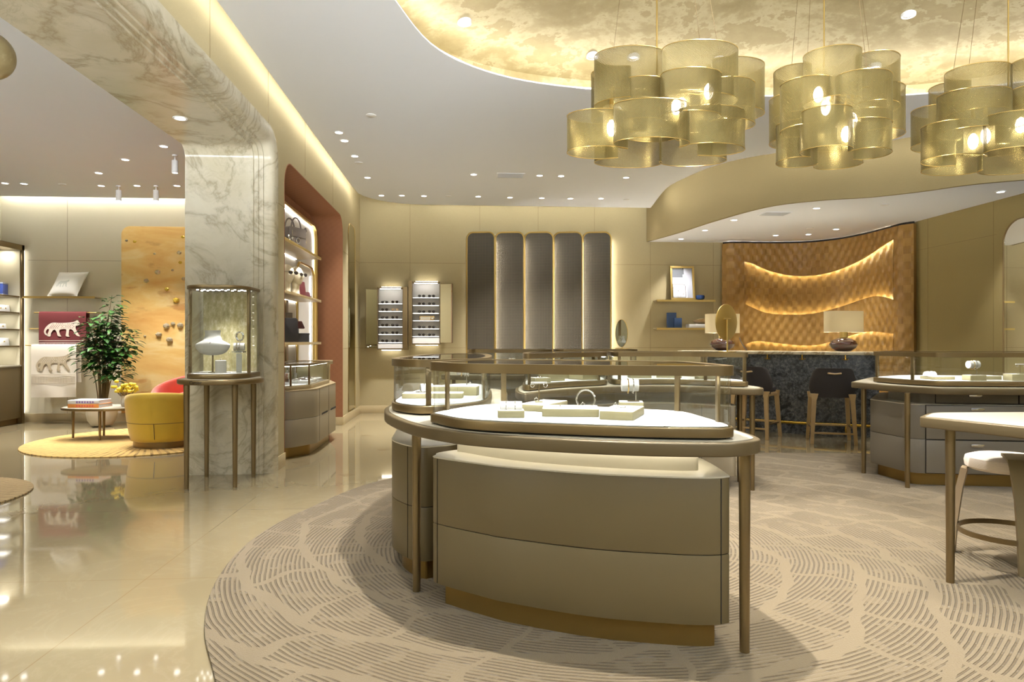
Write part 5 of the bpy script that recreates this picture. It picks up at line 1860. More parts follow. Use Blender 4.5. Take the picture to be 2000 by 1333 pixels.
# ---------------------------------------------------------------- shelf with cushion, towel rods
zs, a, b = wall_shelf(44, 185, 579, LY, .27, 'long slim wall shelf with the ivory cushion, above the towel rods', 'lounge shelf')
x, y, _ = PY(129, 579, LY - .16)
t = thing('cushion', 'ivory square cushion with faint animal print leaning on the wall shelf', 'cushion', (x, LY - .16, zs))
cw, ch, ct = .52, .42, .075
Mc = Matrix.Translation((x, LY - .17, zs + .012)) @ Matrix.Rotation(-.16, 4, 'Z') @ Matrix.Rotation(-.28, 4, 'X') @ Matrix.Shear('XZ', 4, (0, 0)) 
def cush(s, q, sg):
    u_, v_ = s * 2 - 1, q * 2 - 1
    th_ = ct * (max(0, (1 - abs(u_) ** 2.6)) * max(0, (1 - abs(v_) ** 2.6))) ** .55
    pin = 1 - .05 * (1 - abs(u_ * v_))
    return tuple(Mc @ Vector((u_ * cw / 2 * (1 - .06 * (1 - v_ * v_)) + .06 * v_ , sg * th_, (v_ * (1 - .05 * (1 - u_ * u_)) + 1) * ch / 2)))
m = MB().grid(lambda s, q: cush(s, q, 1), 20, 20); m.grid(lambda s, q: cush(s, q, -1), 20, 20)
pc = part('cover', m, M['linen'], t, angle=80)
edge = [cush(k / 20, 0, 0) for k in range(21)] + [cush(1, k / 20, 0) for k in range(1, 21)] + [cush(1 - k / 20, 1, 0) for k in range(1, 21)] + [cush(0, 1 - k / 20, 0) for k in range(1, 20)]
part('piping', MB().tube(edge, .006, 6, True), M['linen'], t)
CAT = [(.97, .78), (.94, .87), (.905, .965), (.87, .92), (.80, .86), (.68, .82), (.45, .80), (.25, .81), (.14, .70), (.05, .50), (.02, .30), (.06, .13), (.12, .10), (.125, .16), (.08, .22), (.075, .34), (.115, .46), (.155, .42), (.13, .25), (.10, .08), (.18, .04), (.20, .10), (.22, .28), (.30, .43), (.35, .30), (.385, .08), (.48, .04), (.455, .12), (.425, .30), (.45, .43), (.60, .45), (.605, .25), (.60, .06), (.70, .04), (.675, .12), (.695, .43), (.775, .40), (.87, .11), (.97, .05), (.95, .13), (.865, .45), (.86, .60), (.90, .66), (.955, .70)]
def cat(mb, O, U, V, N, w_, h_, h0, h1, mi, spot_mi):
    o = smooth([(x_ * w_, y_ * h_) for x_, y_ in CAT], 3)
    mb.extrude(o, O, U, V, N, h0, h1, 0, mi)
    r_ = random.Random(2)
    for i in range(13):
        for j in range(4):
            x_, y_ = .18 + i * .05 + (.025 if j % 2 else 0), .52 + j * .075
            if r_.random() < .2: continue
            k = .011
            mb.extrude([(x_ * w_ + k * w_ * math.cos(a), y_ * h_ + k * w_ * math.sin(a)) for a in [2 * PI * q / 6 for q in range(6)]], O, U, V, N, h1, h1 + .0008, 0, spot_mi)
m = MB()
# faint print on the cushion face: follows the bulge on a fine grid of its own
for (u0, v0, sw, sh_) in ((.22, .30, .42, .34),):
    o = smooth([(x_ * sw + u0, y_ * sh_ + v0) for x_, y_ in CAT], 3)
    bm = bmesh.new(); vv = [bm.verts.new((a_, b_, 0)) for a_, b_ in o]
    es = [bm.edges.new((vv[i], vv[(i + 1) % len(vv)])) for i in range(len(vv))]
    bmesh.ops.triangle_fill(bm, use_beauty=True, edges=es)
    bmesh.ops.subdivide_edges(bm, edges=bm.edges[:], cuts=2, use_grid_fill=True)
    bm.verts.index_update()
    pts = []
    for v_ in bm.verts:
        c_ = Vector(cush(v_.co.x, v_.co.y, -1))
        pts.append(tuple(c_ + (Mc.to_3x3() @ Vector((0, -.0015, 0)))))
    m.add(pts, [tuple(v_.index for v_ in f.verts) for f in bm.faces]); bm.free()
part('print', m, M['linen_p'], pc)

t = thing('towel_rack', 'three slim horizontal wall rods holding the two animal-pattern towels', 'rack', (PY(125, 640, LY)[0], LY, 1.2))
RODS = []
for px0, px1, py, off in ((67, 200, 611, .29), (58, 195, 642.5, .20), (50, 191, 675, .37)):
    Y0 = LY - off
    x0_, _, z_ = PY(px0, py, Y0); x1_ = PY(px1, py, Y0)[0]
    rd = part('rod', MB().cyl((x0_, Y0, z_), (x1_, Y0, z_), .009, n=12), M['gold'], t)
    for xx in (x0_ + .025, x1_ - .025):
        part('bracket', MB().cyl((xx, LY - .0005, z_), (xx, Y0, z_), .006, n=8), M['gold'], rd)
    RODS.append((Y0, z_))
def towel(label, px0, px1, rod, drop, back_drop, shift, m_main, m_pat, cat_y):
    Y0, z_ = RODS[rod]
    x0_, x1_ = PY(px0, 600, Y0)[0], PY(px1, 600, Y0)[0]
    t = thing('hanging_towel', label, 'towel', ((x0_ + x1_) / 2, Y0, z_ - drop))
    prof = [(-.024, -drop)] + [(-.024 - .003 * math.sin(k * .9), -drop + (drop - .01) * k / 10) for k in range(1, 10)] + [(-.020, -.005)]
    for k in range(7):
        a = PI - PI * k / 6
        prof.append((.018 * math.cos(a), .018 * math.sin(a) + .0))
    prof += [(.02, -.01), (.022, -back_drop)]
    def P(s, i, th_):
        yy, zz = prof[i]
        below = max(0, -zz)
        w_ = .006 * math.sin(s * 9 + i) * below / max(drop, .01)
        sh = shift if i > 13 else 0
        return (x0_ + (x1_ - x0_) * s + sh, Y0 + yy + w_ + (th_ if i < 12 else (-th_ if i > 14 else 0)), z_ + zz + (th_ if 11 < i < 15 else 0))
    n = len(prof)
    m = MB()
    NU = 24
    m.grid(lambda s, q: P(s, min(n - 1, int(round(q * (n - 1)))), 0), NU, n - 1); k = len(m.v)
    m.grid(lambda s, q: P(s, min(n - 1, int(round(q * (n - 1)))), -.005), NU, n - 1)
    q = NU + 1
    for i in range(NU):
        for rr in (0, n - 1):
            m.f.append((rr * q + i, rr * q + i + 1, k + rr * q + i + 1, k + rr * q + i)); m.m.append(0)
    for j in range(n - 1):
        for cc in (0, NU):
            m.f.append((j * q + cc, (j + 1) * q + cc, k + (j + 1) * q + cc, k + j * q + cc)); m.m.append(0)
    c = part('cloth', m, M[m_main], t, angle=60)
    W_ = x1_ - x0_
    m = MB()
    O = (x0_ + W_ * .10, Y0 - .036, z_ - cat_y); U, V, N = (1, 0, 0), (0, 0, 1), (0, -1, 0)
    cat(m, O, U, V, N, W_ * .80, .29, 0, .001, 0, 1)
    zb = -.06
    for dz, hh in ((zb, .008), (zb - .03, .006), (zb - .14, .006)):
        m.extrude([(-W_ * .09, dz), (W_ * .88, dz), (W_ * .88, dz + hh), (-W_ * .09, dz + hh)], O, U, V, N, 0, .001, 0, 0)
    for k in range(34):
        xx = -W_ * .085 + k * W_ * .0285
        m.extrude([(xx, zb - .125), (xx + .006, zb - .125), (xx + .006, zb - .035), (xx, zb - .035)], O, U, V, N, 0, .001, 0, 0)
    part('woven_pattern', m, [M[m_pat], M[m_main]], c)
    return t
towel('burgundy wool towel with a pale spotted big cat, on the top rod', 78, 170, 0, .60, .55, .03, 'towel_r', 'towel_p', .40)
towel('cream wool towel with a beige spotted big cat, on the lowest rod', 63, 151, 2, .84, .60, .05, 'towel_c', 'towel_b', .42)

# ---------------------------------------------------------------- tall shelf unit along the side wall
XF = -7.20
ycab1 = PX(48, 650, XF)[1]
t = thing('display_cabinet', 'tall lit shelf unit with bronze frame at the left border of the photo', 'cabinet', (-7.4, 10, 0))
part('plinth', MB().box(-7.66, XF - .07, 8.6, ycab1 - .05, .001, .1), M['bronze_d'], t)
part('base_cupboard', MB().box(-7.66, XF - .02, 8.6, ycab1 - .06, .1, .93, .004), M['taupe'], t)
part('worktop', MB().box(-7.66, XF - .01, 8.6, ycab1 - .06, .93, .96, .004), M['pad'], t, 'pale counter top')
part('back_panel', MB().box(-7.66, -7.63, 8.6, ycab1 - .02, .96, 2.90), M['wall_l'], t)
part('post', MB().box(-7.66, XF, ycab1 - .06, ycab1, .001, 2.92, .004), M['bronze'], t, 'bronze end post')
part('top_rail', MB().box(-7.66, XF, 8.6, ycab1 - .0, 2.83, 2.92, .004), M['bronze'], t)
ZSH = []
for py in (578, 610, 643, 675.5):
    z_ = PX(30, py, XF - .04)[2]
    ZSH.append(z_)
    s_ = part('shelf_board', MB().box(-7.63, XF - .03, 8.6, ycab1 - .073, z_ - .022, z_, .003), M['bronze'], t)
    area_light((-7.42, ycab1 - .24, z_ - .026), (-7.42, ycab1 - .1, 0), .28, 1.3, (1, .97, .88), 'shelf_light')
    area_light((-7.42, ycab1 - .60, z_ - .026), (-7.42, ycab1 - .5, 0), .28, 1.3, (1, .97, .88), 'shelf_light')
part('end_lining', MB().box(-7.63, XF - .03, ycab1 - .072, ycab1 - .06, .96, 2.83), M['wall_l'], t, 'pale end lining')
area_light((-7.42, ycab1 - .2, 2.82), (-7.42, ycab1 - .1, 0), .14, 1.6, (1, .97, .88), 'shelf_light')
xled = PY(51, 600, LY - .03)[0]
struct('trim_lounge_light', MB().cyl((-7.285, LY - .04, .16), (-7.285, LY - .04, 2.85), .006, n=6), M['led_soft'])
def on_shelf(px, k, X=-7.40):
    u = (px - 1000) / F
    d = X / (u * CT + ST)
    return W(u * d, d)[1]
yy = on_shelf(6, 0) - .03
t = thing('blue_carton', 'royal blue patterned box with pale border on the top shelf at the left', 'box', (-7.40, yy, ZSH[0]))
part('box_body', MB().rbox(-7.40, yy, .10, .26, ZSH[0] + .0005, ZSH[0] + .20, .004, .002, .3), M['blue'], t)
m = MB()
for a_, b_ in ((.0005, .02), (.18, .202)):
    m.rbox(-7.40, yy, .104, .264, ZSH[0] + a_, ZSH[0] + b_, .004, .001, .3)
part('border', m, M['print_bg'], t, 'pale border')
def card(px, k, label, w_=.12, h_=.12):
    y_ = on_shelf(px, k)
    z_ = ZSH[k] + .0006
    t = thing('display_card', label, 'card', (-7.40, y_, z_))
    m = MB()
    o = [(-w_ / 2, 0), (w_ / 2, 0), (w_ / 2, h_), (-w_ / 2, h_)]
    c, s = math.cos(.9), math.sin(.9)
    U = Vector((c, s, 0)); N = Vector((s, -c, 0)); V = Vector((0, 0, 1)) * .95 - N * .3
    m.extrude(o, Vector((-7.40, y_, z_)), U, V, N, 0, .012, .002)
    part('stand_card', m, M['paper'], t)
    q = Vector((-7.40, y_, z_)) + V * h_ * .55 + N * .013
    part('ornament', MB().ball(tuple(q), .012, n=8), M['goldj'], t)
card(2, 1, 'white jewellery card at the left border on the upper lit shelf')
card(11, 1, 'white jewellery card beside the end post on the upper lit shelf')
card(6, 2, 'white jewellery card on the middle lit shelf', .09, .09)
card(9, 3, 'white jewellery card alone on the lowest lit shelf', .13, .13)

# ---------------------------------------------------------------- gold globe pendant at the corner
x, y, z = PD(-24, 108, 4.6)
t = thing('globe_pendant', 'gold leaf globe lamp cut by the top left border of the photo', 'lamp', (x, y, z))
part('globe', MB().ball((x, y, z), .16, n=40), M['goldleaf'], t)
part('cord', MB().cyl((x, y, z + .158), (x, y, ZL), .004, n=8), M['bronze'], t)
part('bulb', MB().ball((x, y, z - .164), .02, n=10), M['bulb'], t)

# ================================================================= pedestal table and showcase by the marble pier
cxp, cyp, _ = W(-2.765, 6.50)
zt = 1.0
t = thing('pedestal_table', 'small round table on four bronze legs in front of the marble pier', 'table', (cxp, cyp, 0))
o = ellipse(cxp, cyp, .385, .375, 56, -TH)
part('table_top', MB().prism(o, zt - .05, zt - .003, .012, seg=3), M['bronze'], t)
part('leather_inlay', MB().prism(inset(o, .03), zt - .006, zt, .001), M['pad'], t)
for r, d in ((-2.96, 6.21), (-2.552, 6.29), (-3.03, 6.775), (-2.565, 6.775)):
    x, y, _ = W(r, d)
    part('leg', MB().tube([(x, y, .001), (x, y, zt - .049)], [.020, .027], 18), M['bronze'], t)
# the nameplate lettering on the rim
tm = text_mesh('Cartier', .042, .0008, .25)
ua = math.atan2(W(-2.78, 6.1)[1] - cyp, W(-2.78, 6.1)[0] - cxp) - .18
m = MB()
pts = []
for vx, vy, vz in tm.v:
    a = ua + vx / .385
    rr = 1.0 + 0
    ex, ey = cxp + (.3865 + vz) * math.cos(a), cyp + (.3765 + vz) * math.sin(a)
    pts.append((ex, ey, zt - .026 + vy))
m.add(pts, tm.f)
part('lettering', m, M['print_ink'], t, 'dark script lettering on the rim')
# showcase
t = thing('glass_showcase', 'tall curved glass showcase with a white bust, on the pedestal table', 'display case', (cxp, cyp, zt))
zb_, zc_ = zt + .001, 1.865
o = round_poly([(-.29, .30), (-.29, -.12), (-.16, -.29), (.16, -.29), (.29, -.12), (.29, .30)], [.05, .25, .22, .22, .25, .05], 8)
c_, s_ = math.cos(-TH + .10), math.sin(-TH + .10)
o = ccw([(cxp + x * c_ - y * s_, cyp + x * s_ + y * c_) for x, y in o])
part('base_tray', MB().prism(o, zb_, zb_ + .045, .008), M['bronze'], t)
part('deck', MB().prism(inset(o, .02), zb_ + .04, zb_ + .049), M['deck'], t, 'white deck')
part('glass_wall', MB().ring(inset(o, .008), inset(o, .014), zb_ + .045, zc_ - .02), M['glass'], t)
part('top_cap', MB().prism(o, zc_ - .03, zc_, .006), M['bronze'], t)
def loc_(x, y, z=0):
    return (cxp + x * c_ - y * s_, cyp + x * s_ + y * c_, z)
bk_ = [loc_(-.255, .262)[:2], loc_(.255, .262)[:2], loc_(.255, .275)[:2], loc_(-.255, .275)[:2]]
part('back_panel', MB().prism(bk_, zb_ + .045, zc_ - .03), M['caseback'], t, 'champagne leaf back panel')
for sx in (-1, 1):
    q = loc_(sx * .268, -.06)
    part('corner_post', MB().rbox(q[0], q[1], .022, .05, zb_ + .04, zc_ - .02, .004, .001, -TH + .1), M['bronze'], t)
for k in range(16):
    q = loc_(-.20 + .4 * (k % 8) / 7, -.06 + .10 * (k // 8) + .02 * math.sin(k))
    lp = part('led_spot', MB().lathe([(.011, -.031), (.011, -.036), (1e-5, -.037)], (q[0], q[1], zc_), 12), M['lens'], t)
q = loc_(0, -.05)
spot((q[0], q[1], zc_ - .05), (q[0], q[1], zt), 34, 110, .8, (1, .97, .92), .08, 'showcase_beam')
# bust
bz = zb_ + .0495
q = loc_(-.075, -.02)
t = thing('necklace_bust', 'white necklace bust on a slim rod in the tall showcase', 'display bust', (q[0], q[1], bz))
part('rod', MB().cyl((q[0], q[1], bz), (q[0], q[1], bz + .22), .008, n=10).cyl((q[0], q[1], bz), (q[0], q[1], bz + .006), .04), M['bronze'], t)
m = MB()
rings = []
for s in range(29):
    f = s / 28
    z_ = bz + .165 + .235 * f
    tab = [(0, .04, .03), (.04, .088, .055), (.12, .122, .07), (.25, .147, .08), (.38, .158, .084), (.48, .156, .082), (.55, .138, .076), (.62, .108, .068), (.69, .082, .06), (.76, .070, .056), (.90, .068, .055), (1.0, .072, .058)]
    for (f0, a_, b_), (f1, a2, b2) in zip(tab, tab[1:]):
        if f0 <= f <= f1 + 1e-9:
            k = (f - f0) / (f1 - f0)
            w_, d_ = a_ + (a2 - a_) * k, b_ + (b2 - b_) * k
    rings.append((w_, d_, z_))
vs, fs = [], []
n = 28
for w_, d_, z_ in rings:
    for i in range(n):
        a = 2 * PI * i / n
        lx, ly = w_ * math.cos(a), d_ * math.sin(a)
        dz = -.02 * (abs(math.cos(a)) ** 3) * max(0, min(1, (z_ - bz - .22) / .1)) if w_ > .08 else 0
        p = loc_(-.075 + lx, -.02 + ly)
        vs.append((p[0], p[1], z_ + dz))
for j in range(len(rings) - 1):
    for i in range(n):
        fs.append((j * n + i, j * n + (i + 1) % n, (j + 1) * n + (i + 1) % n, (j + 1) * n + i))
fs += [tuple(range(n - 1, -1, -1)), tuple((len(rings) - 1) * n + i for i in range(n))]
part('bust', m.add(vs, fs), M['white2'], t, angle=60)
pts = [loc_(-.075 + .058 * math.cos(a), -.02 + .062 * math.sin(a), bz + .33 - .045 * max(0, -math.sin(a)) ** 2) for a in [2 * PI * k / 26 for k in range(26)]]
mm = MB().tube(pts, .0016, 5, True); p = loc_(-.075, -.096, bz + .283); mm.ball(p, .009, n=10)
single('necklace', mm, M['silver'], 'fine chain with a small pendant on the white bust', 'necklace')
p = loc_(.03, -.12)
t = thing('ring_block', 'white round ring block with a tiny ring, at the foot of the bust', 'display stand', (p[0], p[1], bz))
part('block', MB().lathe([(.05, 0), (.05, .115), (.046, .12), (.001, .12)], (p[0], p[1], bz), 28), M['tray_w'], t)
part('ring', MB().tube([(p[0] + .009 * math.cos(a), p[1], bz + .129 + .009 * math.sin(a)) for a in [2 * PI * k / 14 for k in range(14)]], .002, 6, True), M['silver'], t)
p = loc_(.175, -.05)
t = thing('bracelet_riser', 'clear riser with a white bracelet roll at the right of the bust', 'display stand', (p[0], p[1], bz))
part('clear_riser', MB().rbox(p[0], p[1], .10, .09, bz, bz + .20, .004, .002, -TH), M['glass'], t)
part('riser_frame', MB().ring(rrect(p[0], p[1], .104, .094, .004, -TH), inset(rrect(p[0], p[1], .104, .094, .004, -TH), .004), bz + .19, bz + .204), M['steel'], t)
part('inner_card', MB().rbox(p[0], p[1], .05, .05, bz, bz + .18, .004, .001, .3), M['tray_w'], t)
r1, r2 = loc_(.13, -.06, bz + .245), loc_(.225, -.045, bz + .245)
part('roll', MB().cyl(r1, r2, .036, n=20), M['tray_w'], t)
for f in (.35, .6):
    c = Vector(r1).lerp(Vector(r2), f)
    part('bracelet', MB().tube([(c.x, c.y + .040 * math.cos(a), c.z + .040 * math.sin(a)) for a in [2 * PI * k / 18 for k in range(18)]], .004, 6, True), M['silver'], t)
p = loc_(.145, .08)
m = MB().tube([(p[0] + .033 * math.cos(a), p[1], bz + .345 + .04 * math.sin(a)) for a in [2 * PI * k / 24 for k in range(24)]], .010, 8, True)
m.cyl((p[0], p[1], bz), (p[0], p[1], bz + .31), .004, n=8)
single('cuff_bracelet', m, M['silver'], 'broad sparkling cuff on a stem behind the bracelet roll', 'bracelet')
# ================================================================= five dark screens on the back wall
SCREENLED = emit('screen_led', (1, .95, .86, 1), 60)
edges = [911, 967, 1024, 1081, 1138, 1194]
WORD = ['first', 'second', 'third', 'fourth', 'fifth']
for k in range(5):
    Yl, Yr = BY - .03, BY - .13
    xl = PY(edges[k] + .8, 600, Yl)[0]; xr = PY(edges[k + 1] - .8, 600, Yr)[0]
    zt = PY(edges[k] + 28, 454, BY - .08)[2]
    L = math.hypot(xr - xl, Yr - Yl)
    U = Vector(((xr - xl) / L, (Yr - Yl) / L, 0)); V = Vector((0, 0, 1)); N = U.cross(V)
    O = Vector((xl, Yl, 0))
    t = thing('mounted_screen_panel', f'tall dark woven screen panel with gold rim, {WORD[k]} of five counted from the eyewear cabinets', 'wall panel', ((xl + xr) / 2, BY, .145), 'five screen panels')
    o = ccw(round_poly([(0, .145), (L, .145), (L, zt), (0, zt)], [.005, .005, .125, .125], 8))
    m = MB()
    st = len(m.v)
    m.extrude(inset(o, .006), O, U, V, N, -.012, .0)
    for i in range(st, len(m.v)):
        q = Vector(m.v[i]) - O
        m.uv[i] = (q.dot(U), q.z)
    part('woven_screen', m, M['screen'], t)
    pts = [tuple(O + U * x + V * y) for x, y in o]
    fr_ = MB().tube(pts, .015, 8, True)
    part('gold_rim', fr_, M['gold'], t, 'satin gold rim')
    # LED behind the proud right edge, washing the next panel
    e = O + U * (L - .012) - N * .035
    part('led_line', MB().cyl((e.x, e.y, .2), (e.x, e.y, zt - .16), .007, n=6), SCREENLED, t)

# ================================================================= eyewear cabinets
EYELED = emit('eyewear_glow_led', (1, .96, .86, 1), 18)
def sunglasses_mesh(kind=0):
    m = MB()
    w_, h_ = (.027, .021) if kind == 0 else (.025, .018)
    for s in (-1, 1):
        o = [(s * .034 + w_ * math.cos(a) * (1 + .12 * math.sin(a)), h_ + h_ * (math.sin(a)) * (1 + .12 * s * math.cos(a))) for a in [2 * PI * k / 18 for k in range(18)]]
        m.extrude(o, (0, 0, 0), (1, 0, 0), (0, 0, 1), (0, -1, 0), 0, .004, .001)
        m.tube([(s * .064, 0, h_ * 1.45), (s * .066, .06, h_ * 1.5), (s * .062, .11, h_ * .5)], .0022, 6)
    m.tube([(-.012, -.002, h_ * 1.4), (0, -.004, h_ * 1.65), (.012, -.002, h_ * 1.4)], .0022, 6)
    if kind == 1:
        m.tube([(-.030, -.002, h_ * 1.95), (0, -.004, h_ * 2.15), (.030, -.002, h_ * 1.95)], .0026, 6)
    return m
ORD = ['top', 'second', 'third', 'fourth', 'fifth', 'lowest']
def eyewear(which, px0, px1, py0, py1, shelves, cols, side, dpx, doorpx):
    D = .20
    Yf = BY - D
    x0, x1 = PY(px0, 600, Yf)[0], PY(px1, 600, Yf)[0]
    zt, zb_ = PY(px0, py0, Yf)[2], PY(px0, py1, Yf)[2]
    t = thing('eyewear_cabinet', f'{which} wall cabinet of lit sunglasses shelves with an open mirrored door', 'cabinet', ((x0 + x1) / 2, BY, zb_), 'eyewear cabinets')
    part('back_panel', MB().box(x0, x1, BY - .02, BY - .0008, zb_, zt), M['niche'], t, 'pale back')
    m = MB().box(x0 - .012, x1 + .012, Yf, BY - .001, zt - .012, zt + .012, .003).box(x0 - .012, x1 + .012, Yf, BY - .001, zb_ - .012, zb_ + .012, .003)
    m.box(x0 - .012, x0, Yf, BY - .001, zb_, zt).box(x1, x1 + .012, Yf, BY - .001, zb_, zt)
    part('carcass', m, M['bronze'], t)
    part('lower_panel', MB().box(x0 + .003, x1 - .003, Yf + .02, BY - .02, zb_ + .012, PY(px0, shelves[-1], Yf)[2] - .03), M['niche'], t, 'pale lower panel')
    # bronze side box and mirrored door
    xs0, xs1 = sorted((PY(dpx[0], 600, Yf - .05)[0], PY(dpx[1], 600, Yf - .05)[0]))
    part('side_panel', MB().box(xs0, xs1, Yf - .05, BY - .001, zb_ - .02, zt + .02, .003), M['bronze'], t, 'bronze side panel')
    hx = x0 - .012 if side > 0 else x1 + .012
    sgn = -1 if side > 0 else 1
    xd = PY(doorpx, 600, Yf - .12)[0]
    hx += sgn * .004
    a = Vector((hx, Yf - .0)); b = Vector((xd, Yf - .10))
    e = (b - a); L = e.length; e.normalize()
    n = Vector((e.y, -e.x))
    if n.y > 0: n = -n
    c = (a + b) / 2
    rot = math.atan2(e.y, e.x)
    dr = part('mirror_door', MB().prism(rrect(c.x, c.y, L, .02, .002, rot), zb_ + .02, zt - .03, .002), M['bronze'], t)
    c2 = c + n * .0115
    part('mirror_glass', MB().prism(rrect(c2.x, c2.y, L - .012, .002, 0, rot), zb_ + .026, zt - .036), M['mirror'], dr, 'mirror glass')
    for zz, hh in ((zt + .02, .008), (zb_ - .02, -.008)):
        part('led_line', MB().box(x0 + .06, x1 - .04, BY - .08, BY - .066, min(zz, zz + hh), max(zz, zz + hh)), EYELED, t)
    part('led_line', MB().box(x0 + .04, x1 - .04, Yf + .02, Yf + .028, zt - .020, zt - .013), M['led'], t)
    for k, py in enumerate(shelves):
        z_ = PY(px0, py, Yf + .06)[2]
        s = part('shelf_board', MB().box(x0 + .002, x1 - .002, Yf + .04, BY - .02, z_ - .012, z_, .001), M['white2'], t, 'white shelf')
        part('led_line', MB().box(x0 + .02, x1 - .02, Yf + .036, Yf + .041, z_ - .012, z_ - .004), M['glow_shelf'], s)
        if k == 3 and which == 'higher':
            px, py_ = PY(834, 626, Yf + .05)[0], Yf + .06
            tt = thing('shelf_plaque', 'small cream and gold framed plaque among the sunglasses shelves', 'plaque', (px, py_, z_))
            part('plaque_board', MB().box(px - .135, px + .135, py_, py_ + .02, z_ + .0005, z_ + .085, .002), M['goldj'], tt)
            part('plaque_face', MB().box(px - .125, px + .065, py_ - .002, py_ + .001, z_ + .012, z_ + .072).box(px + .078, px + .122, py_ - .002, py_ + .001, z_ + .02, z_ + .066), M['pad'], tt)
            continue
        for j, cpx in enumerate(cols):
            xx = PY(cpx, py, Yf + .06)[0]
            global SG
            kind = 1 if (which == 'lower' and j == 0 and k in (0, 4)) else 0
            lab = f'{"amber" if (which == "lower" and k == 1 and j == 1) else "dark"} sunglasses, {("left", "right")[j]} pair on the {ORD[k]} shelf of the {which} eyewear cabinet'
            m = sunglasses_mesh(kind)
            m.xf(Matrix.Translation((xx, Yf + .044, z_ + .0005)) @ Matrix.Rotation(.1 * (-1) ** (j + k), 4, 'Z') @ Matrix.Diagonal((1.08, 1.0, 1.2, 1)))
            single('sunglasses', m, M['brownlens' if lab.startswith('amber') else 'blackgl'], lab, 'sunglasses', 'sunglasses on the lit shelves')
eyewear('lower', 738, 786.5, 562.5, 682, (593, 608, 623.3, 638.2, 653, 669), (751.5, 771.5), 1, (787.5, 796), 713.5)
eyewear('higher', 805, 858.5, 551.5, 672.5, (581.4, 596.5, 611.8, 626.3, 642, 657), (823.5, 843), -1, (797.5, 804.5), 884)

# ================================================================= narrow mirror in the left wall, by the corner
ya, yb = PX(680, 600, WX)[1], PX(693, 600, WX)[1]
zt = PX(680, 433, WX)[2]
t = thing('wall_mirror', 'narrow bronze-tinted mirror with arched top in the left wall near the corner', 'mirror', (WX, (ya + yb) / 2, .16))
o = ccw(round_poly([(ya, .16), (yb, .16), (yb, zt), (ya, zt)], [.0, .0, .2, .2], 8))
part('mirror_glass', MB().extrude(inset(o, .01), (WX, 0, 0), (0, 1, 0), (0, 0, 1), (1, 0, 0), .001, .006), plain('bronze_tinted_mirror', hexc(176, 164, 124), .06, 1.0, var=.02), t)
part('rim', MB().tube([(WX + .004, y, z) for y, z in o], .008, 6, True), M['gold'], t)

# ================================================================= display wall inside the terracotta recess
XB = -2.41
y0n, y1n, ztn = NY0 + .15, NY1 - .06, 3.17
t = thing('recess_shelving', 'lit white shelf wall with gold arched frame inside the terracotta recess', 'shelf unit', (-2.2, 9.3, 0))
part('back_panel', MB().box(XB + .0006, XB + .012, y0n, y1n, .0, ztn - .02), M['niche'], t, 'pale back panel')
o = [(y0n, 0.001)] + [q for q in round_poly([(y0n, 0), (y0n, ztn), (y1n, ztn), (y1n, 0)], [0, .22, .22, 0], 8)[1:-1]] + [(y1n, 0.001)]
m = MB()
vs, fs = [], []
oi = []
cyn, czn = (y0n + y1n) / 2, 1.5
for y_, z_ in o:
    oi.append((y_ + (.035 if y_ < cyn else -.035) if abs(z_ - ztn) > .001 else y_, z_ - (.035 if z_ > ztn - .3 else 0)))
for (y_, z_), (y2, z2) in zip(o, oi):
    vs += [(XB + .001, y_, z_), (-2.325, y_, z_), (-2.325, y2, z2), (XB + .001, y2, z2)]
for i in range(len(o) - 1):
    for k in range(4):
        fs.append((i * 4 + k, i * 4 + (k + 1) % 4, (i + 1) * 4 + (k + 1) % 4, (i + 1) * 4 + k))
part('gold_frame', m.add(vs, fs), M['gold'], t, 'gold arched frame')
part('led_line', MB().tube([(-2.385, y_, z_) for y_, z_ in [(oi[-1][0] - .02, .1)] + [(a_ - .02, b_ - .02) for a_, b_ in oi[-2:3:-1]]], .006, 6), M['led_soft'], t)
ar = [(9.85, .9), (9.85, 2.26), (9.87, 2.38), (9.93, 2.45), (10.05, 2.48), (10.70, 2.48), (10.82, 2.45), (10.88, 2.38), (10.90, 2.26), (10.90, .9)]
ai = part('inner_arch', MB().tube([(-2.36, y_, z_) for y_, z_ in smooth(ar, 3, False)], .018, 8), M['gold'], t, 'gold inner arch')
part('led_line', MB().cyl((-2.385, 10.80, .95), (-2.385, 10.80, 2.36), .005, n=6), M['led_soft'], ai)
part('upright', MB().box(-2.398, -2.37, 9.30, 9.40, .9, 1.9), M['bronze'], t)
SHZ = (2.545, 1.935, 1.335)
for z_ in SHZ:
    s = part('shelf_board', MB().box(-2.398, -2.06, NY0 + .16, 9.95, z_ - .03, z_ - .002, .003), M['shelfm'], t)
    part('leather_mat', MB().box(-2.39, -2.075, NY0 + .17, 9.93, z_ - .004, z_, .001), M['pad'], s, 'pale mat')
    part('metal_edge', MB().box(-2.066, -2.05, NY0 + .16, 9.97, z_ - .034, z_ + .002, .002), M['gold'], s)
    part('led_line', MB().box(-2.39, -2.38, NY0 + .2, 9.9, z_ - .036, z_ - .031), M['led_soft'], s)
def niche_y(px, X=-2.2):
    u = (px - 1000) / F
    d = X / (u * CT + ST)
    return W(u * d, d)[1]
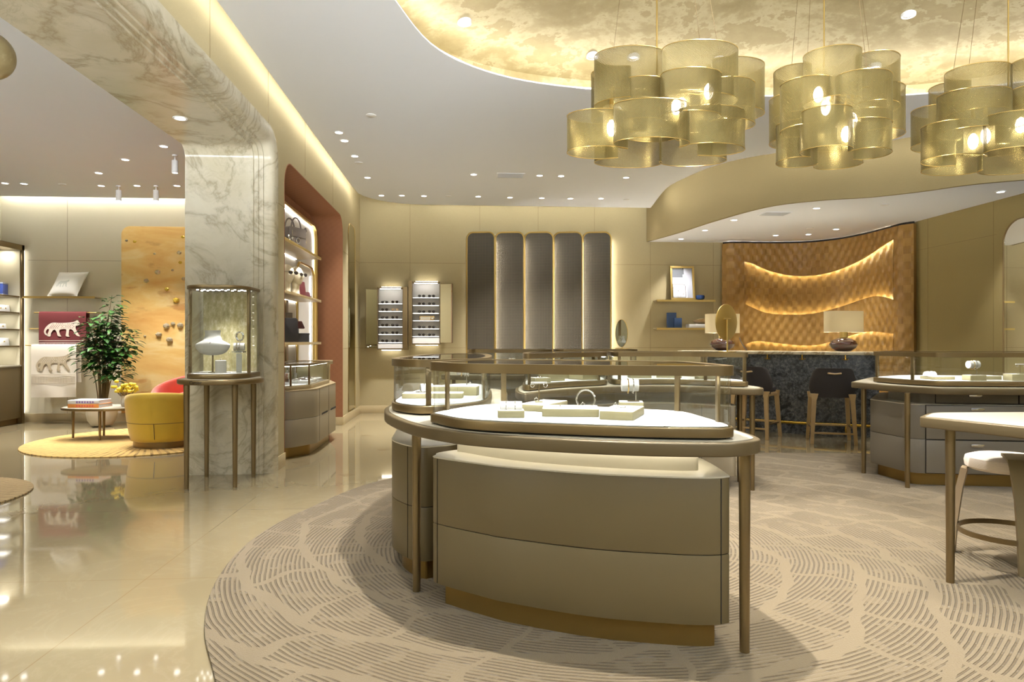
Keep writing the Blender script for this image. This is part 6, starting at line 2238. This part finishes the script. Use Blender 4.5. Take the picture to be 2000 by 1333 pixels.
# top shelf: handbag, glove hand
z_ = SHZ[0] + .0005
yb_ = niche_y(572, -2.17)
yb_ = niche_y(572, -2.22)
t = thing('handbag', 'taupe grey leather handbag with two handles on the top recess shelf', 'handbag', (-2.22, yb_, z_))
R_ = Matrix.Translation((-2.22, yb_, z_)) @ Matrix.Rotation(1.15, 4, 'Z')
o = round_poly([(-.20, 0), (.20, 0), (.175, .27), (-.175, .27)], [.03, .03, .05, .05], 5)
part('body', MB().extrude(o, (0, 0, 0), (1, 0, 0), (0, 0, 1), (0, -1, 0), -.07, .07, .02).xf(R_), M['taupe_bag'], t)
for s in (-1, 1):
    part('bag_handle', MB().tube([tuple(R_ @ Vector((.10 * math.cos(a), s * .05, .24 + .16 * math.sin(a)))) for a in [PI * k / 14 for k in range(15)]], .010, 8), M['taupe_bag'], t)
part('flap', MB().extrude(round_poly([(-.175, .15), (.175, .15), (.172, .272), (-.172, .272)], .03, 4), (0, -.066, 0), (1, 0, 0), (0, 0, 1), (0, -1, 0), 0, .012, .004).xf(R_), M['taupe_bag'], t)
part('charm', MB().tube([tuple(R_ @ Vector((-.13, -.09, .22 - .012 * k))) for k in range(8)], .006, 6).ball(tuple(R_ @ Vector((-.13, -.09, .12))), .018, n=10), M['steel'], t, 'silvery charm')
part('clasp', MB().tube([tuple(R_ @ Vector((.0 + .035 * math.cos(a), -.082, .10 + .035 * math.sin(a)))) for a in [2 * PI * k / 18 for k in range(18)]], .007, 6, True), M['steel'], t, 'round clasp')
yb2 = niche_y(553, -2.14) 
t = thing('coiled_belt', 'black coiled belt with a round buckle before the grey handbag', 'belt', (-2.125, niche_y(561, -2.1), z_))
cy_ = niche_y(561, -2.1)
part('strap', MB().ring(ellipse(-2.125, cy_, .045, .07, 28), ellipse(-2.125, cy_, .035, .06, 28), z_, z_ + .035), M['black'], t)
part('buckle', MB().tube([(-2.077, cy_ + .03 * math.cos(a), z_ + .035 + .03 * math.sin(a)) for a in [2 * PI * k / 18 for k in range(18)]], .005, 6, True), M['steel'], t)
yh = niche_y(594, -2.2)
t = thing('glove_display', 'pale wrist stand wearing a dark leather glove on the top recess shelf', 'display stand', (-2.2, yh, z_))
part('wrist', MB().lathe([(.05, 0), (.045, .01), (.030, .05), (.027, .12), (.035, .18)], (-2.2, yh, z_), 18), M['manneq'], t)
m = MB().lathe([(.036, .165), (.040, .175), (.046, .22), (.050, .27), (.044, .29), (.001, .295)], (-2.2, yh, z_), 16, .55, 1.0)
for i, (dy, L) in enumerate(((-.036, .075), (-.013, .09), (.012, .085), (.034, .065))):
    m.tube([(-2.2, yh + dy * .9, z_ + .27), (-2.19, yh + dy * 1.2, z_ + .27 + L * .6), (-2.175, yh + dy * 1.3, z_ + .27 + L)], [.012, .0115, .008], 8)
m.tube([(-2.2, yh - .042, z_ + .21), (-2.19, yh - .072, z_ + .25), (-2.18, yh - .082, z_ + .285)], [.013, .012, .008], 8)
part('glove', m, M['taupe_bag'], t, 'dark leather glove')
# middle shelf: two mannequin heads with sunglasses, burgundy wallets
z_ = SHZ[1] + .0005
def head(X, Y, label, yaw, g_label):
    t = thing('mannequin_head', label, 'mannequin', (X, Y, z_), 'mannequin heads')
    R_ = Matrix.Translation((X, Y, z_)) @ Matrix.Rotation(yaw, 4, 'Z')
    m = MB()
    rows = []
    N1, N2 = 28, 22
    def hd(s, q):
        a = 2 * PI * s      # face towards +X
        b = PI * q
        x = -math.cos(b) if False else 0
        rx = .095 * math.sin(b); ry = .076 * math.sin(b); z = -.125 * math.cos(b)
        x, y = rx * math.cos(a), ry * math.sin(a)
        if z < -.02:
            k = (-.02 - z) / .105
            y *= 1 - .25 * k; x = x * (1 - .12 * k) + .014 * k
        f = max(0, math.cos(a))
        nose = math.exp(-((z + .010) / .020) ** 2) * math.exp(-(y / .013) ** 2) * f
        brow = math.exp(-((z - .032) / .012) ** 2) * math.exp(-(y / .045) ** 2) * f
        eye = math.exp(-((z - .012) / .012) ** 2) * (math.exp(-((abs(y) - .030) / .014) ** 2)) * f
        lip = math.exp(-((z + .058) / .009) ** 2) * math.exp(-(y / .022) ** 2) * f
        chin = math.exp(-((z + .098) / .018) ** 2) * math.exp(-(y / .024) ** 2) * f
        x += .024 * nose + .006 * brow - .009 * eye + .007 * lip + .010 * chin
        return tuple(R_ @ Vector((x, y, .255 + z)))
    m.grid(hd, N1, N2)
    m.lathe([(.075, 0), (.07, .012), (.052, .03), (.048, .10), (.055, .17)], (0, 0, 0), 20)
    k = (N1 + 1) * (N2 + 1)
    m.v[k:] = [tuple(R_ @ Vector((p[0] - .012, p[1], p[2]))) for p in m.v[k:]]
    part('head', m, M['manneq'], t, angle=75)
    for s in (-1, 1):
        part('ear', MB().ball((0, 0, 0), .010, .006, .026, 10).xf(R_ @ Matrix.Translation((-.004, s * .077, .262))), M['manneq'], t)
    g = sunglasses_mesh(0)
    g.xf(R_ @ Matrix.Translation((.104, 0, .247)) @ Matrix.Rotation(PI / 2, 4, 'Z') @ Matrix.Diagonal((1.30, 1.0, 1.05, 1)))
    single('sunglasses', g, M['blackgl'], g_label, 'sunglasses')
    return t
head(-2.22, niche_y(561, -2.22), 'nearer cream mannequin head in sunglasses on the middle recess shelf', -.55, 'dark sunglasses worn by the nearer mannequin head')
head(-2.17, niche_y(579, -2.17), 'farther cream mannequin head in sunglasses on the middle recess shelf', -.35, 'dark sunglasses worn by the farther mannequin head')
def leaning(name, label, cat, px, X, w_, h_, th_, tilt, mat, zz, yaw=1.0, r_=.01):
    Y = niche_y(px, X)
    R_ = Matrix.Translation((X, Y, zz)) @ Matrix.Rotation(yaw, 4, 'Z') @ Matrix.Rotation(-tilt, 4, 'X')
    m = MB().extrude(round_poly([(-w_ / 2, 0), (w_ / 2, 0), (w_ / 2, h_), (-w_ / 2, h_)], r_, 4), (0, 0, 0), (1, 0, 0), (0, 0, 1), (0, -1, 0), -th_ / 2, th_ / 2, min(.004, th_ / 3)).xf(R_)
    zmin = min(p[2] for p in m.v)
    m.v = [(a_, b_, c_ + zz - zmin) for a_, b_, c_ in m.v]
    return single(name, m, mat if not isinstance(mat, str) else M[mat], label, cat)
leaning('wallet', 'tall burgundy wallet standing beside the mannequin heads', 'wallet', 590, -2.14, .13, .20, .025, .15, 'burg', z_)
leaning('wallet', 'small burgundy wallet leaning at the end of the middle recess shelf', 'wallet', 602, -2.15, .12, .10, .02, .5, 'burg', z_)
# lower shelf
z_ = SHZ[2] + .0005
leaning('tote_bag', 'tall black leather bag at the near end of the lowest recess shelf', 'bag', 563, -2.13, .24, .29, .09, .06, 'black', z_, .9, .03)
yb3 = niche_y(589, -2.2)
t = thing('box_bag', 'small black box bag with a loop handle on the lowest recess shelf', 'bag', (-2.2, yb3, z_))
R_ = Matrix.Translation((-2.2, yb3, z_)) @ Matrix.Rotation(.8, 4, 'Z')
part('body', MB().rbox(0, 0, .19, .10, 0, .115, .012, .006).xf(R_), M['black'], t)
part('lid', MB().rbox(0, 0, .196, .106, .098, .12, .012, .004).xf(R_), M['black'], t)
yp = niche_y(586, -2.24)
t = thing('wallet_easel', 'burgundy folded wallet propped on a slim easel above the black box bag', 'wallet', (-2.26, yp, z_))
part('easel', MB().cyl((-2.26, yp, z_), (-2.26, yp, z_ + .19), .006, n=8).rbox(-2.26, yp, .06, .06, z_, z_ + .006), M['steel'], t)
R_ = Matrix.Translation((-2.25, yp, z_ + .18)) @ Matrix.Rotation(.9, 4, 'Z') @ Matrix.Rotation(-.6, 4, 'X')
part('leather', MB().extrude(rrect(0, .06, .17, .12, .01), (0, 0, 0), (1, 0, 0), (0, 0, 1), (0, -1, 0), 0, .02, .004).xf(R_), M['burg'], t)
yq = niche_y(566, -2.3)
t = thing('card_holder_riser', 'grey card holder raised on a clear block behind the tall black bag', 'card holder', (-2.31, yq, z_))
part('clear_block', MB().rbox(-2.31, yq, .09, .09, z_, z_ + .29, .003, .001), M['glass'], t)
part('holder', MB().rbox(-2.31, yq, .02, .11, z_ + .2905, z_ + .39, .002, .002, -.5), M['taupe_bag'], t)
# counter in the recess
o = round_poly([(-2.32, 7.93), (-1.98, 7.93), (-1.76, 8.30), (-1.76, 9.50), (-1.95, 10.1), (-2.32, 10.1)], [.01, .16, .22, .03, .03, .01], 8)
t = thing('recess_counter', 'taupe drawer counter with rounded corner projecting from the recess', 'cabinet', (-2.05, 9.0, 0))
part('toe_kick', MB().prism(inset(o, .09), .001, .135), M['toe'], t)
part('carcass', MB().prism(inset(o, .006), .132, .772), M['dark'], t)
part('lower_front', MB().prism(o, .13, .444, .002), M['taupe_g'], t)
part('upper_front', MB().prism(o, .448, .772, .002), M['taupe_g'], t)
part('top_panel', MB().prism(inset(o, -.002), .772, .782, .003), M['shelfm'], t)
m = MB()
for y_ in (8.46, 9.02):
    m.box(-1.7615, -1.758, y_ - .002, y_ + .002, .135, .768)
part('panel_seam', m, M['dark'], t)
m = MB()
for y_ in (8.78, 9.34):
    m.extrude(round_poly([(y_ - .2, .437), (y_ + .16, .437), (y_ + .16, .458), (y_ - .16, .458)], .003, 2), (-1.7605, 0, 0), (0, 1, 0), (0, 0, 1), (1, 0, 0), 0, .004)
part('slot_pull', m, M['dark'], t, 'dark slot pull')
ov = round_poly([(-2.30, 7.98), (-2.00, 7.98), (-1.82, 8.28), (-1.82, 9.40), (-2.30, 9.40)], [.01, .12, .12, .03, .01], 7)
ov = ccw(ov)
t = thing('glass_vitrine', 'small glass vitrine on the counter of the terracotta recess', 'display case', (-2.05, 8.7, .783))
part('base_tray', MB().prism(ov, .783, .83, .006), M['shelfm'], t)
part('deck', MB().prism(inset(ov, .02), .826, .834), M['deck'], t)
part('glass_wall', MB().ring(inset(ov, .010), inset(ov, .015), .83, 1.065), M['glass'], t)
part('top_frame', MB().ring(ov, inset(ov, .035), 1.06, 1.085), M['bronze'], t)
part('top_glass', MB().prism(inset(ov, .03), 1.074, 1.081), M['glass'], t)
for x_, y_ in ((-1.99, 8.0), (-1.84, 8.26), (-1.84, 9.38)):
    part('mullion', MB().rbox(x_, y_, .02, .02, .83, 1.062, .002, .001), M['bronze'], t)
part('led_line', MB().tube([(a_, b_, 1.055) for a_, b_ in inset(ov, .03)], .004, 5, True), M['led_soft'], t)
zz = .8345
single('perfume_bottle', MB().rbox(-2.07, 8.16, .05, .05, zz, zz + .14, .008, .003).cyl((-2.07, 8.16, zz + .14), (-2.07, 8.16, zz + .17), .012), M['steel'], 'silvery bottle at the near end of the recess vitrine', 'bottle')
single('perfume_bottle', MB().rbox(-2.0, 8.28, .045, .045, zz, zz + .125, .008, .003).cyl((-2.0, 8.28, zz + .125), (-2.0, 8.28, zz + .155), .011), M['glass'], 'clear bottle beside the silvery one in the recess vitrine', 'bottle')
for k, y_ in enumerate((8.52, 8.82, 9.14)):
    m = MB().rbox(-2.02, y_, .26, .2, zz, zz + .035, .006, .002)
    t = thing('display_tray', f'pale tray of small leather goods in the recess vitrine, {("nearest", "middle", "farthest")[k]}', 'tray', (-2.02, y_, zz))
    part('tray_body', m, M['tray_w'], t)
    part('small_goods', MB().rbox(-2.05, y_ - .03, .09, .06, zz + .0352, zz + .05, .004, .002, .3).rbox(-1.96, y_ + .04, .07, .05, zz + .0352, zz + .046, .004, .002, -.3), M['taupe_bag'], t)
t = thing('display_block', 'cream stacked block at the far end of the recess counter', 'block', (-2.1, 9.75, .783))
part('lower_block', MB().box(-2.28, -1.93, 9.5, 10.0, .783, 1.02, .003), M['tray_s'], t)
part('upper_slab', MB().box(-2.30, -1.90, 9.46, 10.04, 1.02, 1.075, .003), M['shelfm'], t)

# ================================================================= chandeliers
def cloud(a, b, n, amp, ph, cx=0, cy=0, N=150):
    o = []
    for i in range(N):
        t = 2 * PI * i / N
        k = 1 + amp * math.cos(n * t + ph)
        # swing the lobes sideways for a ribbon-like meander
        t2 = t + .26 * math.sin(n * t + ph)
        o.append((cx + a * k * math.cos(t2), cy + b * k * math.sin(t2)))
    return o
def wave_band(parent, o, z0, z1, loc):
    m = MB()
    for off, flip in ((0, 0), (.002, 1)):
        q = inset(o, off) if off else ccw(o)
        n = len(q)
        L = [0.0]
        for i in range(1, n + 1):
            L.append(L[-1] + math.dist(q[i % n], q[i - 1]))
        vs, uvs = [], []
        for i in range(n + 1):
            x, y = q[i % n]
            vs += [(loc[0] + x, loc[1] + y, loc[2] + z0), (loc[0] + x, loc[1] + y, loc[2] + z1)]
            uvs += [(L[i], 0), (L[i], z1 - z0)]
        m.add(vs, [(2 * i, 2 * i + 2, 2 * i + 3, 2 * i + 1) for i in range(n)], 0, uvs)
    part('mesh_ribbon', m, M['perf'], parent, angle=60)
    q = ccw(o)
    rim_ = MB()
    for z in (z0, z1):
        rim_.tube([(loc[0] + x, loc[1] + y, loc[2] + z) for x, y in q], .003, 5, True)
    part('ribbon_hem', rim_, M['gold'], parent)
def chandelier(label, px, d, ybot, bands, bulbs, cables, rod):
    r = (px - 1000) / F * d
    x, y, _ = W(r, d)
    z = EYE + (666.5 - ybot) / F * d
    loc = (x, y, z)
    t = thing('chandelier', label, 'chandelier', loc, 'gold mesh chandeliers')
    for o, z0, z1 in bands:
        wave_band(t, o, z0, z1, loc)
    for bx_, by_, bz_ in bulbs:
        c = (x + bx_, y + by_, z + bz_)
        m = MB().tube([(c[0], c[1], c[2] + .06), (c[0], c[1], c[2] + .20), (c[0], c[1], z + .50)], [.016, .016, .004], 10)
        s = part('lamp_holder', m, M['gold'], t)
        m = MB().ball((c[0], c[1], c[2]), .036, .036, .062, 14)
        part('bulb', m, M['bulb'], s, 'glowing bulb')
        q = ellipse(c[0], c[1], .062, .062, 28)
        m = MB()
        L = 2 * PI * .062
        vs = []; uvs = []
        for i in range(29):
            a_, b_ = q[i % 28]
            vs += [(a_, b_, c[2] - .11), (a_, b_, c[2] + .16)]; uvs += [(L * i / 28, 0), (L * i / 28, .27)]
        m.add(vs, [(2 * i, 2 * i + 2, 2 * i + 3, 2 * i + 1) for i in range(28)], 0, uvs)
        m.v += []
        part('mesh_sleeve', m, M['perf'], s)
    # spreader that carries ribbons, sleeves and rod
    m = MB()
    for bx_, by_, bz_ in bulbs:
        m.tube([(x + rod[0], y + rod[1], z + .50), (x + bx_, y + by_, z + .50)], .006, 6)
    for cx_, cy_ in cables:
        m.tube([(x + rod[0], y + rod[1], z + .50), (x + cx_, y + cy_, z + .50)], .005, 6)
    m.lathe([(.07, .49), (.075, .50), (.07, .52), (.02, .53)], (x + rod[0], y + rod[1], z), 20)
    part('spreader', m, M['gold'], t)
    hx, hy = x + rod[0], y + rod[1]
    part('hanging_rod', MB().cyl((hx, hy, z + .52), (hx, hy, dome_z(hx, hy) + .02), .006, n=8), M['gold'], t)
    for cx_, cy_ in cables:
        part('suspension_wire', MB().cyl((x + cx_, y + cy_, z + .50), (x + cx_ * .6 + rod[0] * .4, y + cy_ * .6, dome_z(x + cx_ * .6 + rod[0] * .4, y + cy_ * .6) + .02), .0016, n=5), M['bronze_d'], t)
    return t
chandelier('widest gold mesh ribbon chandelier, leftmost of three under the dome', 1303, 5.2, 306,
           [(cloud(.52, .36, 5, .36, .4, .08, .10), .36, .73), (cloud(.40, .30, 5, .34, 1.9, .10, -.06), .20, .50), (cloud(.50, .32, 5, .36, 2.9, -.10, -.06), .0, .27)],
           [(-.44, -.05, .19), (-.37, .05, .33), (.05, -.06, .36), (.14, .08, .42), (.31, -.04, .49)], [(-.45, 0), (.0, .25), (.22, -.2), (.5, .1)], (-.08, 0))
chandelier('compact gold mesh ribbon chandelier, middle one of three under the dome', 1631, 5.35, 316,
           [(cloud(.34, .32, 4, .36, 2.2, .03, .06), .40, .77), (cloud(.38, .34, 5, .36, .8, .0, .0), .20, .55), (cloud(.30, .28, 4, .38, 2.6, -.08, -.10), .0, .29)],
           [(-.17, -.06, .50), (-.05, .05, .44), (.06, -.05, .2), (.2, .1, .36)], [(-.35, .05), (-.1, .28), (.12, -.25), (.36, .05)], (-.09, 0))
chandelier('gold mesh ribbon chandelier cut by the right border, last of three', 1955, 5.4, 322,
           [(cloud(.45, .36, 5, .36, 1.2, .12, .06), .37, .71), (cloud(.50, .36, 5, .36, .2, .0, .0), .19, .48), (cloud(.46, .34, 5, .36, 2.4, -.08, -.06), .0, .26)],
           [(-.28, -.06, .16), (-.09, .05, .24), (.12, -.05, .3), (.3, .1, .36)], [(-.40, .05), (-.12, .25), (.2, -.2), (.45, .1)], (.06, 0))
# ================================================================= camera and light
cam = bpy.data.cameras.new('camera')
cam.lens = 24.0; cam.sensor_width = 36.0; cam.clip_end = 100
co = bpy.data.objects.new('camera', cam)
COL.objects.link(co)
co.location = (0, 0, EYE)
co.rotation_euler = (PI / 2, 0, -TH)
SC.camera = co
FILL_LOW, FILL_HIGH = 22.0, .15
w = bpy.data.worlds.new('fill_gradient')
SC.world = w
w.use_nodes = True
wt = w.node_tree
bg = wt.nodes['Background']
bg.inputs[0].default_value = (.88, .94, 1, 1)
# open shop front: invented bright fill below the horizon lifts the ceilings, dim above
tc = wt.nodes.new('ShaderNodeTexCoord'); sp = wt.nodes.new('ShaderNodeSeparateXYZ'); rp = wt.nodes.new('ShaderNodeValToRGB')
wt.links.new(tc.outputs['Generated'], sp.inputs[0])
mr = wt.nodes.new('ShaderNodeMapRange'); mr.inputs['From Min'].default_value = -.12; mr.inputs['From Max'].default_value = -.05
mr.inputs['To Min'].default_value = FILL_LOW; mr.inputs['To Max'].default_value = FILL_HIGH
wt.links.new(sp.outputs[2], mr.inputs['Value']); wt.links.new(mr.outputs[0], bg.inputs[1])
SC.view_settings.view_transform = 'Standard'
SC.view_settings.look = 'None'
SC.view_settings.gamma = 1
SC.view_settings.exposure = 0.43
SC.cycles.max_bounces = 9
SC.cycles.diffuse_bounces = 4
SC.cycles.glossy_bounces = 4
SC.cycles.transmission_bounces = 4
SC.cycles.transparent_max_bounces = 24
SC.cycles.caustics_reflective = False
SC.cycles.caustics_refractive = False
SC.cycles.sample_clamp_indirect = 4
SC.cycles.use_denoising = True
SC.cycles.use_light_tree = True
